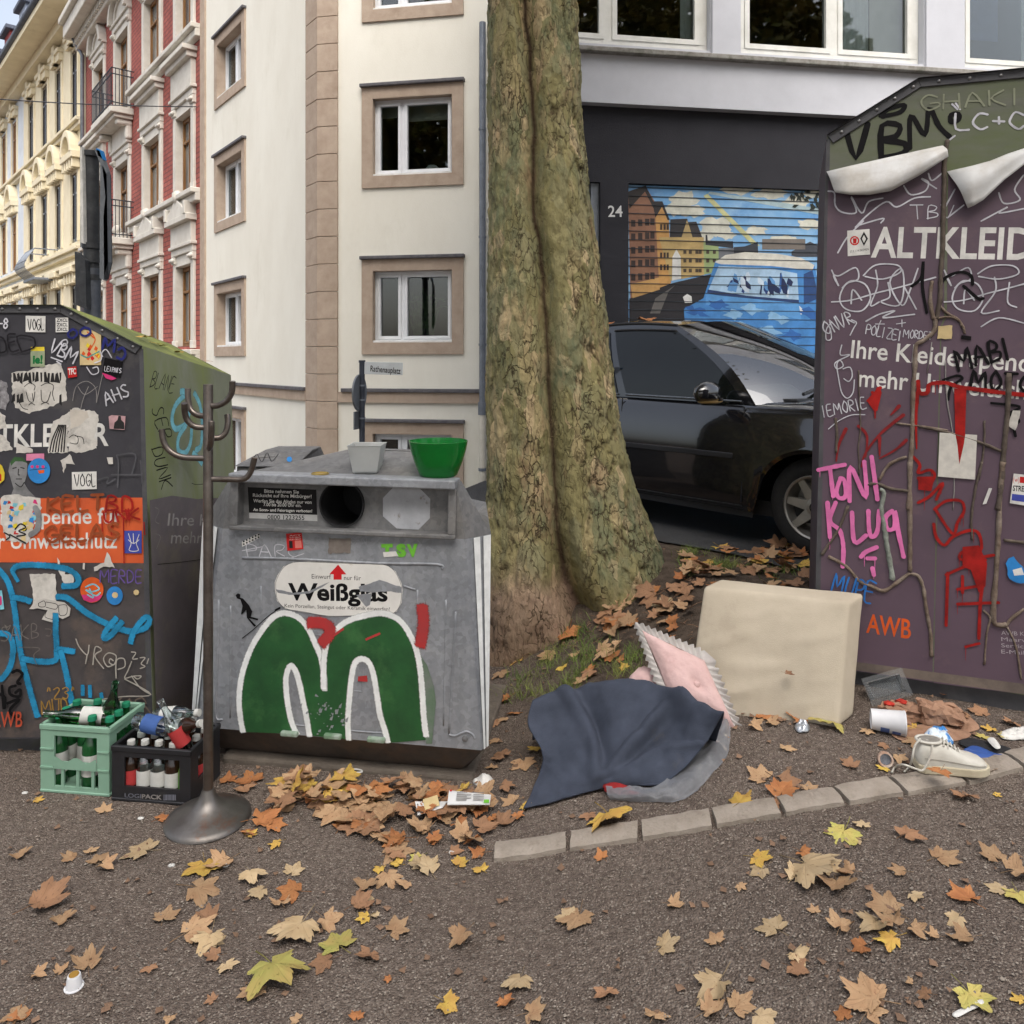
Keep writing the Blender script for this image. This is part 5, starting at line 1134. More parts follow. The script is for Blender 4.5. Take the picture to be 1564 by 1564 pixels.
spray(fC, 'graffiti_red', C, [[(640, 235), (700, 235), (745, 260), (740, 300), (705, 340)], [(1215, 150), (1222, 240), (1205, 350)]], 15, mat('red_overspray', rgb(170, 44, 44), rgb(150, 50, 50), 12, .6), g5)
patch(fC, 'graffiti_red', C, [(890, 508), (935, 503), (938, 535), (888, 533)], MATS['red_overspray'], g5, thick=0); spray(fC, 'graffiti_red', C, [[(760, 305), (815, 265)], [(930, 320), (1000, 290)]], 3, MATS['red_overspray'], g5)
for k in range(40):
    x, y = random.gauss(740, 50), random.gauss(690, 45); r = random.uniform(4, 16); patch(fC, 'chipped_paint', C, [(x, y), (x + r, y + random.uniform(-r, r)), (x + r * .6, y + r), (x - r * .3, y + r * .8)], zincg, g5, thick=0)
# pressed ribs, handles
def emboss(pts, w, name='pressed_rib', tr=g5, m_=zincg): strokes_ = [fC.uv(*tr(*p)) for p in pts]; mb_ = MB(); mb_.tube([fC.pt(u, v, -.001) for u, v in catmull(strokes_, 4)], w, 6); mb_.build(name, m_, C, smooth=True)
emboss([(300, 972), (480, 975), (700, 985), (1000, 1000), (1290, 1005), (1315, 1030)], .006, tr=g4)
emboss([(240, 150), (240, 400), (238, 720)], .004); emboss([(1335, 120), (1330, 400), (1322, 760)], .004); emboss([(1385, 180), (1365, 500), (1350, 800)], .005); emboss([(395, 50), (390, 400), (385, 740)], .004); emboss([(1190, 70), (1180, 400), (1160, 830)], .004)
emboss([(180, 120), (172, 500), (165, 710), (200, 728)], .005); emboss([(1350, 805), (1380, 812), (1410, 800), (1440, 790), (1470, 805), (1480, 825)], .005); emboss([(440, 740), (600, 760), (900, 790), (1080, 800)], .004); emboss([(1120, 50), (1180, 70)], .005)
emboss([(640, 310), (635, 540), (660, 575), (880, 585), (908, 560), (912, 330), (890, 305), (660, 300)], .003)
for x, y in ((545, 795), (765, 808), (985, 825)):
    u, v = fC.uv(*g5(x, y)); m = MB(); m.fbox(fC, u - .037, u + .037, v - .01, v + .01, -.002, .022); m.build('lifting_lug', mat('painted_lug', rgb(150, 160, 150), rgb(96, 124, 96), 20, .6), C, bevel=.006)
u, v = fC.uv(*g5(1432, 825)); m = MB(); m.lathe([(.012, 0), (.012, .006), (0, .01)], 10, Matrix.Translation(fC.pt(u, v, 0)) @ fC.n.to_track_quat('Z', 'Y').to_matrix().to_4x4()); m.build('bolt_head', zincd, C)

# ---------------------------------------------------------------- right clothes container
greenm = mat('mossy_metal', rgb(104, 106, 92), rgb(90, 92, 82), 4, .6, .1, c3=rgb(86, 98, 54), s3=2.4, con3=(.42, .68), stretch=(.5, .5, 1.6))
vinyl = mat('aubergine_vinyl', rgb(92, 74, 86), rgb(84, 68, 79), 3, .55, c3=rgb(108, 88, 92), s3=5, con3=(.56, .8))
fD = Face(P(1243, 1014, 3.21), (math.cos(math.radians(20)), -math.sin(math.radians(20)), -.021), (.0, .015, 1))
e, b_ = fD.uv(1263, 207), fD.uv(1402, 121); cxd = .68
profD = [(2 * cxd, 0), (2 * cxd - e[0], e[1]), (2 * cxd - b_[0], b_[1]), b_, e, (0, 0)]
backD = fD.n * -.8
D = clothes_bank('clothes_container', 'aubergine clothes collection container with peeling vinyl, pink tag and dried vines', fD, backD, profD, (greenm, mat('dark_purple_sheet', rgb(76, 64, 74), rgb(64, 56, 64), 4, .6), trim_m), (fD.pt(cxd, 0).x, fD.pt(cxd, 0).y + .3, .36))
q3 = lambda x, y: (1230 + x / 3.7246, 80 + y / 3.7246); q4 = lambda x, y: (1230 + x / 4.683, 480 + y / 4.683); q5 = lambda x, y: (1230 + x / 4.009, 680 + y / 4.009)
def onD(u, v): return fD.pt(u, v)
patch(fD, 'edge_angle', D, [(1262, 214), (1268, 208), (1252, 1010), (1243, 1012)], trim_m, thick=0)
patch(fD, 'vinyl_panel', D, [q3(130, 730), q3(440, 690), q3(790, 560), q3(790, 1500), (1436, 500), (1424, 1042), (1251, 1016)], vinyl, thick=.0006)
patch(fD, 'vinyl_panel', D, [q3(812, 700), q3(1060, 640), (1640, 196), (1836, 214), (1850, 1096), (1426, 1043), (1438, 500), q3(806, 1500)], vinyl, thick=.0006)
patch(fD, 'base_strip', D, [(1248, 1003), (1849, 1082), (1850, 1101), (1247, 1015)], mat('muddy_strip', rgb(116, 104, 94), rgb(92, 82, 76), 9, .85), thick=0)
write(fD, D, 'ALTKLEIDER', (1330, 392), (1648, 397), 45, pW, bold=.022)
write(fD, D, 'Ihre Kleiderspende für', (1299, 546), (1655, 575), 27, pW, bold=.012); write(fD, D, 'mehr Umweltschutz', (1311, 590), (1620, 614), 27, pW, bold=.012)
write(fD, D, 'AWB', q5(372, 1145), q5(645, 1185), 29, pO, bold=.015)
for k, s_ in enumerate(('AWB Köln GmbH', 'Maarweg 271', 'Servicetelefon', 'E-Mail: info@')): write(fD, D, s_, q5(1200, 1160 + 38 * k), (1612, 973 + k * 9.8), 6, paint('grey_print_small', (170, 162, 166), .9))
# peeled vinyl flaps hanging from the top
def flap(top, bot, name='peeled_vinyl'):
    m = MB(); rows = []; n = len(top)
    for s in range(9):
        f = s / 8; r = []
        for (tu, tv), (bu, bv) in zip([fD.uv(*q3(*p)) for p in top], [fD.uv(*q3(*p)) for p in bot]):
            out = .008 + .045 * math.sin(min(1, f * 1.25) * math.pi * .5) * (1 - .35 * f) + .006 * math.sin(f * 7 + tu * 9)
            r.append(fD.pt(tu + (bu - tu) * f, tv + (bv - tv) * f, out))
        rows.append(r)
    m.grid(rows); o = m.build(name, mat('vinyl_backing', rgb(208, 208, 206), rgb(192, 192, 190), 5, .6, c3=rgb(176, 170, 160), s3=3), D, smooth=True)
    md = o.modifiers.new('thickness', 'SOLIDIFY'); md.thickness = .002
flap([(120, 680), (250, 650), (400, 617), (550, 583), (700, 548), (782, 530)], [(165, 808), (250, 822), (360, 822), (480, 800), (640, 712), (806, 604)])
flap([(806, 678), (950, 645), (1050, 618), (1150, 578), (1244, 548), (1420, 490)], [(915, 895), (950, 880), (1000, 850), (1120, 735), (1244, 640), (1430, 540)])
# writing
tagtext(fD, D, 'VB', q3(225, 605), q3(560, 590), 50, 8.5, pK); strokes(fD, 'graffiti_tag', D, [[(595, 545), (600, 360), (680, 470), (705, 320), (760, 420), (820, 480)], [(430, 360), (470, 325), (560, 300), (540, 340), (440, 365)], [(830, 355), (870, 350), (870, 385), (830, 395), (825, 365)]], 7, pK, q3)
tagtext(fD, D, 'LC+CO', q3(860, 440), (1592, 196), 25, 3.2, pWc); strokes(fD, 'graffiti_tag', D, [[(835, 295), (865, 325)], [(855, 290), (880, 325)], [(805, 510), (850, 475)]], 2.5, pWc, q3)
tagtext(fD, D, 'GHAKI', q3(660, 330), (1560, 158), 22, 2.6, paint('faint_green_pen', (138, 142, 120), .9))
flow = [[(130, 790), (165, 800), (170, 870), (210, 910), (290, 910), (260, 820), (320, 915), (360, 850), (440, 830)], [(285, 995), (360, 920), (460, 850), (520, 880), (620, 830), (710, 822)], [(300, 985), (440, 945), (430, 970)], [(185, 1140), (240, 1050), (330, 960)], [(560, 760), (600, 810), (680, 790), (700, 740), (660, 720), (745, 775)], [(700, 690), (720, 730), (775, 690)]]
strokes(fD, 'graffiti_tag', D, flow, 2.2, pWc, q3)
strokes(fD, 'graffiti_tag', D, [[(1000, 960), (1150, 880), (1100, 915), (1240, 890)], [(1100, 800), (1130, 860), (1220, 840), (1190, 780), (1240, 700)], [(810, 940), (900, 870)], [(790, 890), (850, 780)]], 2.2, pWc, q3); tagtext(fD, D, 'TBV', q3(600, 945), q3(840, 945), 20, 1.6, pWc)
sticker(fD, D, 238, 1005, 365, 1150, pW, q3, 10); disc(fD, 'sticker_drawing', D, 280, 1072, 27, pRo, q3, 14); disc(fD, 'sticker_drawing', D, 280, 1072, 19, pW, q3, 12); patch(fD, 'sticker_drawing', D, [(270, 1058), (292, 1058), (290, 1088), (272, 1088)], pRo, q3, thick=0); patch(fD, 'sticker_drawing', D, [(333, 1020), (356, 1060), (333, 1102), (312, 1060)], pDk, q3, thick=0); patch(fD, 'sticker_drawing', D, [(333, 1040), (345, 1062), (333, 1084), (322, 1062)], pW, q3, thick=0); write(fD, D, 'ST.P. + W.BREMEN', q3(255, 1142), q3(360, 1126), 3.5, pDk, name='sticker_writing')
wild = [[(150, 1240), (190, 1330), (160, 1270), (195, 1270), (285, 1225), (300, 1290), (230, 1320), (195, 1400), (230, 1460), (320, 1470), (370, 1400), (340, 1320), (260, 1300), (210, 1340)], [(150, 1420), (260, 1410), (400, 1370), (520, 1340), (740, 1280)], [(260, 1430), (270, 1350), (320, 1410)], [(330, 1270), (400, 1210), (520, 1210), (540, 1250), (440, 1290), (340, 1275)], [(400, 1240), (410, 1330), (370, 1440), (420, 1420)], [(470, 1310), (480, 1390), (430, 1420), (530, 1440), (560, 1340), (545, 1230), (480, 1310), (550, 1440), (600, 1340), (640, 1230)], [(560, 1330), (630, 1460)], [(345, 1530), (420, 1490), (510, 1470), (440, 1510), (620, 1490)]]
strokes(fD, 'graffiti_throwup', D, wild, 2.1, pWc, q3)
strokes(fD, 'graffiti_throwup', D, [[(x + 640 if True else x, y) for x, y in l] for l in wild[:3]] + [[(980, 1260), (1060, 1215), (1180, 1215), (1210, 1260), (1100, 1290), (985, 1275)], [(1075, 1280), (1080, 1360), (1000, 1480), (1100, 1470)], [(1160, 1310), (1150, 1420), (1200, 1450)], [(1000, 1560), (1100, 1510), (1240, 1540)]], 2.1, pWc, q3)
strokes(fD, 'graffiti_tag', D, [[(605, 1330), (660, 1280), (670, 1190), (665, 1330), (690, 1480)], [(770, 1420), (770, 1330), (800, 1280), (880, 1250), (940, 1270), (950, 1320)], [(900, 1330), (980, 1400), (1010, 1400)]], 4.5, pK, q3)
tagtext(fD, D, 'ONVR', q4(150, 150), q4(350, 60), 20, 1.8, pWc); strokes(fD, 'graffiti_tag', D, [[(185, 60), (150, 110), (150, 180), (185, 175), (180, 100)], [(330, 40), (365, 60), (345, 100), (320, 150)]], 1.6, pWc, q4)
tagtext(fD, D, 'POLIZEI', q4(430, 140), q4(680, 190), 15, 1.5, pWc); tagtext(fD, D, 'MORDET', q4(700, 165), q4(905, 185), 12, 1.2, pWc); strokes(fD, 'graffiti_tag', D, [[(500, 70), (565, 70)], [(540, 45), (520, 90)], [(650, 70), (715, 60)], [(690, 40), (690, 90)]], 1.2, pWc, q4)
strokes(fD, 'graffiti_tag', D, [[(260, 220), (250, 290), (318, 290), (215, 345), (225, 390), (270, 370), (250, 330), (225, 360), (240, 470), (260, 560), (300, 600), (340, 560), (350, 470)], [(270, 390), (320, 380), (335, 440), (310, 480), (275, 460)]], 1.6, pWc, q4)
tagtext(fD, D, 'IEMORIE', q4(130, 735), q4(435, 670), 17, 1.5, pWc); strokes(fD, 'graffiti_tag', D, [[(165, 820), (240, 760), (330, 720), (425, 718)]], 1.3, pWc, q4)
for s_, a, b, h in (('MABI', q4(1090, 400), q4(1470, 310), 30), ('MOTO', q4(1180, 530), (1572, 600), 28)): tagtext(fD, D, s_, a, b, h, 4.2, pK)
strokes(fD, 'graffiti_tag', D, [[(985, 470), (1080, 440), (1120, 460), (1040, 520), (1020, 610)], [(1330, 635), (1530, 660), (1460, 710), (1525, 760), (1490, 800), (1500, 870)]], 4, pK, q4); patch(fD, 'tape_scrap', D, [(1115, 148), (1185, 158), (1183, 188), (1113, 178)], pK, q4)
patch(fD, 'sticker', D, [(948, 85), (1050, 80), (1045, 178), (945, 175)], pBe, q4, ragged=.002)
# red paint runs
strokes(fD, 'red_paint', D, [[(805, 480), (815, 560), (870, 560), (890, 500), (1000, 490), (1100, 520), (1250, 540), (1400, 560), (1600, 580)]], 6, pR, q4, drips=4)
patch(fD, 'red_paint', D, [(1062, 530), (1150, 540), (1140, 860), (1130, 940), (1100, 1070), (1085, 930), (1070, 840)], pR, q4, thick=0)
strokes(fD, 'red_paint', D, [[(800, 560), (790, 760), (795, 960)], [(535, 525), (440, 620)], [(520, 530), (500, 620), (498, 740)], [(480, 560), (510, 600)]], 5, pR, q4, taper=True); patch(fD, 'red_paint', D, [(530, 520), (545, 560), (515, 690), (490, 690), (440, 620)], pR, q4, thick=0)
rd = paint('thin_red_paint', (140, 40, 42), .8); strokes(fD, 'red_paint', D, [[(670, 655), (610, 720)], [(700, 720), (540, 850), (430, 990), (400, 1090)], [(720, 900), (640, 970), (530, 1030)], [(380, 800), (440, 870), (430, 1020)], [(290, 820), (240, 930), (220, 1050)], [(530, 880), (530, 1010)]], 5, rd, q4, taper=True)
strokes(fD, 'red_paint', D, [[(660, 70), (700, 120), (690, 170), (760, 150), (790, 190), (740, 260), (690, 200)], [(690, 350), (760, 310), (840, 230), (800, 330)], [(790, 390), (860, 340), (950, 340), (970, 400), (930, 470), (900, 540), (800, 400)], [(785, 480), (800, 560), (850, 610), (900, 560), (1000, 520), (1060, 540), (1070, 640), (960, 650), (960, 700), (1150, 670)], [(860, 790), (1000, 730), (1100, 700)], [(1040, 660), (1090, 780), (1070, 950), (1060, 1180)], [(870, 780), (860, 1100)], [(930, 880), (1050, 860)], [(930, 970), (1180, 960)], [(980, 1230), (1060, 1210)], [(960, 800), (960, 900)]], 4.2, pR, q5, drips=2)
patch(fD, 'red_paint', D, [(960, 620), (1060, 610), (1110, 720), (1100, 860), (1060, 900), (1010, 760), (960, 740)], pR, q5, thick=0); patch(fD, 'red_paint', D, [(690, 190), (790, 190), (770, 280), (690, 270)], pR, q5, thick=0)
# pink tag
pinkl = [[(80, 150), (150, 135), (240, 118)], [(150, 140), (160, 220), (170, 310)], [(215, 200), (190, 280), (205, 320), (245, 310), (240, 220), (215, 200)], [(270, 340), (275, 130), (370, 320), (360, 100)], [(405, 70), (420, 180), (440, 330)], [(135, 350), (150, 560)], [(185, 350), (150, 460), (210, 520), (232, 620), (228, 740)], [(285, 410), (300, 590), (370, 550)], [(385, 400), (390, 520), (410, 560), (440, 520), (450, 400)], [(530, 400), (490, 440), (500, 510), (545, 500), (545, 400), (570, 540), (600, 680)], [(340, 680), (370, 650), (435, 622)], [(380, 690), (425, 690)], [(410, 750), (418, 790)]]
strokes(fD, 'graffiti_tag', D, pinkl, 6.2, pP, q5, drips=1)
tagtext(fD, D, 'MUPE', q5(150, 900), q5(400, 960), 30, 2.6, pB)
# the pasted sheet (its code is left blank), small stickers
patch(fD, 'pasted_sheet', D, [(958, 845), (1225, 862), (1210, 1180), (945, 1158)], mat('poster_paper', rgb(206, 202, 192), rgb(186, 182, 174), 25, .8), q4)
patch(fD, 'red_paint', D, [(1068, 846), (1142, 850), (1130, 930), (1098, 1072), (1085, 940)], pR, q4, thick=0)
patch(fD, 'sticker', D, [(1272, 172), (1400, 185), (1385, 375), (1248, 352)], pW, q5); write(fD, D, '(w)', q5(1268, 222), q5(1305, 225), 8, pRo, name='sticker_writing'); write(fD, D, 'STREET', q5(1266, 276), q5(1370, 284), 8, pDk, bold=.03, name='sticker_writing'); patch(fD, 'sticker_drawing', D, [(1310, 190), (1390, 198), (1386, 236), (1308, 228)], pRo, q5, thick=0); patch(fD, 'sticker_drawing', D, [(1262, 295), (1375, 308), (1370, 350), (1258, 335)], pPu, q5, thick=0)
patch(fD, 'sticker', D, [(1225, 720), (1240, 690), (1275, 680), (1285, 700), (1330, 740), (1340, 840), (1290, 840), (1240, 810)], pBs, q5, ragged=.002); patch(fD, 'sticker_drawing', D, [(1265, 760), (1320, 745), (1335, 790), (1275, 795)], pW, q5, thick=0)
patch(fD, 'scratch_mark', D, [(1120, 260), (1140, 262), (1105, 355), (1082, 360)], pW, q5, thick=0)
patch(fD, 'torn_poster', D, [(1440, 790), (1480, 690), (1530, 690), (1520, 760), (1500, 830), (1460, 810)], pPap, q4, ragged=.002)
# dried climbing stems
vine_m = mat('dried_vine', rgb(122, 106, 92), rgb(92, 78, 66), 30, .9, c3=rgb(140, 128, 116), s3=12, bump=.3); vdk = mat('dark_vine', rgb(98, 88, 78), rgb(70, 60, 52), 30, .9)
def vine(pts, tr, w, m_=vine_m, name='dried_stem'):
    uv = catmull([fD.uv(*tr(*p)) for p in pts], 5); mb_ = MB()
    pts3 = [fD.pt(u + .002 * noise.noise(V((u * 60, v * 60, 1))), v, .004 + .002 * noise.noise(V((u * 40, v * 40, 5)))) for u, v in uv]
    mb_.tube(pts3, [w * (1 + .35 * noise.noise(p * 45)) for p in pts3], 6); return mb_.build(name, m_, D, smooth=True)
vine([(808, 500), (790, 640), (790, 760), (785, 900), (780, 1100), (770, 1250), (765, 1400), (745, 1520)], q3, .009, vdk)
vine([(720, 1300), (710, 1420), (730, 1520)], q3, .008, vine_m); vine([(765, 1440), (800, 1480), (870, 1520), (890, 1560)], q3, .005)
vine([(930, 20), (920, 120), (840, 190), (790, 230), (780, 400), (768, 620), (765, 860), (750, 1080), (745, 1250), (738, 1400)], q4, .009); vine([(940, 30), (1040, 20), (1110, 60), (1140, 140)], q4, .005)
vine([(640, 100), (640, 400), (640, 620), (640, 770)], q5, .009); vine([(640, 780), (560, 840), (480, 890), (400, 860), (330, 830), (250, 740), (140, 680)], q5, .007); vine([(100, 670), (160, 580), (210, 500), (260, 370)], q5, .006, vdk)
vine([(640, 785), (690, 800), (720, 870), (740, 1000), (765, 1150), (772, 1290)], q5, .007); vine([(650, 780), (830, 800), (1020, 830)], q4, .004); vine([(810, 800), (1000, 840), (1230, 910), (1400, 980)], q4, .006, vdk)
vine([(455, 270), (480, 290), (465, 390), (480, 480), (500, 620), (530, 790), (525, 820)], q5, .010, mat('pale_bark_stem', rgb(150, 156, 146), rgb(96, 100, 92), 25, .9)); vine([(380, 240), (440, 235), (520, 265), (630, 280)], q5, .007, vdk); vine([(450, 215), (500, 130), (560, 90), (620, 70)], q5, .006)
vine([(1455, 420), (1445, 700), (1425, 900), (1410, 1100), (1395, 1250), (1375, 1400)], q4, .010, vdk); vine([(1210, 100), (1190, 300), (1180, 560), (1165, 800), (1150, 1060), (1190, 1100), (1230, 1095)], q5, .010); vine([(1230, 1100), (1260, 1060), (1339, 1000)], q5, .006); vine([(1235, 1110), (1290, 1240), (1320, 1430)], q5, .004); vine([(1215, 580), (1339, 595), (1400, 600)], q5, .007, vdk); vine([(1080, 100), (1050, 220), (1030, 330), (1015, 460), (1020, 580)], q5, .005, vdk); vine([(1090, 1010), (1130, 1060), (1110, 1150), (1095, 1340)], q5, .004)
vine([(380, 400), (385, 600), (395, 800), (380, 950), (385, 1150)], q4, .003, vdk); vine([(1000, 330), (1010, 600), (1060, 900), (1065, 1150), (1055, 1400)], q4, .0022, pG); vine([(905, 200), (870, 420)], q4, .002, pG); vine([(215, 740), (225, 850), (220, 990)], q4, .006, vdk); vine([(1280, 760), (1275, 960), (1240, 1180)], q4, .004, vdk)

# ---------------------------------------------------------------- plane tree
def bark_mat():
    m = bpy.data.materials.new('plane_tree_bark'); m.use_nodes = True; N = m.node_tree.nodes; L = m.node_tree.links; b = N['Principled BSDF']
    b.inputs['Roughness'].default_value = .9; b.inputs['Specular IOR Level'].default_value = .2
    tc = N.new('ShaderNodeTexCoord'); mp = N.new('ShaderNodeMapping'); mp.inputs['Scale'].default_value = (1, 1, .45); L.new(tc.outputs['Object'], mp.inputs[0])
    dn = N.new('ShaderNodeTexNoise'); dn.inputs['Scale'].default_value = 9; dn.inputs['Detail'].default_value = 5; L.new(mp.outputs[0], dn.inputs['Vector'])
    ad = N.new('ShaderNodeVectorMath'); ad.operation = 'MULTIPLY_ADD'; ad.inputs[1].default_value = (.12, .12, .12); L.new(dn.outputs['Color'], ad.inputs[0]); L.new(mp.outputs[0], ad.inputs[2])
    vo = N.new('ShaderNodeTexVoronoi'); vo.inputs['Scale'].default_value = 14; L.new(ad.outputs[0], vo.inputs['Vector'])
    cr = N.new('ShaderNodeValToRGB'); sp = N.new('ShaderNodeSeparateColor'); L.new(vo.outputs['Color'], sp.inputs[0]); L.new(sp.outputs[0], cr.inputs[0])
    el = cr.color_ramp.elements; el[0].position = 0; el[0].color = rgb(122, 116, 80); el[1].position = 1; el[1].color = rgb(178, 158, 122)
    for p, c in ((.3, (138, 130, 90)), (.6, (128, 124, 92)), (.8, (150, 138, 100))): e = el.new(p); e.color = rgb(*c)
    def ns(sc, a, b_, ax=mp):
        n = N.new('ShaderNodeTexNoise'); n.inputs['Scale'].default_value = sc; n.inputs['Detail'].default_value = 8; n.inputs['Roughness'].default_value = .7; L.new(ax.outputs[0], n.inputs['Vector'])
        r = N.new('ShaderNodeMapRange'); r.inputs[1].default_value = a; r.inputs[2].default_value = b_; L.new(n.outputs['Fac'], r.inputs[0]); return r.outputs[0]
    def mix(f, a, c):
        x = N.new('ShaderNodeMix'); x.data_type = 'RGBA'; L.new(f, x.inputs[0]); L.new(a, x.inputs[6]); x.inputs[7].default_value = c; return x.outputs[2]
    c1 = mix(ns(3.2, .5, .68), cr.outputs[0], rgb(104, 112, 86)); c2 = mix(ns(5, .55, .72), c1, rgb(150, 124, 96)); c3 = mix(ns(26, .56, .72), c2, rgb(70, 58, 42))
    at = N.new('ShaderNodeAttribute'); at.attribute_name = 'crack'; c4 = mix(at.outputs['Fac'], c3, rgb(58, 44, 32))
    at2 = N.new('ShaderNodeAttribute'); at2.attribute_name = 'foot'; c5 = mix(at2.outputs['Fac'], c4, rgb(150, 124, 108))
    ve = N.new('ShaderNodeTexVoronoi'); ve.feature = 'DISTANCE_TO_EDGE'; ve.inputs['Scale'].default_value = 20; a2 = N.new('ShaderNodeVectorMath'); a2.operation = 'MULTIPLY_ADD'; a2.inputs[1].default_value = (.22, .22, .22); L.new(dn.outputs['Color'], a2.inputs[0]); L.new(mp.outputs[0], a2.inputs[2]); L.new(a2.outputs[0], ve.inputs['Vector'])
    er = N.new('ShaderNodeMapRange'); er.inputs[1].default_value = .0; er.inputs[2].default_value = .07; er.inputs[3].default_value = 1; er.inputs[4].default_value = 0; L.new(ve.outputs['Distance'], er.inputs[0])
    em = N.new('ShaderNodeMath'); em.operation = 'MULTIPLY'; L.new(er.outputs[0], em.inputs[0]); L.new(ns(4.2, .42, .6), em.inputs[1]); c6 = mix(em.outputs[0], c5, rgb(66, 54, 40))
    L.new(c6, b.inputs['Base Color'])
    bn = N.new('ShaderNodeTexNoise'); bn.inputs['Scale'].default_value = 60; bn.inputs['Detail'].default_value = 9; L.new(mp.outputs[0], bn.inputs['Vector'])
    bp = N.new('ShaderNodeBump'); bp.inputs['Strength'].default_value = .8; bp.inputs['Distance'].default_value = .014
    hs_ = N.new('ShaderNodeMath'); hs_.operation = 'MULTIPLY_ADD'; hs_.inputs[1].default_value = -.7; L.new(em.outputs[0], hs_.inputs[0]); L.new(bn.outputs['Fac'], hs_.inputs[2]); L.new(hs_.outputs[0], bp.inputs['Height']); L.new(bp.outputs[0], b.inputs['Normal'])
    return m
bark = bark_mat()
DT = 4.75
def interp(tab, y):
    if y <= tab[0][0]: return tab[0][1]
    for (a, p), (b, q) in zip(tab, tab[1:]):
        if y <= b: return p + (q - p) * (y - a) / (b - a)
    return tab[-1][1]
RE = [(-400, 868), (0, 879), (200, 887), (340, 905), (520, 925), (650, 946), (760, 974), (850, 1008), (900, 1028), (1000, 1070)]
LE = [(-400, 752), (0, 747), (500, 746), (760, 744), (850, 735), (1000, 700)]
CRK = [(-400, 798), (0, 799), (100, 808), (200, 814), (330, 813), (430, 828), (600, 836), (800, 848), (870, 860), (940, 893), (1000, 930)]
tree = thing('plane_tree', 'thick plane tree trunk with flaking olive bark beside the black car', 'tree', (.45, DT, G(.45, DT)))
mb = MB(); NA, NZ = 220, 330; crack = []; foot = []; ids = []
zlo, zhi = -.25, 5.0
for i in range(NZ + 1):
    z = zlo + (zhi - zlo) * i / NZ; y = HZ - (z - EZ) * F / DT
    xl = (interp(LE, y) - 782) / F * DT; xr = (interp(RE, y) - 782) / F * DT; xc = (interp(CRK, y) - 782) / F * DT
    hw = (xr - xl) / 2; xm = (xl + xr) / 2; hd = min(.95 * hw, .36 + .1 * sm(1.2, .2, z)); row = []
    for k in range(NA):
        th = 2 * math.pi * k / NA + math.pi; c, s = math.cos(th), math.sin(th)
        x = xm + hw * math.copysign(abs(c) ** .92, c); yy = DT - hd * s
        t = x - xc; cr_ = 0
        if s > 0:
            w_ = .028 + .03 * sm(.9, .2, z); g = math.exp(-(t / (w_ * 1.9)) ** 2); yy += (.10 + .12 * sm(.9, .2, z)) * g
            cr_ = math.exp(-((t + .012 * noise.noise(V((0, 0, z * 6)))) / (w_ * .55)) ** 2)
            if z < .75: yy -= .10 * sm(.75, .1, z) * math.exp(-((x - (xl + .22)) / .2) ** 2) + .05 * sm(.7, .1, z) * math.exp(-((x - (xr - .25)) / .18) ** 2)
        p = V((x, yy, z)); nrm = V((c * hd, -s * hw, 0)).normalized()
        a = noise.noise(V((x * 5, yy * 5, z * 2.2))) * .022
        q = V((x * 13, yy * 13, z * 4.6)); q += V((noise.noise(q * .6), noise.noise(q * .6 + V((5, 1, 2))), noise.noise(q * .5 + V((1, 7, 3))))) * 1.15
        vd = noise.voronoi(q)[0]; edge = vd[1] - vd[0]
        h = noise.cell(q * .0 + noise.voronoi(q)[1][0] * 3.1) if False else noise.noise(noise.voronoi(q)[1][0] * 2.7)
        rough = .45 + .75 * sm(-.1, .5, (x - xm) / hw) + .5 * sm(1.0, .3, z)
        d = a + (h * .016 + .007 * sm(0, .10, edge)) * rough + .010 * noise.fractal(V((x * 26, yy * 26, z * 14)), .8, 2.1, 3)
        p += nrm * d
        row.append(mb.vert(p)); crack.append(min(1, 1.1 * cr_ + .7 * rough * (1 - sm(0, .07, edge)) * sm(-.3, .4, noise.noise(V((x * 3, yy * 3, z * 2)))))); foot.append(.75 * sm(.62, .3, z + .2 * noise.noise(V((x * 4, 0, z * 3)))) * sm(.05, -.05, x - xc))
    ids.append(row)
for i in range(NZ):
    for k in range(NA): mb.face(ids[i][k], ids[i][(k + 1) % NA], ids[i + 1][(k + 1) % NA], ids[i + 1][k])
trunk = mb.build('trunk', bark, tree, smooth=True, recalc=True)
for nm, dat in (('crack', crack), ('foot', foot)):
    at = trunk.data.attributes.new(nm, 'FLOAT', 'POINT'); at.data.foreach_set('value', dat)
# limbs and crown above the frame
top = V((.14, DT, 4.9)); tips = []
for k in range(7):
    a = 2 * math.pi * k / 7 + .4; l = random.uniform(2.2, 3.4); e = V((math.cos(a) * l, math.sin(a) * l, random.uniform(2.8, 4.5)))
    pts = catmull([top + V((0, 0, -.35)), top + e * .35 + V((0, 0, .5)), top + e * .7, top + e], 5); m = MB(); m.tube(pts, [.17 * (1 - .85 * j / (len(pts) - 1)) for j in range(len(pts))], 9); lm = m.build('limb', bark, tree, smooth=True)
    for j in range(4):
        b0 = V(pts[6 + j * 2]); e2 = V((random.uniform(-1, 1), random.uniform(-1, 1), random.uniform(.2, 1))) * 1.1; m = MB(); m.tube([b0, b0 + e2 * .5 + V((0, 0, .1)), b0 + e2], [.05, .03, .01], 6); m.build('branch', bark, lm, smooth=True); tips.append(b0 + e2); tips.append(b0 + e2 * .5)
    tips.append(top + e)
crownm = mat('autumn_crown_leaf', rgb(120, 124, 50), rgb(150, 120, 50), 1.5, .7, c3=rgb(96, 108, 44), s3=.8)
m = MB()
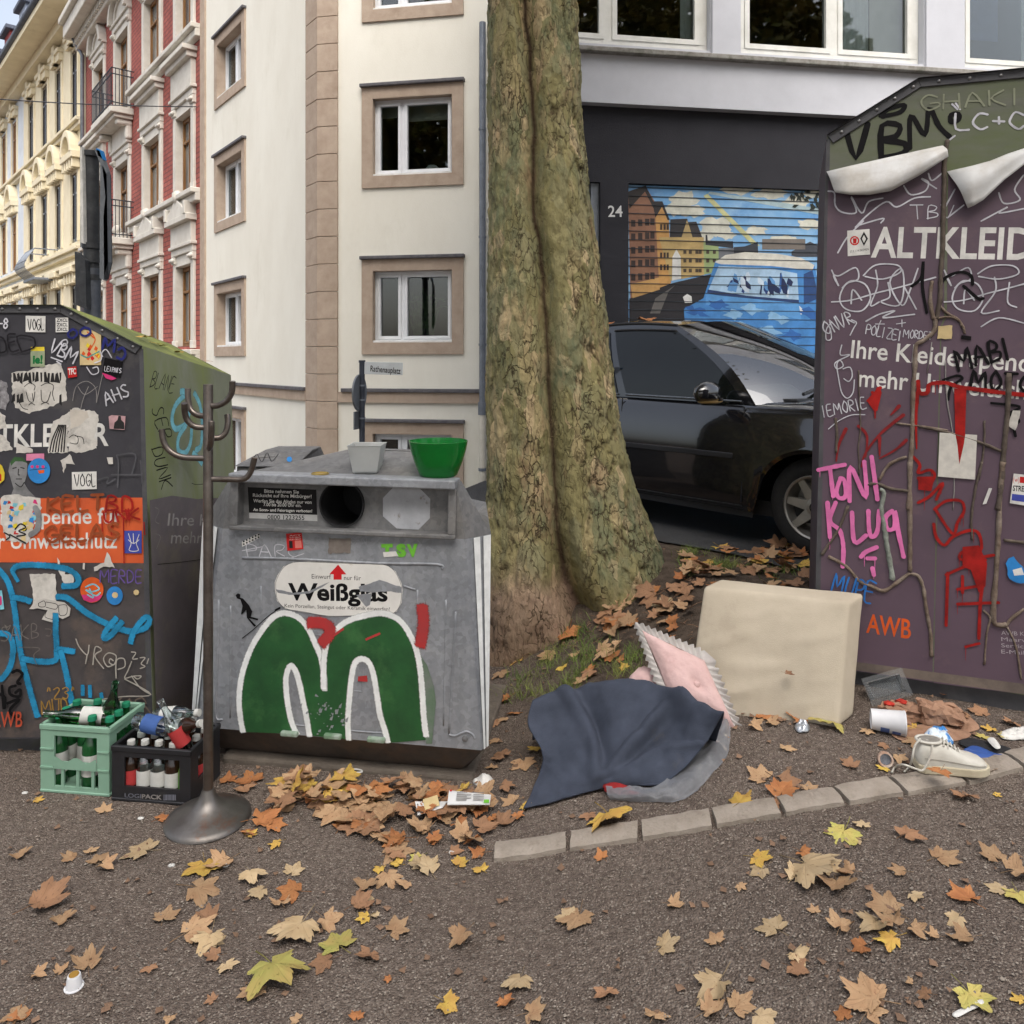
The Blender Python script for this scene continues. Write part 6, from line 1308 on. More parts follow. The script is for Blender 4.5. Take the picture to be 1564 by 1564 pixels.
for k in range(7000):
    c = random.choice(tips) + V((random.gauss(0, .55), random.gauss(0, .55), random.gauss(.1, .45)))
    if c.z < 6.3 + .25 * max(0, c.y - 7): continue
    a = V((random.uniform(-1, 1), random.uniform(-1, 1), random.uniform(-.5, .5))).normalized() * .085; b = a.cross(V((random.uniform(-1, 1), random.uniform(-1, 1), 1))).normalized() * .075
    i = len(m.v); m.v += [c - a, c + b * .8 - a * .2, c + a, c - b]; m.face(i, i + 1, i + 2, i + 3)
m.build('crown', crownm, tree, recalc=False)

m = MB()
for k in range(9000):
    u = V((random.gauss(0, 1), random.gauss(0, 1), random.gauss(0, 1))).normalized(); c = u * random.uniform(.45, 1) ** .5; c = V((c.x * 3.6, c.y * 3.6, 7.2 + c.z * 3.6)) + V((1, 1, 1)) * .7 * noise.noise(u * 2.1)
    a = V((random.uniform(-1, 1), random.uniform(-1, 1), random.uniform(-.5, .5))).normalized() * .17; b = a.cross(V((random.uniform(-1, 1), random.uniform(-1, 1), 1))).normalized() * .15
    i = len(m.v); m.v += [c - a, c + b * .8 - a * .2, c + a, c - b]; m.face(i, i + 1, i + 2, i + 3)
proto = thing('square_tree', 'plane tree with a round autumn crown across the square, mirrored in the windows', 'tree', (0, 0, 0), 'plane trees across the square'); m.build('crown', crownm, proto, recalc=False)
m = MB(); m.tube([(0, 0, -.3), (0, 0, 1), (.1, 0, 5), (.2, .1, 8)], [.4, .3, .24, .08], 12); m.build('trunk', bark, proto, smooth=True)
for k in range(4):
    a = k * 1.6; m = MB(); m.tube([(.1, 0, 4.2), (.1 + math.cos(a) * 1.2, math.sin(a) * 1.2, 6.2), (.1 + math.cos(a) * 2.4, math.sin(a) * 2.4, 8)], [.16, .1, .03], 8); m.build('limb', bark, proto, smooth=True)
for k, (x, y) in enumerate(((-10, -13), (-2.5, -15), (5, -14), (12, -12), (-17, -10), (19, -14))):
    o = proto if k == 0 else copy_tree(proto); o.location = (x, y, G(x, y)); o.rotation_euler = (0, 0, k * 1.1); o.scale = (1.5, 1.5, 1.6 + .1 * (k % 3))

# ---------------------------------------------------------------- black car
carpaint = mat('black_car_paint', rgb(20, 20, 23), rgb(23, 23, 26), 3, .12, 0, coat=1.0, spec=.6)
carglass = mat('car_side_glass', rgb(12, 15, 15), rgb(18, 22, 22), 2, .03, spec=.5); screen_m = glassy('windscreen_glass', (.45, .52, .5, 1), .22)
trimb = mat('black_car_trim', rgb(30, 30, 32), rgb(38, 38, 40), 12, .5); rubber = mat('tyre_rubber', rgb(34, 34, 35), rgb(44, 43, 42), 25, .85, bump=.1)
alloy = mat('alloy_wheel', rgb(178, 174, 166), rgb(160, 156, 148), 10, .35, .6); amber = mat('amber_lens', rgb(190, 160, 110), rgb(170, 140, 90), 10, .3)
chrome = mat('window_trim_strip', rgb(120, 124, 128), rgb(100, 104, 108), 10, .25, .7)
cz = .455; car_o = CARW - CARN * .80; car_o.z = cz
car = thing('parked_car', 'black parked hatchback with fallen leaves on its roof behind the tree', 'car', car_o, rot=(0, 0, math.atan2(CARF.y, CARF.x)))
def tabl(t, x):
    return interp(t, x)
Wt = [(-3.1, .74), (-2.9, .82), (-2.5, .87), (-1.5, .885), (-.4, .885), (.2, .875), (.5, .84), (.7, .75), (.82, .58), (.87, .40)]
BT = [(-3.1, .98), (-2.5, .985), (-1.5, .95), (-.45, .94), (-.1, .93), (.2, .905), (.5, .845), (.72, .74), (.82, .62), (.87, .5)]
HT = [(-3.1, .985), (-.45, .97), (-.15, .985), (.2, .965), (.5, .90), (.72, .79), (.82, .66), (.87, .52)]
xs_ = sorted(set([round(-3.1 + 3.97 * i / 110, 4) for i in range(111)]))
mb = MB(); rowsc = []
for x in xs_:
    w = tabl(Wt, x); zb = .24; be = tabl(BT, x); ht = tabl(HT, x)
    for ax in (0, -2.5):
        if abs(x - ax) < .36: zb = max(zb, .30 + math.sqrt(.36 ** 2 - (x - ax) ** 2))
    fl = 0
    for ax in (0, -2.5):
        fl += .018 * math.exp(-((x - ax) / .42) ** 2)
    zs = [zb, zb + .05, .46, .60, .66, .78, be - .05, be]
    for i in range(1, 8): zs[i] = max(zs[i], zb + .012 * i) if i < 7 else be
    zs[6] = min(zs[6], be - .01)
    ws = [w * .955 + fl, w * .985 + fl, w + fl, w * 1.0 + fl, w * .996 + fl * .8, w * .975 + fl * .5, w * .94, w * .905]
    half = list(zip(ws, zs)) + [(w * .82, be + (ht - be) * .55), (w * .55, be + (ht - be) * .85), (w * .25, ht), (0, ht + .004)]
    rowsc.append([V((x, -a, z)) for a, z in half] + [V((x, a, z)) for a, z in half[::-1][1:]])
mb.grid(rowsc); mb.build('body_shell', carpaint, car, world=False, smooth=True, angle=60, recalc=True)
m = MB(); m.box(-3.0, .75, -.72, .72, .2, .3); m.build('underbody', trimb, car, world=False)
def Bp(s): return V((-.40 - 2.5 * s, -.80 + .05 * s * s, .945 + .03 * s))
def Tp(s): return V((-1.18 - 1.42 * s, -.585 + .03 * s, 1.50 + .05 * math.sin(math.pi * min(1, s * 1.1 + .06)) - .03 * s))
def Sp(s, t, o=0.0):
    a, b = Bp(s), Tp(s); p = a.lerp(b, t); p.y -= .035 * math.sin(math.pi * t) + o; p.z += .02 * math.sin(math.pi * t)
    if s < .3: p.x += .10 * math.sin(math.pi * t) * (1 - s / .3)
    return p
mir = lambda p: V((p.x, -p.y, p.z))
for sg in (0, 1):
    f = (lambda p: p) if sg == 0 else mir
    m = MB(); m.grid([[f(Sp(i / 24, j / 8)) for i in range(25)] for j in range(9)]); m.build('pillar_frame', carpaint, car, world=False, smooth=True)
    for (s0, s1, nm) in ((.035, .44, 'side_window'), (.475, .80, 'side_window')):
        m = MB(); rows = []
        for j in range(9):
            t = .05 + .83 * j / 8; a0 = s0 + (.02 * t if s0 < .1 else 0); rows.append([f(Sp(a0 + (s1 - a0) * i / 16, t, .006)) for i in range(17)])
        m.grid(rows); wn_ = m.build(nm, carglass, car, world=False, smooth=True)
        m = MB(); m.tube([f(Sp(s0 + (s1 - s0) * i / 16, .03, .010)) for i in range(17)], .008, 6); m.build('window_trim', chrome, wn_, world=False)
        m = MB(); m.tube([f(Sp(s0 + .02 + (s1 - s0 - .02) * i / 16, .90, .010)) for i in range(17)], .009, 6); m.build('window_seal', trimb, wn_, world=False)
    m = MB(); m.tube([f(Sp(s0 / 20, 1, .0)) for s0 in range(21)], .012, 6); m.build('roof_moulding', trimb, car, world=False)
m = MB(); rows = []
for i in range(21):
    s = i / 20; a = Tp(s); rows.append([V((a.x + (.10 if i == 0 else .06 * (1 - s)) * (1 - (k / 8 - 1) ** 2), a.y * (1 - k / 8), a.z + .045 * (1 - (1 - k / 8) ** 2))) for k in range(17)])
m.grid(rows); m.build('roof', carpaint, car, world=False, smooth=True)
def Wp(k, t):     # windscreen
    f = k / 8 - 1; a = Sp(0, t) if True else 0; return V((a.x + (.30 - .20 * t) * (1 - f * f), a.y * -f, a.z + (.02 + .028 * t) * (1 - f * f)))
m = MB(); m.grid([[Wp(k, t / 10) for k in range(17)] for t in range(11)]); m.build('windscreen', screen_m, car, world=False, smooth=True)
m = MB(); m.grid([[Wp(k, t / 10) + V((-.25, 0, -.22)) for k in range(2, 15)] for t in range(0, 6)]); m.build('dashboard', mat('grey_dashboard', rgb(60, 62, 62), rgb(50, 52, 52), 5, .7), car, world=False, smooth=True)
for yy in (-.36, .36):
    m = MB(); m.box(-1.7, -1.45, yy - .22, yy + .22, .55, 1.12); m.box(-1.66, -1.55, yy - .12, yy + .12, 1.12, 1.32); m.build('front_seat', mat('seat_cloth', rgb(52, 54, 56), rgb(44, 46, 48), 9, .9), car, world=False, bevel=.05)
m = MB(); rows = []
for t in range(7):
    a = Sp(1, t / 6); rows.append([V((a.x - .10 * (1 - (k / 8 - 1) ** 2), a.y * (1 - k / 8), a.z)) for k in range(17)])
m.grid(rows); m.build('rear_window', carglass, car, world=False, smooth=True)
for a, b in (((-.16, -.62), (-.42, -.05)), ((-.08, .05), (-.36, .55))):
    m = MB(); m.tube([(a[0], a[1], 1.02), ((a[0] + b[0]) / 2 + .1, (a[1] + b[1]) / 2, 1.05), (b[0] + .18, b[1], 1.05)], .012, 6); m.build('wiper', trimb, car, world=False)
m = MB(); m.box(-.46, -.2, -.62, .62, .95, .985); m.build('cowl_panel', trimb, car, world=False, bevel=.01)
for sg in (-1, 1):
    m = MB(); y = sg * .895
    for pts in (([(-.47, .93), (-.44, .6), (-.46, .30)]), ([(-1.52, .95), (-1.50, .6), (-1.50, .28)])): m.tube([(x, sg * (tabl(Wt, x) * (1.0 if z < .75 else .93) + .0), z) for x, z in pts], .005, 5)
    m.tube([(x, sg * .872, .275) for x in (-.46, -1.0, -1.5)], .005, 5); m.build('door_gap', blackr, car, world=False)
    m = MB()
    for x0, x1 in ((-1.46, -.52),):
        for k in range(8):
            a = x0 + (x1 - x0) * k / 8; b = x0 + (x1 - x0) * (k + 1) / 8; m.box(a, b, sg * .888 - .006, sg * .888 + .012, .585, .622)
    m.build('side_trim', trimb, car, world=False, bevel=.004, bseg=1)
    m = MB(); m.box(-2.1, -.4, sg * .80 - .04, sg * .84 + .0, .2, .27); m.build('sill', trimb, car, world=False, bevel=.01)
    # mirror
    m = MB(); M = Matrix.Translation((-.64, sg * 1.0, 1.02)) @ Matrix.Diagonal((.75, 1.35, .95, 1))
    m.lathe([(0, -.085), (.045, -.08), (.085, -.045), (.1, 0), (.09, .04), (.055, .075), (0, .088)], 16, M); mr = m.build('door_mirror', carpaint, car, world=False, smooth=True)
    m = MB(); m.box(-.66, -.58, sg * .86 - .04, sg * .92, .955, .99); m.build('mirror_arm', trimb, mr, world=False, bevel=.008)
    m = MB(); m.lathe([(.0, 0), (.07, .002), (.085, .012), (.087, .02)], 14, Matrix.Translation((-.62, sg * 1.0, .955)) @ Matrix.Diagonal((.75, 1.35, .8, 1))); m.build('mirror_indicator', amber, mr, world=False, smooth=True)
    # headlamp
    m = MB(); m.lathe([(0, -.04), (.12, -.03), (.14, .0), (.1, .05), (0, .07)], 16, Matrix.Translation((.70, sg * .62, .64)) @ Matrix.Rotation(math.pi / 2, 4, 'Y') @ Matrix.Diagonal((.8, 1.1, 1, 1))); m.build('headlight', mat('lamp_glass', rgb(190, 196, 200), rgb(150, 156, 160), 9, .1), car, world=False, smooth=True)
    for ax in (0, -2.5):
        M = Matrix.Translation((ax, sg * .79, .315)) @ Matrix.Rotation(math.pi / 2 * sg * -1, 4, 'X') @ Matrix.Identity(4)
        m = MB(); m.lathe([(.20, -.20), (.30, -.2), (.335, -.2), (.345, -.1), (.345, -.0)][:3] + [(.335, -.20), (.345, -.10)], 30, Matrix.Translation((ax, sg * .70, .33)) @ Matrix.Rotation(math.pi / 2 * -sg, 4, 'X'), capb=True); m.build('wheel_arch_liner', blackr, car, world=False)
        m = MB(); m.lathe([(.195, -.20), (.27, -.2), (.305, -.17), (.315, -.1), (.312, -.03), (.295, .0), (.25, .012), (.21, .008), (.198, -.005)], 48, M); ty = m.build('wheel', rubber, car, world=False, smooth=True)
        m = MB(); m.lathe([(.205, -.16), (.205, .006), (.198, .012), (.188, .006), (.182, -.04), (.17, -.11), (.0, -.11)], 40, M)
        for k in range(7):
            a = 2 * math.pi * k / 7 + .3; dr = V((math.cos(a), math.sin(a), 0)); tn = V((-math.sin(a), math.cos(a), 0))
            c = [dr * .045 - tn * .034, dr * .188 - tn * .022, dr * .188 + tn * .022, dr * .045 + tn * .034]
            m.hexa([M @ (p + V((0, 0, -.05))) for p in c] + [M @ (p + V((0, 0, -.004 if i in (1, 2) else -.016))) for i, p in enumerate(c)])
        m.build('rim', alloy, ty, world=False, smooth=True, angle=35)
        m = MB(); m.lathe([(.06, -.05), (.06, -.01), (.05, -.004), (.0, -.003)], 20, M); m.build('hub_cap', alloy, ty, world=False, smooth=True, angle=40)
        m = MB(); m.lathe([(.034, -.003), (.034, .001), (.028, .002), (.028, -.003)], 20, M); m.build('hub_ring', trimb, ty, world=False)
m = MB(); m.box(.60, .84, -.5, .5, .36, .52); m.build('grille', trimb, car, world=False, bevel=.03)

# ---------------------------------------------------------------- street furniture behind the containers
poleb = mat('dark_blue_post', rgb(52, 56, 66), rgb(66, 70, 80), 12, .5, .2); blackp = mat('black_signal_post', rgb(38, 40, 44), rgb(58, 60, 62), 14, .6, c3=rgb(80, 82, 84), s3=9, con3=(.55, .75)); backs = mat('grey_sign_back', rgb(122, 126, 130), rgb(106, 110, 114), 6, .5, .4)
d = 7.0; q = P(553, 700, d); gz = G(q.x, d)
sp_ = thing('street_sign_post', 'slim dark post with a street name plate and round sign seen from the side', 'street sign', (q.x, d, gz))
m = MB(); m.tube([(q.x, d, gz - .05), (q.x, d, P(553, 553, d).z)], .026, 12); m.build('post', poleb, sp_, smooth=True, angle=40)
m = MB(); m.tube([(q.x, d, P(553, 553, d).z - .005), (q.x, d, P(553, 551, d).z + .005)], .031, 12); m.build('post_cap', poleb, sp_)
fN = Face(P(560, 574, 6.98), (.97, -.24, -.02), (0, 0, 1)); fN.lay = .008
m = MB(); a, b = fN.uv(557, 556), fN.uv(615, 573); m.fbox(fN, a[0], b[0], b[1] - .0, b[1] + .115, -.004, .006); npl = m.build('name_plate', mat('white_enamel', rgb(202, 206, 206), rgb(188, 192, 192), 9, .5), sp_, bevel=.003)
write(fN, sp_, 'Rathenauplatz', (566, 567), (612, 571), 9, pDk, bold=.01)
for nm, (x, y0, y1, w) in (('round_sign', (551, 572, 628, .012)), ('lower_sign', (549, 628, 655, .012))):
    M = Matrix.Translation(P(x - 2, (y0 + y1) / 2, d + .0)) @ Matrix.Rotation(math.radians(80), 4, 'Z') @ Matrix.Rotation(math.pi / 2, 4, 'X'); r = (y1 - y0) / 2 * d / F; m = MB()
    if nm == 'round_sign': m.lathe([(0, -.008), (r, -.008), (r, .008), (0, .01)], 32, M)
    else: m.hexa([M @ V(p) for p in ((-.1, -r, -.006), (.1, -r, -.006), (.1, r, -.006), (-.1, r, -.006), (-.1, -r, .006), (.1, -r, .006), (.1, r, .006), (-.1, r, .006))])
    m.build(nm, backs, sp_)
for y in (590, 612, 640): m = MB(); m.tube([P(553, y, d), P(553, y - 2.5, d)], .032, 10); m.build('clamp', zinc, sp_)
d = 6.3; q = P(141, 500, d); gz = G(q.x, d)
sg_ = thing('signal_post', 'thick black post with sign panels seen edge on above the charcoal container', 'post', (q.x, d, gz))
m = MB(); m.tube([(q.x, d, gz - .05), (q.x, d, P(141, 410, d).z)], .066, 14); m.build('post', mat('grey_post', rgb(92, 96, 104), rgb(76, 80, 88), 10, .5, .3), sg_, smooth=True, angle=40)
m = MB(); m.tube([P(140, 410, d), P(139, 234, d)], .062, 14); m.build('upper_post', blackp, sg_, smooth=True, angle=40)
for y in (236, 376, 398, 424):
    m = MB(); m.tube([P(140, y + 4, d), P(140, y - 4, d)], .074, 14); m.build('clamp', blackp, sg_, smooth=True, angle=40)
for nm, pts, m_, th in (('sign_panel', [(122, 226), (125, 224), (128, 372), (123, 370)], pW, .01), ('sign_panel', [(144, 228), (152, 230), (163, 262), (165, 400), (158, 428), (152, 425), (153, 250)], backs, .02), ('sign_panel', [(156, 252), (163, 266), (165, 400), (159, 426), (158, 330), (161, 300)], blackp, .03), ('dark_panel', [(114, 384), (130, 397), (132, 472), (116, 466)], blackp, .03), ('blue_edge', [(146, 226), (154, 230), (158, 244), (150, 238)], pBs, .012)):
    dd_ = d - .09 if nm != 'dark_panel' else d - .12; m = MB(); m.poly([P(x, y, dd_) for x, y in pts], back=V((.01, th + .02, 0))); m.build(nm, m_, sg_)
# overhead wire
m = MB(); A_, B_ = P(-260, 128, 12), fB.hit(300, 163); pts = []
for k in range(25):
    t = k / 24; p = A_.lerp(B_, t); p.z -= .18 * 4 * t * (1 - t) * .5; pts.append(p)
m.tube(pts, .011, 5); tag(m.build('overhead_wire', iron), 'thin black wire spanning the street in front of the townhouses', 'wire')
# another bottle bank farther off
d = 5.2; a = P(372, 712, d); b = P(440, 712, d); gz = G(a.x, d) 
oc_ = thing('far_container', 'small grey bottle bank with slanted graffitied lid behind the coat stand', 'container', ((a.x + b.x) / 2, d + .3, gz))
m = MB(); m.box(a.x - .05, b.x + .03, d, d + .55, gz - .02, a.z); m.build('bin_body', zincd, oc_, bevel=.01)
z1t = P(450, 686, d + .3).z; m = MB(); m.hexa([(a.x - .07, d - .02, a.z), (b.x + .05, d - .02, a.z), (b.x + .12, d + .55, a.z), (a.x + .05, d + .55, a.z), (a.x + .06, d + .28, z1t), (b.x + .1, d + .28, z1t), (b.x + .1, d + .5, z1t), (a.x + .08, d + .5, z1t)]); m.build('bin_lid', zincd, oc_, bevel=.01)
fO = Face((a.x - .07, d - .02, a.z), (1, 0, 0), V((.0, .3, z1t - a.z))); fO.lay = .003
strokes(fO, 'graffiti_tag', oc_, [[(385, 708), (392, 694), (400, 706), (408, 692), (415, 705), (425, 694)], [(395, 700), (420, 698)]], 1.2, pDk); disc(fO, 'sticker', oc_, 442, 702, 4, pBs)

# ---------------------------------------------------------------- coat stand
steel = mat('tarnished_steel', rgb(120, 112, 106), rgb(96, 88, 82), 14, .35, .85, c3=rgb(92, 70, 56), s3=9, con3=(.55, .75))
steelb = mat('steel_base', rgb(118, 114, 110), rgb(94, 90, 86), 10, .42, .75, c3=rgb(110, 78, 60), s3=7, con3=(.56, .7))
cb = gp(318, 1252); cd = cb.y
cs = thing('coat_stand', 'rusty steel coat stand with curved hooks standing before the bottle bank', 'coat stand', cb)
m = MB(); m.lathe([(.0, .0), (.148, .0), (.152, .006), (.15, .012), (.135, .022), (.10, .036), (.065, .052), (.038, .075), (.026, .098), (.021, .115), (.0, .116)], 40, Matrix.Translation(cb)); m.build('base', steelb, cs, smooth=True, angle=50)
ztop = P(319, 587, cd).z
m = MB(); m.tube([(cb.x, cd, cb.z + .1), (cb.x, cd, ztop - .004), (cb.x, cd, ztop)], [.0175, .0175, .0165], 16); m.build('pole', steel, cs, smooth=True, angle=40)
hooks = [([(1188, 668), (1240, 668), (1290, 640), (1318, 590), (1322, 530)], -.02), ([(1185, 728), (1125, 722), (1085, 690), (1070, 630), (1068, 575)], .03), ([(1185, 792), (1110, 788), (1065, 750), (1050, 700), (1048, 655)], -.03), ([(1185, 968), (1040, 962), (965, 925), (930, 870), (920, 802)], 0), ([(1200, 852), (1250, 850), (1282, 820), (1295, 770), (1292, 722)], .04), ([(1190, 1085), (1300, 1088), (1385, 1085), (1425, 1045), (1448, 965)], 0)]
for pts, dz in hooks:
    c = catmull([y2(*p) for p in pts], 6); n = len(c); m = MB(); m.tube([P(x, y, cd + dz * (i / n)) for i, (x, y) in enumerate(c)], .011, 10); m.build('hook', steel, cs, smooth=True, angle=50)
c = [P(319.5, 683, cd), P(320, 684, cd - .06), P(322, 676, cd - .10), P(323, 655, cd - .115), P(323, 643, cd - .115)]; m = MB(); m.tube(catmull([tuple(p) for p in c], 5), .011, 10); m.build('hook', steel, cs, smooth=True)

# ---------------------------------------------------------------- crates and bottles
def crate(name, label, bl, br, depth, hgt, m_, front, side, t=.008, lip=.012):
    A_, B_ = gp(*bl), gp(*br); r = B_ - A_; W = math.hypot(r.x, r.y); o = thing(name, label, 'crate', A_, rot=(0, 0, math.atan2(r.y, r.x)))
    fr = Face((0, 0, 0), (1, 0, 0)); bk = Face((W, depth, 0), (-1, 0, 0)); lf = Face((0, depth, 0), (0, -1, 0)); rt = Face((W, 0, 0), (0, 1, 0))
    for nm, fc, w, ops in (('front_wall', fr, W, front), ('rear_wall', bk, W, front), ('left_wall', lf, depth, side), ('right_wall', rt, depth, side)):
        m = MB(); oo = [(a * w, b * w, c * hgt, d_ * hgt) for a, b, c, d_ in ops]
        wall_mesh(m, fc, 0, w, 0, hgt, oo, t, 0.0); wall_mesh(m, fc, t, w - t, 0, hgt, oo, 0.0001, -t); w_ = m.build(nm, m_, o, world=False)
    m = MB()
    for fc, w in ((fr, W), (bk, W), (lf, depth), (rt, depth)): m.fbox(fc, -lip * .3, w + lip * .3, hgt - .022, hgt, -t - .003, lip * .35); m.fbox(fc, -lip * .2, w + lip * .2, 0, .012, -t - .002, lip * .25)
    m.build('rim', m_, o, world=False, bevel=.003, bseg=1)
    m = MB(); m.box(t, W - t, t, depth - t, .004, .012); m.build('crate_floor', m_, o, world=False)
    return o, W, fr, A_
mint = mat('mint_plastic', rgb(132, 168, 146), rgb(124, 159, 138), 5, .45, c3=rgb(112, 146, 126), s3=9, con3=(.6, .8)); blackc = mat('black_plastic', rgb(30, 30, 33), rgb(38, 38, 41), 7, .45, c3=rgb(56, 54, 52), s3=8, con3=(.6, .8))
GH = .268; gc, gW, gf, gA = crate('beverage_crate', 'mint green bottle crate standing beside the black crate', (62, 1209), (167, 1217), .22, GH, mint, [(.20, .82, .46, .84), (.20, .30, .10, .36), (.34, .52, .10, .36), (.56, .74, .10, .36), (.78, .84, .10, .36)], [(.2, .8, .5, .84)])
m = MB(); n = 24; rows = [[], []]
for k in range(n + 1):
    u = gW * (.20 + .62 * k / n); z = GH * (.46 + .035 * math.sin(k / n * math.pi * 4 + 1.2)); rows[0].append(V((u, -.004, GH * .36))); rows[1].append(V((u, -.004, z + .012)))
m.grid(rows); m.build('wavy_ledge', mint, gc, world=False, smooth=True)
for z in (.36, .63): 
    m = MB(); m.fbox(gf, 0, gW * .19, GH * z, GH * z + .006, -.001, .004); m.fbox(gf, gW * .83, gW, GH * z, GH * z + .006, -.001, .004); m.build('rib', mint, gc, world=False)
BH = .212; bc, bW, bf, bA = crate('beverage_crate', 'black plastic crate lettered on the front and heaped with empty bottles', (171, 1222), (291, 1231), .22, BH, blackc, [(.16, .86, .27, .80)], [(.25, .75, .35, .75)])
fT = Face(bA, bc.rotation_euler.to_matrix() @ V((1, 0, 0))); fT.lay = .005
greyp = paint('grey_moulded_print', (120, 122, 132), .9)
write(fT, bc, 'LOGI', y3(652, 1280), y3(736, 1286), 6.5, greyp); write(fT, bc, 'PACK', y3(740, 1286), y3(845, 1292), 6.5, pG, bold=.03)
for k in range(11): patch(fT, 'barcode_strip', bc, [(853 + k * 6, 1266), (856 + k * 6 + (k % 3), 1266), (856 + k * 6 + (k % 3), 1296), (853 + k * 6, 1296)], greyp, y3, thick=0)
for o in bc.children:      # these were made in world space: put them into the crate's frame
    if o.name.startswith(('lettering', 'barcode')):
        R = bc.rotation_euler.to_matrix().inverted()
        for v in o.data.vertices: v.co = R @ v.co
ggreen = glassy('green_bottle_glass', (.10, .42, .16, 1), .10, .05); gclear = glassy('clear_bottle_glass', (.80, .86, .86, 1), .12, .05); gbrown = glassy('brown_bottle_glass', (.22, .10, .04, 1), .10, .05)
gdark = mat('dark_green_bottle', rgb(30, 84, 44), rgb(22, 66, 34), 8, .1); gbr2 = mat('dark_brown_bottle', rgb(52, 34, 24), rgb(40, 26, 18), 8, .12)
labw = paint('bottle_label_white', (206, 206, 200), .9); labr = paint('bottle_label_red', (176, 60, 60), .9); labb = paint('bottle_label_blue', (70, 100, 160), .85); labg = paint('bottle_label_green', (80, 124, 52), .85); capw = paint('cap_pale', (196, 196, 190), .9); capg = paint('cap_green', (40, 130, 96), .9); capr = paint('cap_red', (190, 50, 44), .9); capk = paint('cap_black', (36, 36, 38), .9)
BP = {}
def bottle_proto(key, r, h, gm, lm, cm, band=(.18, .48)):
    bod = MB(); bod.lathe([(0, .004), (r * .9, 0), (r, .01), (r, h * .56), (r * .93, h * .63), (r * .55, h * .74), (r * .40, h * .82), (r * .38, h * .97), (r * .42, h * .975), (r * .42, h)], 18)
    lb = MB(); lb.lathe([(r + .0006, h * band[0]), (r + .0006, h * band[1])], 18); cp = MB()
    if cm: cp.lathe([(0, h + .006), (r * .46, h + .005), (r * .50, h - .012)], 14)
    BP[key] = (bod, lb if lm else None, cp if cm else None, gm, lm, cm)
for k_, a in {'green': (.034, .27, gdark, labw, capg), 'greenclear': (.034, .27, ggreen, labw, None), 'brown': (.031, .195, gbr2, labr, capw), 'brownw': (.031, .195, gbr2, labw, capw), 'clear': (.031, .2, gclear, labw, capw), 'clearb': (.034, .24, gclear, labb, None), 'radler': (.032, .17, paint('green_can_print', (86, 120, 40), .85), labg, None), 'clearr': (.030, .24, gclear, labr, None)}.items(): bottle_proto(k_, *a)
def bottle(key, loc, rot, label, group):
    o = thing('bottle', label, 'bottle', loc, group, rot); bod, lb, cp, gm, lm, cm = BP[key]
    for nm, mb_, mm in (('glass_body', bod, gm), ('paper_label', lb, lm), ('cap', cp, cm)):
        if mb_: 
            if isinstance(mb_, MB):
                ob = mb_.build(nm, mm, o, world=False, smooth=True, angle=50)
                BP[key] = tuple(ob.data if x is mb_ else x for x in BP[key])
            else:
                ob = bpy.data.objects.new(nm, mb_); COL.objects.link(ob); ob.parent = o
    return o
def incrate(cr, p): return cr.location + cr.rotation_euler.to_matrix() @ V(p)
for j in range(3):
    for i in range(4):
        x = .04 + i * (gW - .08) / 3; y = .045 + j * .065
        if (i, j) in ((1, 0), (2, 2)): continue
        bottle('green', incrate(gc, (x, y, .013)), (random.uniform(-.03, .03), random.uniform(-.05, .05), random.uniform(0, 6)), 'green glass bottle standing in the mint crate', 'bottles in the mint crate')
bottle('greenclear', incrate(gc, (.24, .12, GH - .015)), (math.radians(82), .0, math.radians(-78)), 'green bottle lying across the top of the mint crate', 'bottles on the mint crate')
bottle('greenclear', incrate(gc, (.185, .13, GH - .13)), (math.radians(14), 0, math.radians(60)), 'green bottle leaning out of the mint crate', None)
ks = ['brown', 'brownw', 'clear', 'brown', 'clear', 'brownw']
lbs = {'brown': 'brown bottle with red label inside the black crate', 'brownw': 'brown bottle with white label inside the black crate', 'clear': 'clear bottle with white label inside the black crate'}
for j in range(3):
    for i in range(5):
        x = .05 + i * (bW - .09) / 4; y = .045 + j * .065; k = 'radler' if (i, j) == (4, 0) else ks[(i * 2 + j * 3 + (1 if i > 2 else 0)) % 6]
        bottle(k, incrate(bc, (x, y, .013)), (0, 0, random.uniform(0, 6)), lbs.get(k, 'squat green printed bottle in the front of the black crate'), None if k == 'radler' else 'bottles in the black crate, ' + k)
for key, p, rot, lb in (('clearb', (.04, .09, BH + .055), (math.radians(96), 0, math.radians(78)), 'clear bottle with blue label lying on the black crate'), ('clearr', (.275, .07, BH - .05), (math.radians(26), 0, math.radians(-80)), 'clear bottle with red label leaning out of the black crate'), ('clear', (.09, .15, BH + .05), (math.radians(80), 0, math.radians(75)), 'clear bottle lying at the back of the black crate'), ('brownw', (.17, .12, BH + .015), (math.radians(70), 0, math.radians(60)), 'brown bottle tilted among clear ones on the black crate')):
    bottle(key, incrate(bc, p), rot, lb, None)

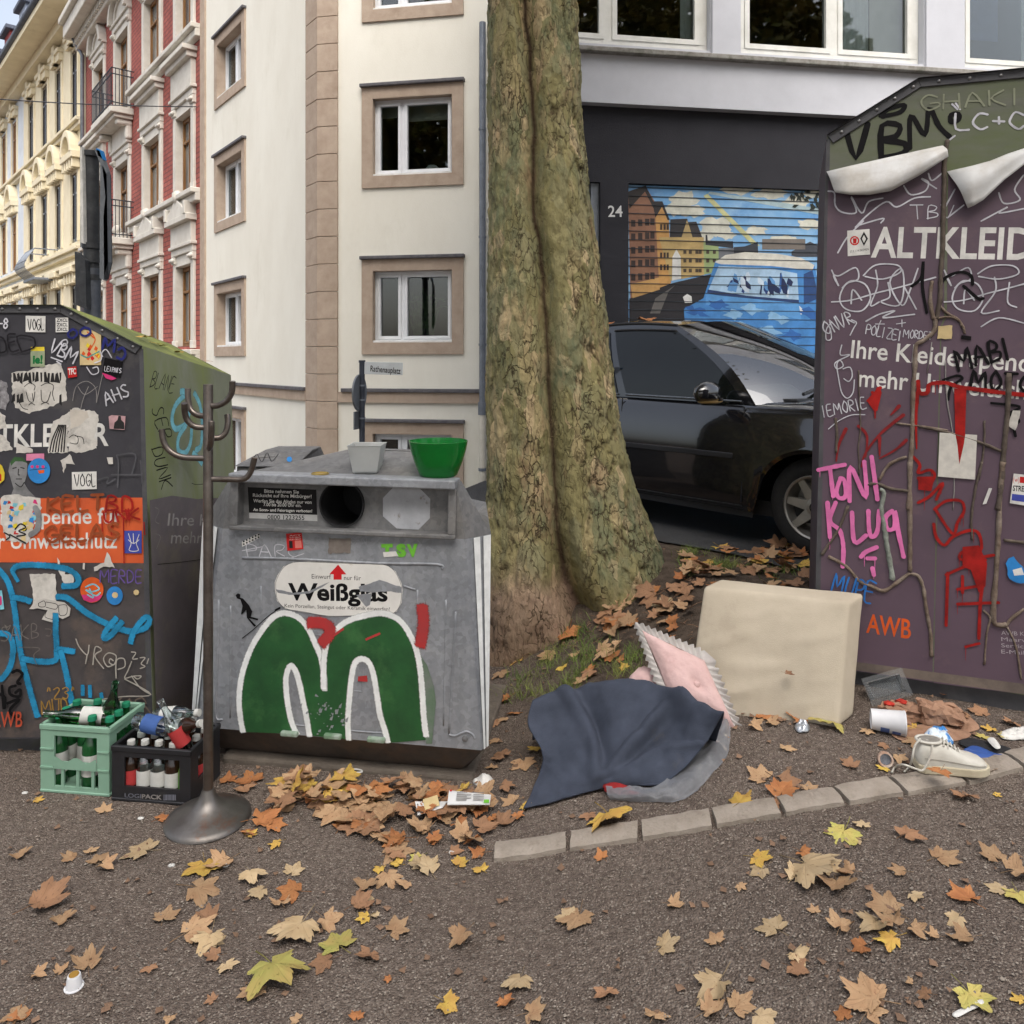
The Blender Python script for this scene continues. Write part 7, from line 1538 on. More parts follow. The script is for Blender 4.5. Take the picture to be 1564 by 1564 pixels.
# ---------------------------------------------------------------- things on the bottle bank
bowl_m = mat('green_plastic_bowl', rgb(36, 150, 66), rgb(30, 132, 58), 6, .12, trans=.55, spec=.6, ior=1.3)
bo = fC.pt(fC.uv(663, 728)[0], ys[3] + .001, -.075)
m = MB(); R_ = .122; m.lathe([(.0, .0), (.07, .0), (.078, .006), (.1, .06), (.115, .11), (R_, .146), (R_ - .004, .147), (.111, .108), (.096, .06), (.074, .01), (.0, .006)], 40, Matrix.Translation(bo)); tag(m.build('salad_bowl', bowl_m, smooth=True, angle=50), 'translucent green plastic bowl on top of the bottle bank', 'bowl')
po = fC.pt(fC.uv(549, 717)[0], ys[3] + .005, -.10); clearp = glassy('milky_plastic', (.86, .88, .88, 1), .10, .2)
m = MB(); M = Matrix.Translation(po) @ Matrix.Rotation(math.radians(45), 4, 'Z'); m.lathe([(.0, .0), (.066, .0), (.073, .008), (.098, .115), (.101, .116), (.101, .119), (.094, .118), (.07, .01), (0, .004)], 4, M); tag(m.build('plastic_tub', mat('frosted_tub', rgb(206, 208, 206), rgb(192, 194, 192), 5, .3, trans=.5, ior=1.15), bevel=.006), 'frosted square plastic tub standing on the bottle bank roof', 'tub')
lo = fC.pt(fC.uv(487, 724)[0], ys[3], -.015); m = MB(); m.lathe([(.0, .0), (.036, .0), (.037, .004), (.034, .006), (.033, .002), (0, .0015)], 24, Matrix.Translation(lo)); tag(m.build('jar_lid', mat('gold_lid', rgb(186, 160, 90), rgb(160, 136, 76), 20, .35, .7), smooth=True, angle=40), 'small gold jar lid lying on the ledge of the bottle bank', 'lid')

# ---------------------------------------------------------------- edging stones
kst = mat('edging_stone', rgb(158, 148, 136), rgb(140, 130, 118), 12, .95, bump=.35, bscale=90, c3=rgb(120, 110, 98), s3=16, con3=(.55, .75))
kp = [(752, 1305), (868, 1288), (977, 1272), (1088, 1254), (1190, 1236), (1283, 1220), (1370, 1204), (1462, 1188), (1548, 1166), (1640, 1140), (1730, 1112), (1820, 1082)]
edg = thing('stone_edging', 'curved row of grey edging stones set flush in the gravel', 'edging', gp(1100, 1254))
for a, b in zip(kp, kp[1:]):
    A_, B_ = gp(*a), gp(*b); d = (B_ - A_); d.z = 0; d.normalize(); nn = V((-d.y, d.x, 0)); A2 = A_ + d * .008; B2 = B_ - d * .008; w = .042
    n = 8; m = MB(); top = []
    for k in range(n + 1):
        p = A2.lerp(B2, k / n); row = []
        for t in (-1, -.4, .4, 1):
            q = p + nn * w * t + d * random.uniform(-.002, .002) + nn * random.uniform(-.002, .002); q.z = G(q.x, q.y) + .020 + (0 if abs(t) < 1 else -.005) + random.uniform(-.0015, .0015); row.append(q)
        top.append(row)
    dn = V((0, 0, -.09)); full = [[r[0] + dn] + r + [r[-1] + dn] for r in top]; full = [[q + dn * (0 if j in (0, 5) else 1) - (V((0, 0, 0))) for j, q in enumerate(full[0])]] + full + [[q + dn * (0 if j in (0, 5) else 1) for j, q in enumerate(full[-1])]]
    m.grid(full); m.build('edging_stone', kst, edg, smooth=True, angle=30)

# ---------------------------------------------------------------- dumped bedding
def patch_grid(rows3, nu=8, nv=8):
    """smooth surface through a control grid of 3d points"""
    a = [catmull([tuple(p) for p in r], nu) for r in rows3]; cols = [catmull([r[j] for r in a], nv) for j in range(len(a[0]))]
    return [[V(cols[j][i]) for j in range(len(cols))] for i in range(len(cols[0]))]
def wrinkle(g, amp, sc, seed=0, edge=True):
    for i, r in enumerate(g):
        for j, p in enumerate(r):
            q = p * sc + V((seed, seed * 2, 0)); w = noise.noise(q) + .5 * noise.noise(q * 2.3) + .3 * (1 - abs(noise.noise(q * 1.4 + V((9, 3, 1)))) * 2)
            r[j] = p + V((0, -.35, .8)) * amp * w
    return g
def solid(o, t): md = o.modifiers.new('thickness', 'SOLIDIFY'); md.thickness = t; md.offset = 1
navy = mat('navy_cloth', rgb(62, 68, 82), rgb(50, 56, 69), 9, .9, bump=.25, bscale=260, c3=rgb(96, 88, 80), s3=3.2, con3=(.58, .8))
lifts = [85, 62, 40, 20, 2]
R_ = [[(815, 1072), (850, 1058), (900, 1046), (960, 1039), (1010, 1049), (1060, 1068), (1105, 1091)], [(806, 1108), (850, 1098), (905, 1088), (955, 1100), (1015, 1085), (1055, 1108), (1092, 1112)], [(828, 1150), (862, 1148), (905, 1140), (945, 1146), (1000, 1128), (1042, 1138), (1076, 1138)], [(826, 1178), (856, 1186), (892, 1190), (932, 1184), (972, 1182), (1015, 1172), (1050, 1168)], [(800, 1238), (842, 1229), (884, 1217), (924, 1207), (962, 1204), (992, 1204), (1014, 1202)]]
rows3 = []
for r, l in zip(R_, lifts):
    rr = []
    for x, y in r: d = gp(x, y + l).y; rr.append(P(x, y, d))
    rows3.append(rr)
backr = [p + V((0, .13, 0)) for p in rows3[0]]
for p in backr: p.z = G(p.x, p.y) + .01
g = patch_grid([backr] + rows3, 10, 12)
for i, r in enumerate(g):
    for j, p in enumerate(r):
        u, v = j / (len(r) - 1), i / (len(g) - 1); k = math.sin(math.pi * min(1, v * 1.15)) * (.4 + .6 * math.sin(math.pi * u))
        f1 = math.exp(-((u - .30 - .35 * (v - .5)) / .035) ** 2) - .7 * math.exp(-((u - .37 - .35 * (v - .5)) / .05) ** 2); f2 = math.exp(-((u - .62 + .55 * (v - .5)) / .04) ** 2) - .6 * math.exp(-((u - .70 + .55 * (v - .5)) / .06) ** 2); f3 = math.exp(-((v - .72 - .12 * math.sin(u * 5)) / .03) ** 2)
        r[j] = p + V((0, -.4, .9)) * (.045 * f1 + .048 * f2 + .024 * f3) * k
wrinkle(g, .012, 13, 3)
for r in g:
    for p in r: p.z = max(p.z, G(p.x, p.y) + .012)
m = MB(); m.grid(g); bl_ = m.build('blanket', navy, None, smooth=True); solid(bl_, .006); tag(bl_, 'crumpled navy blue blanket lying over a plastic bag', 'blanket')
bagm = mat('milky_polythene', rgb(168, 170, 174), rgb(150, 152, 158), 14, .16, trans=.6, ior=1.12, c3=rgb(190, 192, 194), s3=8)
tp = [(925, 1204), (965, 1202), (1005, 1200), (1040, 1166), (1074, 1128), (1104, 1090)]; mdl = [(928, 1214), (972, 1214), (1030, 1210), (1072, 1172), (1098, 1132), (1112, 1094)]; bt = [(936, 1224), (985, 1227), (1046, 1223), (1088, 1184), (1112, 1152), (1116, 1102)]
rr = [[P(x, y, gp(x, y + l).y + (.06 if k == 0 else 0)) for x, y in r] for k, (r, l) in enumerate(((tp, 28), (mdl, 12), (bt, 0)))]
g = patch_grid(rr, 10, 14); wrinkle(g, .016, 26, 5); wrinkle(g, .006, 60, 8)
for r in g:
    for p in r: p.z = max(p.z, G(p.x, p.y) + .006)
m = MB(); m.grid(g); o = m.build('plastic_bag', bagm, None, smooth=True); tag(o, 'milky translucent plastic bag sticking out under the navy blanket', 'bag')
def blob(name, c, rx, ry, rz, mt, amp=.15, sc=14, seed=0, seg=20, sub=None):
    m = MB(); prof = []
    n = 12; rings = []
    for i in range(n + 1):
        ph = math.pi * i / n; ring_ = []
        for k in range(seg):
            th = 2 * math.pi * k / seg; u = V((math.sin(ph) * math.cos(th), math.sin(ph) * math.sin(th), math.cos(ph))); f = 1 + amp * (noise.noise(u * 2.2 + V((seed, 0, 0))) + .6 * noise.noise(u * 5 + V((seed, 3, 0))))
            ring_.append(V(c) + V((u.x * rx, u.y * ry, u.z * rz)) * f)
        rings.append(ring_ + [ring_[0]])
    m.grid(rings); return m.build(name, mt, sub, smooth=True)
c = gp(952, 1218); tag(blob('red_cloth', c + V((0, .04, .012)), .07, .035, .016, paint('red_fabric', (150, 44, 44), .8), .2, seed=2), 'red fabric showing inside the plastic bag', 'cloth')
# frilled pink pillow
pinkf = mat('pale_pink_fabric', rgb(206, 176, 172), rgb(194, 162, 158), 12, .92, bump=.2, bscale=60, c3=rgb(180, 146, 142), s3=8, con3=(.55, .8)); lace = mat('off_white_frill', rgb(186, 182, 178), rgb(168, 164, 160), 14, .92, bump=.15)
pd = gp(1050, 1112).y + .03; pc = P(1050, 1036, pd); a = V((.125, -.02, -.055)); b = V((-.042, .075, .105)); nn = a.cross(b).normalized()
if nn.y > 0: nn = -nn
pil = thing('frilled_pillow', 'pale pink pillow with a white ruffled edge behind the navy blanket', 'pillow', (pc.x, pc.y, G(pc.x, pc.y)))
for sg in (1, -1):
    rows = []
    for i in range(25):
        t = -1 + i / 12; r = []
        for j in range(25):
            s = -1 + j / 12; h = .05 * (max(0, 1 - s ** 4) * max(0, 1 - t ** 4)) ** .6; pin = 1 - .06 * (1 - abs(t)) * abs(s) ** 3
            dim = -.018 * math.exp(-((s - .1) ** 2 + (t + .2) ** 2) / .05) if sg > 0 else 0
            p = pc + a * s * pin + b * t * (1 - .05 * (1 - abs(s))) + nn * sg * (h + dim + .004 * noise.noise(V((s * 5, t * 5, sg)))); r.append(p)
        rows.append(r)
    m = MB(); m.grid(rows); m.build('pillow_cover', pinkf, pil, smooth=True)
per = []
N_ = 200
for k in range(N_ + 1):
    t = k / N_ * 4; sd = int(t) % 4; f = (t % 1) * 2 - 1; s_, t_ = [(f, -1), (1, f), (-f, 1), (-1, -f)][sd]; dirv = [(0, -1), (1, 0), (0, 1), (-1, 0)][sd]
    if k == N_: s_, t_, dirv = -1, -1, (0, -1)
    base = pc + a * s_ + b * t_; out = a.normalized() * (s_ * .8 + dirv[0]) + b.normalized() * (t_ * .8 + dirv[1]); out.normalize(); wv = math.sin(k * 1.35) * .012
    per.append([base, base + out * .02 + nn * wv * .7, base + out * .042 + nn * wv * 1.5])
m = MB(); m.grid(per); m.build('ruffle', lace, pil, smooth=True)
m = MB(); m.lathe([(0, .0), (.012, .0), (.013, .004), (.006, .008), (0, .008)], 14, Matrix.Translation(pc + a * .1 - b * .2 + nn * .034) @ nn.to_track_quat('Z', 'Y').to_matrix().to_4x4()); m.build('rosette', pinkf, pil, smooth=True)
c = P(982, 1034, pd + .02); tag(blob('pink_blanket', c + V((.03, .03, -.05)), .09, .06, .075, pinkf, .12, seed=7), 'bunched pale pink cloth tucked behind the pink pillow', 'cloth')
# foam seat cushion
foam = mat('beige_upholstery', rgb(184, 173, 154), rgb(172, 161, 142), 5, .92, bump=.15, bscale=300, c3=rgb(156, 144, 126), s3=2.5, con3=(.58, .85))
A_, B_ = gp(1046, 1094), gp(1279, 1113); da = A_.y + .16; db = B_.y + .16
TLp, TRp = P(1074, 896, da), P(1297, 920, db); th_ = V((.095, .075, .012))
f0 = [A_, B_, TLp, TRp]; k0 = [p + th_ for p in f0]; LX, LY_, LZ = (B_ - A_).length, th_.length, (TLp - A_).length; RD = .014
def foam_pt(x, y, z):      # x along, y through, z up, in metres of the slab
    q = V((x, y, z)); hx, hy, hz = LX / 2, LY_ / 2, LZ / 2; inn = V((max(-hx + RD, min(hx - RD, x)), max(-hy + RD, min(hy - RD, y)), max(-hz + RD, min(hz - RD, z)))); d = q - inn
    if d.length > 1e-6: q = inn + d.normalized() * RD
    s_, t_, w_ = q.x / LX + .5, q.z / LZ + .5, q.y / LY_ + .5; p = f0[0].lerp(f0[1], s_).lerp(f0[2].lerp(f0[3], s_), t_) + th_ * w_
    nr = V((-.15, -.95, .3)) if y < 0 else V((.1, .9, .2)); kx = min(1, 5 * min(s_, 1 - s_)) * min(1, 5 * min(t_, 1 - t_))
    fo = max(0, noise.noise(V((x * 3 + z * 5, z * 13 - x * 4, 2)))) ** 1.3 * .016 + .006 * noise.noise(V((x * 7, z * 7, 4)))
    if abs(abs(y) - hy) < 1e-6: p += nr * (.012 + fo) * kx
    p += V((1, .3, .5)) * .004 * noise.noise(V((x * 9, y * 9, z * 9)))
    return p
m = MB()
def lin_(a, b, n): return [a + (b - a) * i / n for i in range(n + 1)]
X, Y, Zs = lin_(-LX / 2, LX / 2, 44), lin_(-LY_ / 2, LY_ / 2, 12), lin_(-LZ / 2, LZ / 2, 36)
for y in (Y[0], Y[-1]): m.grid([[foam_pt(x, y, z) for x in X] for z in Zs])
for x in (X[0], X[-1]): m.grid([[foam_pt(x, y, z) for y in Y] for z in Zs])
for z in (Zs[0], Zs[-1]): m.grid([[foam_pt(x, y, z) for x in X] for y in Y])
co = m.build('foam_cushion', foam, None, smooth=True, recalc=False); tag(co, 'thick beige foam seat cushion leaning against the aubergine container', 'cushion')
bmm = bmesh.new(); bmm.from_mesh(co.data); bmesh.ops.remove_doubles(bmm, verts=bmm.verts, dist=.0008); bmesh.ops.recalc_face_normals(bmm, faces=bmm.faces); bmm.to_mesh(co.data); bmm.free()
for p in co.data.polygons: p.use_smooth = True

# ---------------------------------------------------------------- litter by the right container
def crumple(name, label, cat, outline, h, mt, amp=.012, sc=28, seed=0, lift=.004, rings=9, seg=40, group=None, ang=25):
    pts = [gp(*p) for p in outline]; c = sum(pts, V((0, 0, 0))) / len(pts); poly = catmull([(p.x, p.y) for p in pts], max(1, seg // len(pts)), True) if len(pts) > 2 else [(p.x, p.y) for p in pts]
    m = MB(); rows = []
    for i in range(rings + 1):
        f = i / rings; r = []
        for (x, y) in poly + [poly[0]]:
            q = V((c.x + (x - c.x) * f, c.y + (y - c.y) * f, 0)); k = 1 - f ** 2.2
            z = G(q.x, q.y) + lift + h * k * (.55 + .45 * noise.noise(V((q.x * 12, q.y * 12, seed)))) + amp * (noise.noise(V((q.x * sc, q.y * sc, seed))) + .6 * abs(noise.noise(V((q.x * sc * 2, q.y * sc * 2, seed + 5))))) * (.35 + .65 * k)
            r.append(V((q.x, q.y, max(z, G(q.x, q.y) + .002))))
        rows.append(r)
    m.grid(rows); o = m.build(name, mt, None, smooth=ang > 0, angle=ang or None); solid(o, .0012); tag(o, label, cat, group); return o
kraft = mat('brown_kraft_paper', rgb(160, 126, 102), rgb(144, 110, 88), 14, .85, c3=rgb(124, 94, 74), s3=9)
def paper_bag(label, px, py, size, rz, seed, tilt=0.0):
    c = gp(px, py); m = MB(); hx, hy, hz = [q / 2 for q in size]; M = Matrix.Translation(c + V((0, 0, hz + .004))) @ Matrix.Rotation(rz, 4, 'Z') @ Matrix.Rotation(tilt, 4, 'Y')
    def q(x, y, z):
        p = V((x * hx, y * hy, z * hz * (1 - .35 * max(0, x)))); n_ = V((x * 2 + seed, y * 2, z * 2)); d = V((noise.noise(n_ * 1.3), noise.noise(n_ * 1.3 + V((7, 0, 0))), noise.noise(n_ * 1.3 + V((0, 9, 0))))) * .016 + V((noise.noise(n_ * 3.1), noise.noise(n_ * 3.1 + V((7, 0, 0))), noise.noise(n_ * 3.1 + V((0, 9, 0))))) * .010
        r = M @ (p + d); r.z = max(r.z, G(r.x, r.y) + .003); return r
    X = lin_(-1, 1, 11); Y = lin_(-1, 1, 8); Zs = lin_(-1, 1, 5)
    for y in (-1, 1): m.grid([[q(x, y, z) for x in X] for z in Zs])
    for z in (-1, 1): m.grid([[q(x, y, z) for x in X] for y in Y])
    m.grid([[q(-1, y, z) for y in Y] for z in Zs]); m.grid([[q(1, y, z) for y in Y] for z in Zs])
    o = m.build('paper_bag', kraft, None, recalc=False); bb = bmesh.new(); bb.from_mesh(o.data); bmesh.ops.remove_doubles(bb, verts=bb.verts, dist=.0006); bmesh.ops.triangulate(bb, faces=bb.faces); bmesh.ops.recalc_face_normals(bb, faces=bb.faces); bb.to_mesh(o.data); bb.free()
    for p in o.data.polygons: p.use_smooth = True
    o.data.set_sharp_from_angle(angle=math.radians(22)); tag(o, label, 'paper bag'); return o
paper_bag('crumpled brown paper bag with red scraps beside the clear tray', 1378, 1098, (.15, .09, .045), .25, 3)
paper_bag('puffed brown paper bag lying behind the sneaker', 1436, 1104, (.15, .085, .06), -.3, 11, .08)
crumple('paper_bag', 'torn brown paper sheet lying flat behind the black strap', 'paper bag', [(1452, 1104), (1478, 1096), (1496, 1114), (1478, 1120), (1456, 1116)], .01, kraft, .012, 26, 2, rings=5, seg=20, ang=0)
crumple('paper_bag', 'flattened brown paper sheet under the white cup', 'paper bag', [(1362, 1122), (1410, 1108), (1470, 1116), (1480, 1128), (1420, 1138), (1380, 1134)], .008, kraft, .014, 20, 3, rings=5, seg=18, ang=0)
redpr = paint('berry_red', (196, 62, 50), .85)
for x, y in ((1362, 1082), (1380, 1079)): o = blob('red_berry', gp(x, y + 16) + V((0, .02, .050)), .020, .016, .008, redpr, .45, seed=x); tag(o, 'small red berry shaped scrap on the brown paper bag', 'scrap', 'red scraps on the paper bag')
crumple('wrapper', 'blue and white crumpled wrapper behind the sneaker', 'wrapper', [(1412, 1124), (1428, 1112), (1446, 1118), (1456, 1138), (1436, 1142), (1415, 1136)], .05, mat('blue_white_wrapper', rgb(208, 220, 230), rgb(60, 130, 196), 22, .4, contrast=(.48, .54)), .02, 40, 4)
crumple('paper_tissue', 'crumpled white tissue lying on the bare earth', 'tissue', [(1527, 1122), (1545, 1114), (1575, 1112), (1580, 1128), (1552, 1132), (1532, 1130)], .02, pW, .012, 40, 5)
crumple('foil_ball', 'small crumpled ball of foil against the beige cushion', 'foil', [(1214, 1112), (1224, 1104), (1236, 1110), (1234, 1119), (1220, 1120)], .04, mat('crumpled_foil', rgb(200, 204, 208), rgb(150, 154, 160), 60, .35, .6), .012, 70, 6)
crumple('paper_scrap', 'white torn paper strip lying on the gravel', 'paper', [(1455, 1551), (1475, 1540), (1498, 1530), (1502, 1536), (1480, 1548), (1462, 1556)], .006, pW, .006, 30, 7)
# cup
A_ = gp(1332, 1114); ax = (gp(1378, 1122) - A_).normalized(); M = Matrix.Translation(A_ + V((-.005, 0, .041))) @ (ax + V((0, 0, .02))).to_track_quat('Z', 'Y').to_matrix().to_4x4()
cup = thing('paper_cup', 'white paper cup with blue print lying on its side', 'cup', A_)
m = MB(); m.lathe([(.0, .004), (.035, .004), (.036, 0), (.0445, .112), (.0465, .114), (.0455, .118), (.043, .115), (.034, .006), (0, .006)][::1], 32, M); m.build('cup_wall', mat('white_card', rgb(222, 222, 222), rgb(210, 210, 212), 8, .6), cup, smooth=True, angle=50)
bluep = paint('blue_print', (96, 116, 172), .9)
for (h0, h1, a0, a1) in ((.070, .098, 3.6, 4.1), (.012, .055, 4.6, 5.1), (.03, .06, 3.4, 4.2)):
    m = MB(); rows = []
    for h in (h0, h1): rr = .036 + (.0085) * h / .112 + .0006; rows.append([M @ V((rr * math.cos(a0 + (a1 - a0) * k / 6), rr * math.sin(a0 + (a1 - a0) * k / 6), h)) for k in range(7)])
    m.grid(rows); m.build('cup_print', bluep, cup)
# clear tray
trm = mat('clear_tray_plastic', rgb(226, 230, 232), rgb(214, 218, 220), 12, .08, trans=.9, ior=1.12); A_ = gp(1340, 1084); fcT = Face(A_ + V((-.005, .03, .0)), V((.97, .05, .24)), V((-.2, .45, .9))); tr_ = thing('plastic_tray', 'clear plastic food tray tipped up under the container edge', 'tray', A_)
w, h = .175, .105
m = MB(); wall_mesh(m, fcT, 0, w, 0, h, [(.02, w - .02, .02, h - .02)], .035); m.fbox(fcT, .021, w - .021, .021, h - .021, -.036, -.035); m.build('tray_shell', trm, tr_, bevel=.002, bseg=1)
for k in range(16):
    m = MB(); u = .022 + k * (w - .044) / 15; m.tube([fcT.pt(u, h - .02, -.002), fcT.pt(u, h - .02, -.034)], .0022, 5); m.build('tray_rib', pG, tr_)
for k in range(8):
    m = MB(); v = .022 + k * (h - .044) / 7; m.tube([fcT.pt(.02, v, -.002), fcT.pt(.02, v, -.034)], .0022, 5); m.build('tray_rib', pG, tr_)
# sneaker
A_, B_ = gp(1400, 1181), gp(1506, 1188); dx = B_ - A_; SL = math.hypot(dx.x, dx.y); sn = thing('sneaker', 'worn off white leather sneaker with loose laces on the edging stones', 'shoe', A_ + V((0, 0, .018)), rot=(0, -math.atan2(dx.z + .004, SL), math.atan2(dx.y, dx.x)))
leather = mat('off_white_leather', rgb(204, 201, 190), rgb(190, 186, 175), 12, .55, bump=.08, c3=rgb(168, 160, 146), s3=7, con3=(.6, .8)); solem = mat('cream_rubber_sole', rgb(198, 189, 164), rgb(182, 171, 146), 9, .7); inner_m = mat('shoe_lining', rgb(150, 146, 138), rgb(120, 116, 108), 12, .9)
prof = [(0, .026, .0), (.06, .036, .098), (.14, .038, .100), (.24, .036, .096), (.34, .036, .098), (.46, .039, .088), (.58, .043, .072), (.70, .046, .060), (.82, .046, .054), (.92, .038, .046), (.98, .022, .036), (1.0, .008, .028)]
rows = []
for i, (t, hw, ht) in enumerate(prof):
    x = t * SL; r = []; ht = max(ht, .05 if i == 0 else 0)
    for k in range(17):
        a = math.pi * k / 16; c, s = math.cos(a), math.sin(a); pw = .62 if t > .4 else .5
        r.append(V((x - (.006 * s if i == 0 else 0), -hw * math.copysign(abs(c) ** .75, c), .022 + (ht - .022) * s ** pw)))
    rows.append(r)
m = MB(); m.grid(rows); m.face(*range(17)); m.build('upper', leather, sn, world=False, smooth=True, angle=60)
def outline(sc): return [V((t * SL, -(hw + .004) * sc, 0)) for t, hw, _ in prof] + [V((t * SL, (hw + .004) * sc, 0)) for t, hw, _ in prof[::-1]]
m = MB(); ol = [V((p.x + (-.004 if p.x < .01 else (.006 if p.x > SL * .97 else 0)), p.y, 0)) for p in outline(1)]; n = len(ol); i0 = len(m.v); m.v += ol + [p + V((0, 0, .028)) for p in ol]
for k in range(n): m.face(k, (k + 1) % n, n + (k + 1) % n, n + k)
m.face(*range(n)); m.face(*[n + k for k in range(n)]); m.build('sole', solem, sn, world=False, bevel=.004)
m = MB(); m.lathe([(.033, .0), (.030, .004), (.012, .003), (0, -.004)], 18, Matrix.Translation((SL * .18, 0, .100)) @ Matrix.Rotation(math.radians(-3), 4, 'Y') @ Matrix.Diagonal((1.15, .8, 1, 1))); m.build('ankle_opening', inner_m, sn, world=False, smooth=True)
m = MB(); m.tube([V((SL * .18 + .040 * math.cos(a * .3), .028 * math.sin(a * .3), .101)) for a in range(22)], .005, 7); m.build('padded_collar', leather, sn, world=False, smooth=True)
m = MB(); m.grid([[V((SL * (.36 + .06 * j), y, .102 - .0078 * j + .003 * math.sin(j))) for y in (-.018, 0, .018)] for j in range(5)]); m.build('tongue', leather, sn, world=False, smooth=True)
for j in range(5):
    m = MB(); x = SL * (.38 + .055 * j); z = .103 - .0085 * j; m.tube([(x - .006, -.026, z - .012), (x, -.012, z + .002), (x + .006, .012, z + .002), (x + .01, .026, z - .012)], .0028, 6); m.build('lace', leather, sn, world=False, smooth=True)
lw = [[(1406, 1128), (1397, 1140), (1393, 1160), (1388, 1172), (1381, 1179)], [(1424, 1138), (1420, 1158), (1410, 1176), (1398, 1174), (1380, 1168), (1368, 1171), (1362, 1180)]]
for l in lw:
    m = MB(); n = len(l); pts = [P(x, y, A_.y - (.055 if i < n - 2 else .03)) if i < n - 2 else gp(x, y, .006) for i, (x, y) in enumerate(l)]; pts = catmull([tuple(p) for p in pts], 6); m.tube(pts, .0035, 6); tag(m.build('shoe_lace', leather, None, smooth=True), 'loose white lace trailing from the sneaker heel', 'lace', 'loose sneaker laces')
m = MB(); pts = [(t * SL, -hw - .001, .055 - .02 * t) for t, hw, _ in prof[1:10]]; m.tube(pts, .0012, 5); m.build('side_seam', mat('seam_grey', rgb(160, 154, 142), rgb(140, 134, 124), 20, .8), sn, world=False)
# insole pair
for nm, lb, ol_, mt, lf in (('black_insole', 'black padded strap lying behind the blue insole', [(1464, 1138), (1478, 1131), (1500, 1134), (1542, 1146), (1540, 1154), (1520, 1158), (1490, 1150)], mat('black_felt', rgb(30, 30, 32), rgb(42, 42, 44), 20, .9), .02), ('blue_insole', 'blue plastic insole lying by the sneaker toe', [(1472, 1150), (1490, 1144), (1520, 1156), (1540, 1160), (1538, 1168), (1510, 1166), (1475, 1158)], mat('blue_plastic', rgb(60, 92, 158), rgb(48, 78, 140), 12, .45), .03)):
    crumple(nm, lb, 'insole', ol_, .012, mt, .003, 12, 9, lf * .4)
crumple('card_scrap', 'cream card scrap lying on the black strap', 'card', [(1508, 1142), (1518, 1140), (1528, 1154), (1520, 1156)], .01, pW, .002, 12, 3, .03)
# ring of tape
c = gp(1352, 1170); M = Matrix.Translation(c + V((0, 0, .024))) @ Matrix.Rotation(math.radians(72), 4, 'X') @ Matrix.Rotation(math.radians(-12), 4, 'Y'); tp_ = thing('tape_roll', 'small open tin standing on its rim on the ground', 'tin', c)
m = MB(); m.lathe([(.018, -.008), (.025, -.008), (.026, 0), (.025, .01), (.019, .01), (.018, -.008)], 28, M); m.build('rim', mat('brown_rim', rgb(168, 128, 104), rgb(196, 184, 172), 30, .6), tp_, smooth=True, angle=40)
m = MB(); m.lathe([(.0, .0), (.019, .001)], 24, M); m.build('base', mat('dull_tin', rgb(120, 122, 128), rgb(64, 66, 74), 40, .3, .4), tp_)
# packaging card by the bottle bank
def card(name, label, pts, lift, marks):
    q = [gp(*p) for p in pts]; q = [p + V((0, 0, lift + .012 * (i % 2))) for i, p in enumerate(q)]; t = thing(name, label, 'packaging', q[0]); m = MB(); m.poly(q, back=V((0, 0, -.003))); m.build('card', mat('glossy_card', rgb(214, 214, 212), rgb(200, 200, 198), 8, .45), t)
    e1, e2 = q[1] - q[0], q[3] - q[0]
    for s0, s1, t0, t1, mm in marks:
        m = MB(); m.poly([q[0] + e1 * s + e2 * t_ + V((0, 0, .004)) for s, t_ in ((s0, t0), (s1, t0), (s1, t1), (s0, t1))]); m.build('printed_mark', mm, t)
card('package_card', 'torn white packaging card with printed lines among the leaves', [(683, 1249), (748, 1254), (750, 1234), (686, 1232)], .05, [(.02, .07, .85, .97, pRo)] + [(.2, .45 + .1 * (k % 2), .2 + .13 * k, .26 + .13 * k, pG) for k in range(5)] + [(.6, .85, .2 + .13 * k, .25 + .13 * k, pG) for k in range(5)] + [(.86, .98, .02, .25, pLg)])
card('package_flap', 'plain white card flap with a punched hole beside the printed packaging', [(638, 1257), (676, 1250), (684, 1236), (634, 1241)], .03, [(.05, .09, .55, .7, pDk), (.3, .9, .1, .9, pBe)])
crumple('paper_scrap', 'white paper scrap by the concrete slab corner', 'paper', [(722, 1196), (735, 1186), (750, 1188), (752, 1202), (735, 1204)], .03, pW, .015, 40, 12)
m = MB(); m.tube([fC.pt(fC.uv(542, 1178)[0] + .028 * math.cos(k * .314), -.13, -.01) + V((0, .012 * math.sin(k * .314), .001)) for k in range(21)], .003, 6); tag(m.build('plastic_ring', pW, None), 'thin white plastic ring lying on the concrete slab', 'ring')
c = gp(113, 1508); cc = thing('creamer_cup', 'tiny white creamer cup upside down on the gravel', 'cup', c)
m = MB(); m.lathe([(.024, 0), (.0245, .003), (.020, .004), (.017, .03), (.0155, .034), (.0, .035)], 24, Matrix.Translation(c)); m.build('cup_wall', mat('white_card', rgb(222, 222, 222)), cc, smooth=True, angle=45)
m = MB(); m.lathe([(.0, .0362), (.013, .0358)], 16, Matrix.Translation(c)); m.build('brown_stain', pGo, cc)
for x, y in ((262, 1323), (345, 1323), (690, 1303), (38, 1212), (215, 1251), (430, 1195)):
    c = gp(x, y); o = blob('white_chip', c + V((0, 0, .003)), .011, .008, .004, pW, .25, seed=x); tag(o, 'small white chip lying on the gravel', 'chip', 'white chips on the gravel')

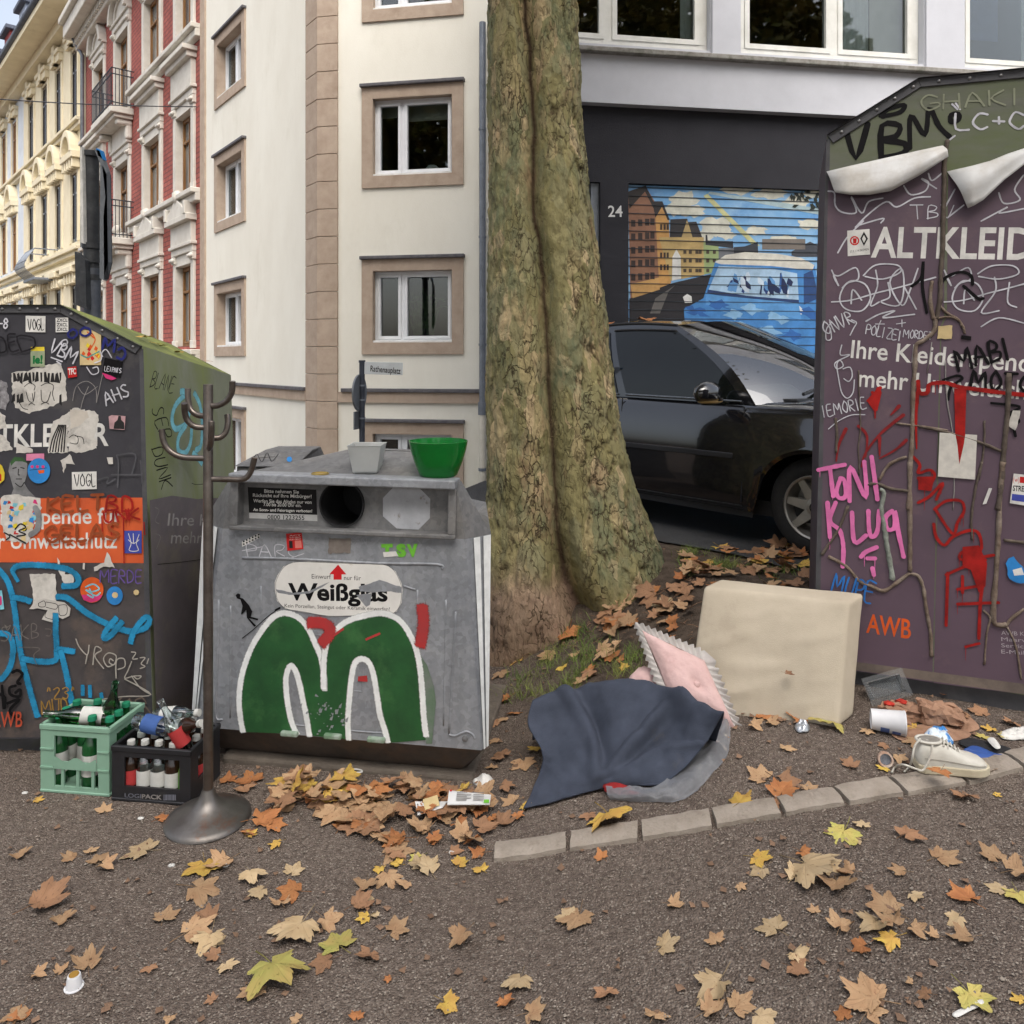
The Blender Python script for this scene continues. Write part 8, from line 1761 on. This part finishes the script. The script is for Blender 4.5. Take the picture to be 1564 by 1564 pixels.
# ---------------------------------------------------------------- leaves
def leafmat(name, c, c2, c3):
    m = bpy.data.materials.new(name); m.use_nodes = True; N = m.node_tree.nodes; L = m.node_tree.links; b = N['Principled BSDF']; b.inputs['Roughness'].default_value = .75; b.inputs['Specular IOR Level'].default_value = .25
    tc = N.new('ShaderNodeTexCoord'); oi = N.new('ShaderNodeObjectInfo')
    nz = N.new('ShaderNodeTexNoise'); nz.noise_dimensions = '4D'; nz.inputs['Scale'].default_value = 1.6; nz.inputs['Detail'].default_value = 6; L.new(tc.outputs['Object'], nz.inputs['Vector'])
    mu = N.new('ShaderNodeMath'); mu.operation = 'MULTIPLY'; mu.inputs[1].default_value = 20; L.new(oi.outputs['Random'], mu.inputs[0]); L.new(mu.outputs[0], nz.inputs['W'])
    r1 = N.new('ShaderNodeMapRange'); r1.inputs[1].default_value = .35; r1.inputs[2].default_value = .68; L.new(nz.outputs['Fac'], r1.inputs[0])
    mx = N.new('ShaderNodeMix'); mx.data_type = 'RGBA'; mx.inputs[6].default_value = rgb(*c); mx.inputs[7].default_value = rgb(*c2); L.new(r1.outputs[0], mx.inputs[0])
    n2 = N.new('ShaderNodeTexNoise'); n2.inputs['Scale'].default_value = 9; n2.inputs['Detail'].default_value = 4; L.new(tc.outputs['Object'], n2.inputs['Vector'])
    r2 = N.new('ShaderNodeMapRange'); r2.inputs[1].default_value = .6; r2.inputs[2].default_value = .75; L.new(n2.outputs['Fac'], r2.inputs[0])
    m2 = N.new('ShaderNodeMix'); m2.data_type = 'RGBA'; L.new(r2.outputs[0], m2.inputs[0]); L.new(mx.outputs[2], m2.inputs[6]); m2.inputs[7].default_value = rgb(*c3)
    at = N.new('ShaderNodeAttribute'); at.attribute_name = 'vein'; r3 = N.new('ShaderNodeMapRange'); r3.inputs[1].default_value = .8; r3.inputs[2].default_value = 1; r3.inputs[4].default_value = .55; L.new(at.outputs['Fac'], r3.inputs[0])
    m3 = N.new('ShaderNodeMix'); m3.data_type = 'RGBA'; L.new(r3.outputs[0], m3.inputs[0]); L.new(m2.outputs[2], m3.inputs[6]); m3.inputs[7].default_value = rgb(*[int(k * .62) for k in c])
    hv = N.new('ShaderNodeHueSaturation'); vr = N.new('ShaderNodeMapRange'); vr.inputs[3].default_value = .78; vr.inputs[4].default_value = 1.15; L.new(oi.outputs['Random'], vr.inputs[0]); L.new(vr.outputs[0], hv.inputs['Value']); L.new(m3.outputs[2], hv.inputs['Color'])
    L.new(hv.outputs[0], b.inputs['Base Color']); return m
LM = {'tan': leafmat('tan_leaf', (176, 146, 112), (160, 126, 94), (124, 92, 68)), 'brown': leafmat('brown_leaf', (142, 108, 82), (158, 120, 90), (104, 74, 56)), 'orange': leafmat('orange_leaf', (172, 118, 74), (152, 98, 62), (112, 74, 52)), 'yellow': leafmat('yellow_leaf', (196, 166, 80), (186, 144, 78), (140, 102, 58)), 'green': leafmat('yellow_green_leaf', (170, 168, 92), (186, 162, 98), (130, 116, 60)), 'pale': leafmat('pale_leaf', (188, 166, 132), (172, 148, 112), (138, 110, 80))}
def leaf_mesh(seed, curl, key):
    rnd = random.Random(seed); tips_ = [(math.radians(90), 1.0), (math.radians(38), .92), (math.radians(142), .92), (math.radians(-8), .66), (math.radians(188), .66)]
    tips_ = sorted([(a + rnd.uniform(-.1, .1), r * rnd.uniform(.82, 1.1)) for a, r in tips_]); out = []
    def add(a, r, tip=0): out.append((a, r, tip))
    add(math.radians(-62), .30)
    for i, (a, r) in enumerate(tips_):
        wd = .30; 
        add(a - wd, r * .70); add(a - wd * .68, r * .84); add(a - wd * .56, r * .77); add(a - .10, r * .9); add(a, r, 1); add(a + .10, r * .9); add(a + wd * .56, r * .77); add(a + wd * .68, r * .84); add(a + wd, r * .70)
        if i < 4: nx = tips_[i + 1]; add((a + nx[0]) / 2, rnd.uniform(.52, .64))
    add(math.radians(242), .30); out.sort()
    m = MB(); n = len(out); vein = []
    fold = rnd.uniform(0, 6); fa = rnd.uniform(-.2, .6) * curl; cx = rnd.uniform(-.35, .55) * curl; cy = rnd.uniform(-.3, .6) * curl
    def Z(x, y): 
        u = x * math.cos(fold) + y * math.sin(fold); return (cx * x * x + cy * y * y + fa * max(0, u) ** 2 + .16 * curl * noise.noise(V((x * 2.2, y * 2.2, seed))) + .05 * noise.noise(V((x * 6, y * 6, seed)))) * .8
    c = m.vert((0, -.0, Z(0, 0))); vein.append(1); layers = []
    for f in (.33, .68, 1.0):
        ring_ = []
        for a, r, tip in out:
            rr = r * f if f == 1 else f * (r * .75 + .2 * .6); x, y = rr * math.cos(a), rr * math.sin(a); x += 0 if f < 1 else rnd.uniform(-.02, .02); y += 0 if f < 1 else rnd.uniform(-.02, .02)
            ring_.append(m.vert((x, y, Z(x, y) + (-.02 if tip and f < 1 else .0)))); vein.append(1 if tip else 0)
        layers.append(ring_)
    for k in range(n - 1):
        m.face(c, layers[0][k], layers[0][k + 1])
        for q in range(2): m.face(layers[q][k], layers[q + 1][k], layers[q + 1][k + 1], layers[q][k + 1])
    b0 = len(m.v); m.tube([(0, 0, Z(0, 0)), (.03, -.35, Z(0, 0) * .5 + .02), (.1, -.72, .03)], [.014, .012, .016], 4); vein += [1] * (len(m.v) - b0)
    zmin = min(v.z for v in m.v)
    for v in m.v: v.z -= zmin
    me_o = m.build('leaf_source', LM[key], None, smooth=True, recalc=False); me = me_o.data; at = me.attributes.new('vein', 'FLOAT', 'POINT'); at.data.foreach_set('value', vein); bpy.data.objects.remove(me_o); return me
LV = {k: [leaf_mesh(i * 7 + j * 31 + 3, .35 + .28 * j, k) for j in range(5)] for i, k in enumerate(LM)}
CN = {'tan': 'tan', 'brown': 'brown', 'orange': 'orange brown', 'yellow': 'yellow', 'green': 'yellow green', 'pale': 'pale beige'}
NL = [0]
LMK = [((318, 1262), 150, 'beside the coat stand base'), ((113, 1500), 190, 'near the tiny creamer cup'), ((690, 1300), 110, 'below the white packaging card'), ((1480, 1535), 150, 'near the white torn paper strip'), ((930, 1260), 140, 'just outside the edging stones')]
def near(x, y):
    best = min(LMK, key=lambda l: math.hypot(x - l[0][0], (y - l[0][1]) * 1.5) / l[1])
    if math.hypot(x - best[0][0], (y - best[0][1]) * 1.5) < best[1]: return best[2]
    if x > 760 and y < 1345: return 'just outside the edging stones'
    if x > 760: return 'on the open gravel away from the edging stones'
    return 'on the open gravel before the bottle bank drift'
def leaf(px, py, size, key, zone, curl=None, up=0.0, pos=None, lift=0.0, rz=None):
    p = pos or gp(px, py); s = size * p.y / F * .60; ci = random.randrange(5) if curl is None else curl; o = bpy.data.objects.new('fallen_leaf', LV[key][ci]); COL.objects.link(o)
    if zone == path: zone = near(px, py)
    adj = ('large ' if size >= 66 else 'small ' if size < 34 else '') + ('flat ' if ci < 2 else 'curled ' if ci > 2 else '')
    e = .03; nrm = V((-(G(p.x + e, p.y) - G(p.x - e, p.y)) / (2 * e), -(G(p.x, p.y + e) - G(p.x, p.y - e)) / (2 * e), 1)).normalized() if pos is None else V((0, 0, 1))
    q = nrm.to_track_quat('Z', 'Y').to_matrix().to_4x4() @ Matrix.Rotation(random.uniform(0, 6.28) if rz is None else rz, 4, 'Z') @ Matrix.Rotation(random.gauss(0, .12) + up, 4, 'X')
    o.matrix_world = Matrix.Translation(p + V((0, 0, .004 + lift + (.3 * s * abs(math.sin(up)))))) @ q @ Matrix.Scale(s, 4)
    tag(o, '%s%s fallen leaf %s' % (adj, CN[key], zone), 'leaf', '%s%s leaves %s' % (adj, CN[key], zone)); NL[0] += 1
    LEAVES.append((size, o, key)); return o
LEAVES = []
path = 'lying on the open gravel path'; drift = 'in the drift before the bottle bank'; roots = 'on the soil by the tree roots'; strip_ = 'on the earth strip between tree and container'; bed = 'on the ground beside the navy blanket'; lit = 'among the litter by the aubergine container'
K = {'t': 'tan', 'b': 'brown', 'o': 'orange', 'y': 'yellow', 'g': 'green', 'p': 'pale'}
for l, z in (('222,1302,62,p 158,1327,36,t 300,1362,72,t 312,1322,62,y 345,1318,56,t 60,1384,84,b 95,1402,42,t 250,1405,48,t 290,1425,70,t 322,1432,62,p 325,1442,40,p 318,1405,38,b 330,1462,36,b 345,1476,36,p 382,1340,50,p 400,1363,40,p 446,1335,44,p 450,1365,58,o 430,1388,40,t 460,1418,92,p 495,1412,46,t 518,1448,70,g 500,1470,52,b 565,1460,44,b 415,1490,104,g 388,1515,54,t 135,1478,56,t 55,1494,30,t 90,1488,28,t 600,1425,52,t 560,1403,30,y 710,1435,52,t 680,1535,48,y 30,1548,46,t 25,1562,46,o 260,1560,24,t 545,1558,32,o 325,1532,24,b 150,1318,38,t 110,1312,34,t 138,1304,26,t 28,1306,36,t 228,1480,28,b 545,1385,50,b 560,1384,30,b 595,1497,20,o 455,1560,26,t 592,1340,50,t 620,1352,36,t 560,1350,46,t 555,1372,36,p 605,1300,60,t 598,1310,44,b 640,1325,34,p 655,1332,50,p 640,1312,34,g 692,1303,30,b 608,1322,30,y 580,1328,24,y 702,1322,34,y 735,1332,34,y 735,1305,38,o 660,1290,24,o 575,1402,20,p', path),
             ('885,1400,70,t 870,1405,40,p 1025,1383,36,t 1012,1448,56,p 1095,1442,40,t 1185,1422,56,p 1215,1460,44,p 795,1500,58,p 810,1550,52,t 925,1518,44,b 1100,1505,78,p 1125,1540,58,t 1080,1548,50,t 1000,1558,52,t 1160,1562,56,p 770,1532,42,o 1155,1312,44,y 1165,1330,44,p 1225,1305,34,o 1232,1328,104,p 1260,1322,54,p 1278,1350,66,t 1300,1338,40,t 1215,1345,50,p 1290,1272,66,g 1318,1266,30,p 1310,1285,36,p 1385,1282,52,b 1435,1312,58,t 1378,1334,36,t 1520,1312,50,t 1550,1340,54,t 1555,1368,58,g 1530,1362,44,p 1480,1378,62,o 1465,1408,40,p 1395,1370,34,p 1360,1392,66,t 1340,1412,62,p 1365,1418,50,t 1365,1438,52,y 1285,1425,50,t 1320,1450,42,o 1430,1432,28,t 1478,1435,48,t 1395,1425,36,t 1335,1530,90,t 1325,1550,60,t 1290,1556,36,o 1418,1525,34,b 1480,1520,74,g 1562,1532,30,y 1470,1218,42,b 1520,1215,16,y 920,1312,30,o 1130,1355,24,t 1245,1395,24,t 1392,1505,18,t 1212,1480,46,b', path),
             ('930,1252,94,y 1130,1232,52,y 1165,1190,50,t 1195,1200,66,b 1195,1216,60,o 1235,1207,34,t 1303,1217,24,b 1200,1147,30,t 1180,1228,30,b 905,1180,24,o 785,1092,34,o 755,1110,30,b 820,1145,28,y 770,1160,44,b 800,1165,50,t 770,1205,38,b 785,1225,40,t 800,1232,26,y 790,1247,30,o 765,1260,44,b 752,1250,30,o 758,1132,24,t 770,1100,26,t 900,1246,30,b 870,965,56,o 795,1000,50,y 770,1000,44,t 860,1020,26,y 840,1000,40,t 905,1030,36,b 890,1042,34,t 900,1024,30,o 955,1022,22,y 765,1030,36,t 752,985,22,o 880,1000,24,t 946,1010,24,o 775,1070,36,o 757,1075,24,b 752,1175,26,t', bed),
             ('385,1195,56,o 372,1205,40,b 348,1195,34,o 395,1255,62,o 415,1262,50,o 430,1240,44,t 382,1272,34,o 245,1253,34,o 160,1241,30,t 380,1278,24,y 425,1290,28,y 55,1224,20,y', path),
             ('1270,1106,60,g 1225,1098,44,o 1165,1098,36,o 1175,1105,30,t 1150,1112,30,t 1190,1100,24,b 1400,1135,40,t 1420,1050,54,o 1440,1058,40,o 1470,1090,40,b 1500,1092,36,b 1395,1112,28,y 1325,1118,26,t 1350,1175,22,y 1372,1160,26,t 1298,1173,32,b 1352,1140,24,b 1445,1185,46,b 1512,1178,30,t 1515,1118,26,y 1545,1106,30,b 1500,1128,24,g 1535,1128,20,g', lit)):
    for it in l.split():
        x, y, s, k = it.split(','); leaf(float(x), float(y), float(s), K[k], z)
rr = random.Random(11)
def scatter(n, x0, x1, y0, y1, s0, s1, keys, zone, lf=.02):
    for _ in range(n):
        x, y = rr.uniform(x0, x1), rr.uniform(y0, y1); leaf(x, y, rr.uniform(s0, s1), rr.choice(keys), zone, lift=rr.uniform(0, lf), up=rr.gauss(0, .22))
scatter(34, 430, 745, 1202, 1232, 34, 62, ['tan', 'brown', 'brown', 'orange', 'tan', 'yellow'], drift, .04)
scatter(36, 425, 745, 1222, 1256, 32, 58, ['tan', 'brown', 'orange', 'tan'], drift, .03)
scatter(20, 520, 745, 1252, 1292, 36, 58, ['tan', 'brown', 'orange'], drift, .01)
scatter(40, 1040, 1240, 838, 872, 20, 42, ['tan', 'orange', 'brown', 'yellow'], strip_)
scatter(24, 1030, 1240, 868, 905, 24, 44, ['tan', 'orange', 'brown', 'brown'], strip_)
scatter(26, 900, 1060, 898, 960, 24, 48, ['tan', 'brown', 'orange', 'brown', 'tan'], roots)
scatter(16, 900, 1030, 955, 1010, 22, 42, ['tan', 'brown', 'orange'], roots)
leaf(945, 908, 36, 'yellow', roots); leaf(1020, 925, 52, 'pale', roots)
# leaves on top of things
def on(px, py, d, size, key, label, dz=0):
    o = leaf(px, py, size, key, path, pos=P(px, py, d)); o['label'] = label; o['group'] = 'leaves lying on things'; return o
for px_, sz, kk in ((962, 44, 'orange'), (978, 36, 'orange'), (1000, 22, 'yellow'), (1012, 40, 'orange')):
    # walk along the sight line until it meets the car roof
    hit_ = None; Rz = Matrix.Rotation(-math.atan2(CARF.y, CARF.x), 3, 'Z')
    s = .75 - (px_ - 962) / 50 * .45; a_ = Tp(max(.05, min(.95, s))); lp = V((a_.x, a_.y * .75, a_.z + .02)); wp = car_o + Matrix.Rotation(math.atan2(CARF.y, CARF.x), 3, 'Z') @ lp
    o = leaf(0, 0, sz, kk, path, pos=wp); o['label'] = CN[kk] + ' leaf lying on the black car roof'; o['group'] = 'leaves on the car roof'
for (u_, f_, kk, sz) in ((.62, .25, 'yellow', 26), (.55, .38, 'yellow', 24), (.66, .5, 'green', 22), (.4, .55, 'yellow', 20), (.5, .93, 'orange', 16)):
    p = fA.pt(e_[0], e_[1]) if False else None
    a_, b2 = profA[1], profA[2]; q = fA.pt(a_[0] + (b2[0] - a_[0]) * u_ * .6, a_[1] + (b2[1] - a_[1]) * u_ * .6) + backA * f_ + V((0, 0, .01)); o = leaf(0, 0, sz, kk, path, pos=q); o['label'] = CN[kk] + ' leaf on the mossy roof of the charcoal container'; o['group'] = 'leaves on the charcoal container roof'
o = leaf(910, 1182, 26, 'orange', path, pos=P(910, 1181, gp(910, 1198).y - .01)); o['label'] = 'small curled brown leaf lying on the navy blanket'
o = leaf(1202, 1028, 20, 'brown', path, pos=P(1202, 1030, (gp(1200, 1108).y + .05))); o['label'] = 'small brown leaf stuck to the beige cushion'
o = leaf(1437, 1176, 44, 'orange', path, pos=P(1437, 1180, gp(1437, 1190).y - .06)); o['label'] = 'torn brown leaf leaning on the sneaker side'

# the 300 largest stay single leaves, the small rest becomes one mass of litter
LEAVES.sort(key=lambda t: -t[0] if t[1]['group'].find('roof') < 0 else -200)
rest = LEAVES[300:]; keys = list(LM); m = MB(); bpy.context.view_layer.update(); vatt = []
for _, o, k in rest:
    me = o.data; mw = o.matrix_world.copy(); i = len(m.v); m.v += [mw @ v.co for v in me.vertices]; m.cur = keys.index(k); vatt += [d.value for d in me.attributes['vein'].data]
    for p in me.polygons: m.face(*[i + q for q in p.vertices])
    bpy.data.objects.remove(o)
if rest:
    o = stuff(m.build('small_leaves', [LM[k] for k in keys], None, smooth=True, recalc=False)); at = o.data.attributes.new('vein', 'FLOAT', 'POINT'); at.data.foreach_set('value', vatt); o['label'] = 'small scattered fallen leaves and leaf pieces on the ground'; o['category'] = 'leaf litter'

# ---------------------------------------------------------------- small ground cover
def in_px(p): 
    r = p - V((0, 0, EZ)); return (782 + r.x / r.y * F, HZ - r.z / r.y * F)
m = MB()
for k in range(420):
    p = gp(rr.uniform(0, 1564), 1030 + 534 * rr.random() ** 1.0) if rr.random() < .6 else gp(rr.uniform(750, 1250), rr.uniform(840, 1200)); s = rr.uniform(.004, .014); a = rr.uniform(0, 6.28); z = G(p.x, p.y) + .006
    i = len(m.v); m.v += [V((p.x + s * math.cos(a), p.y + s * math.sin(a), z + rr.uniform(0, .008))), V((p.x + s * math.cos(a + 1.9), p.y + s * math.sin(a + 1.9), z)), V((p.x + s * 1.2 * math.cos(a + 3.1), p.y + s * 1.2 * math.sin(a + 3.1), z + rr.uniform(0, .008))), V((p.x + s * math.cos(a + 4.6), p.y + s * math.sin(a + 4.6), z))]; m.face(i, i + 1, i + 2, i + 3)
o = stuff(m.build('leaf_litter', mat('leaf_crumbs', rgb(138, 110, 88), rgb(100, 78, 62), 3, .9), None, recalc=False)); o['label'] = 'fine crumbs of dry leaves strewn over the ground'; o['category'] = 'leaf litter'
m = MB()
for k in range(5200):
    p = gp(rr.uniform(-10, 1574), 1120 + 450 * rr.random()); s = rr.uniform(.0015, .0042) * (1.6 if rr.random() < .06 else 1); c = V((p.x, p.y, G(p.x, p.y) + .003 + s * .3)); i = len(m.v); a = rr.uniform(0, 6.28); ca, sa = math.cos(a) * s, math.sin(a) * s
    m.v += [c + V((ca, sa, 0)), c + V((-sa, ca, 0)), c + V((-ca * .9, -sa, 0)), c + V((sa, -ca * .8, 0)), c + V((0, 0, s * .7))]
    for q in ((0, 1, 4), (1, 2, 4), (2, 3, 4), (3, 0, 4)): m.face(*[i + t for t in q])
o = stuff(m.build('pebbles', mat('pebble_stone', rgb(150, 140, 128), rgb(104, 96, 88), 40, .9, contrast=(.4, .6)), None, smooth=True)); o['label'] = 'tiny loose pebbles scattered over the gravel path'; o['category'] = 'gravel'
m = MB()
tufts = [(760 + rr.random() * 150, 965 + rr.random() * 110) for _ in range(60)] + [(900 + rr.random() * 80, 990 + rr.random() * 50) for _ in range(18)] + [(1045 + rr.random() * 20, 842 + rr.random() * 8) for _ in range(6)] + [(1095 + rr.random() * 20, 862 + rr.random() * 8) for _ in range(8)] + [(1040 + rr.random() * 200, 850 + rr.random() * 40) for _ in range(14)] + [(770 + rr.random() * 20, 950 + rr.random() * 15) for _ in range(6)]
for tx, ty in tufts:
    c = gp(tx, ty)
    for k in range(rr.randrange(10, 26)):
        b = c + V((rr.gauss(0, .03), rr.gauss(0, .03), 0)); b.z = G(b.x, b.y); h = rr.uniform(.02, .075); d = V((rr.gauss(0, .03), rr.gauss(0, .03), h)); w = V((rr.uniform(-1, 1), rr.uniform(-1, 1), 0)).normalized() * .0016
        i = len(m.v); m.v += [b - w, b + w, b + d * .6 + w * .7, b + d * .6 - w * .7, b + d + V((d.x * .6, d.y * .6, -.004))]; m.face(i, i + 1, i + 2, i + 3); m.face(i + 3, i + 2, i + 4)
o = stuff(m.build('grass', mat('short_grass', rgb(96, 124, 54), rgb(130, 136, 70), 4, .8), None, recalc=False)); o['label'] = 'sparse tufts of short green grass by the tree'; o['category'] = 'grass'
m = MB()
for k in range(240):
    p = gp(rr.uniform(760, 1230), rr.uniform(850, 1010)); a = rr.uniform(0, 6.28); l = rr.uniform(.02, .07); z = G(p.x, p.y) + .008; m.tube([p + V((0, 0, .006)), p + V((math.cos(a) * l * .5, math.sin(a) * l * .5, .014)), p + V((math.cos(a) * l, math.sin(a) * l, .008))], .0012, 3, False)
o = stuff(m.build('twigs', mat('dry_twig', rgb(150, 116, 88), rgb(104, 80, 62), 6, .9), None, recalc=False)); o['label'] = 'thin dry stalks and twigs littering the soil under the tree'; o['category'] = 'twigs'
print('leaves', NL[0])
print('objects', len(bpy.data.objects), 'tris', sum(len(o.data.polygons) for o in bpy.data.objects if o.type == 'MESH'))
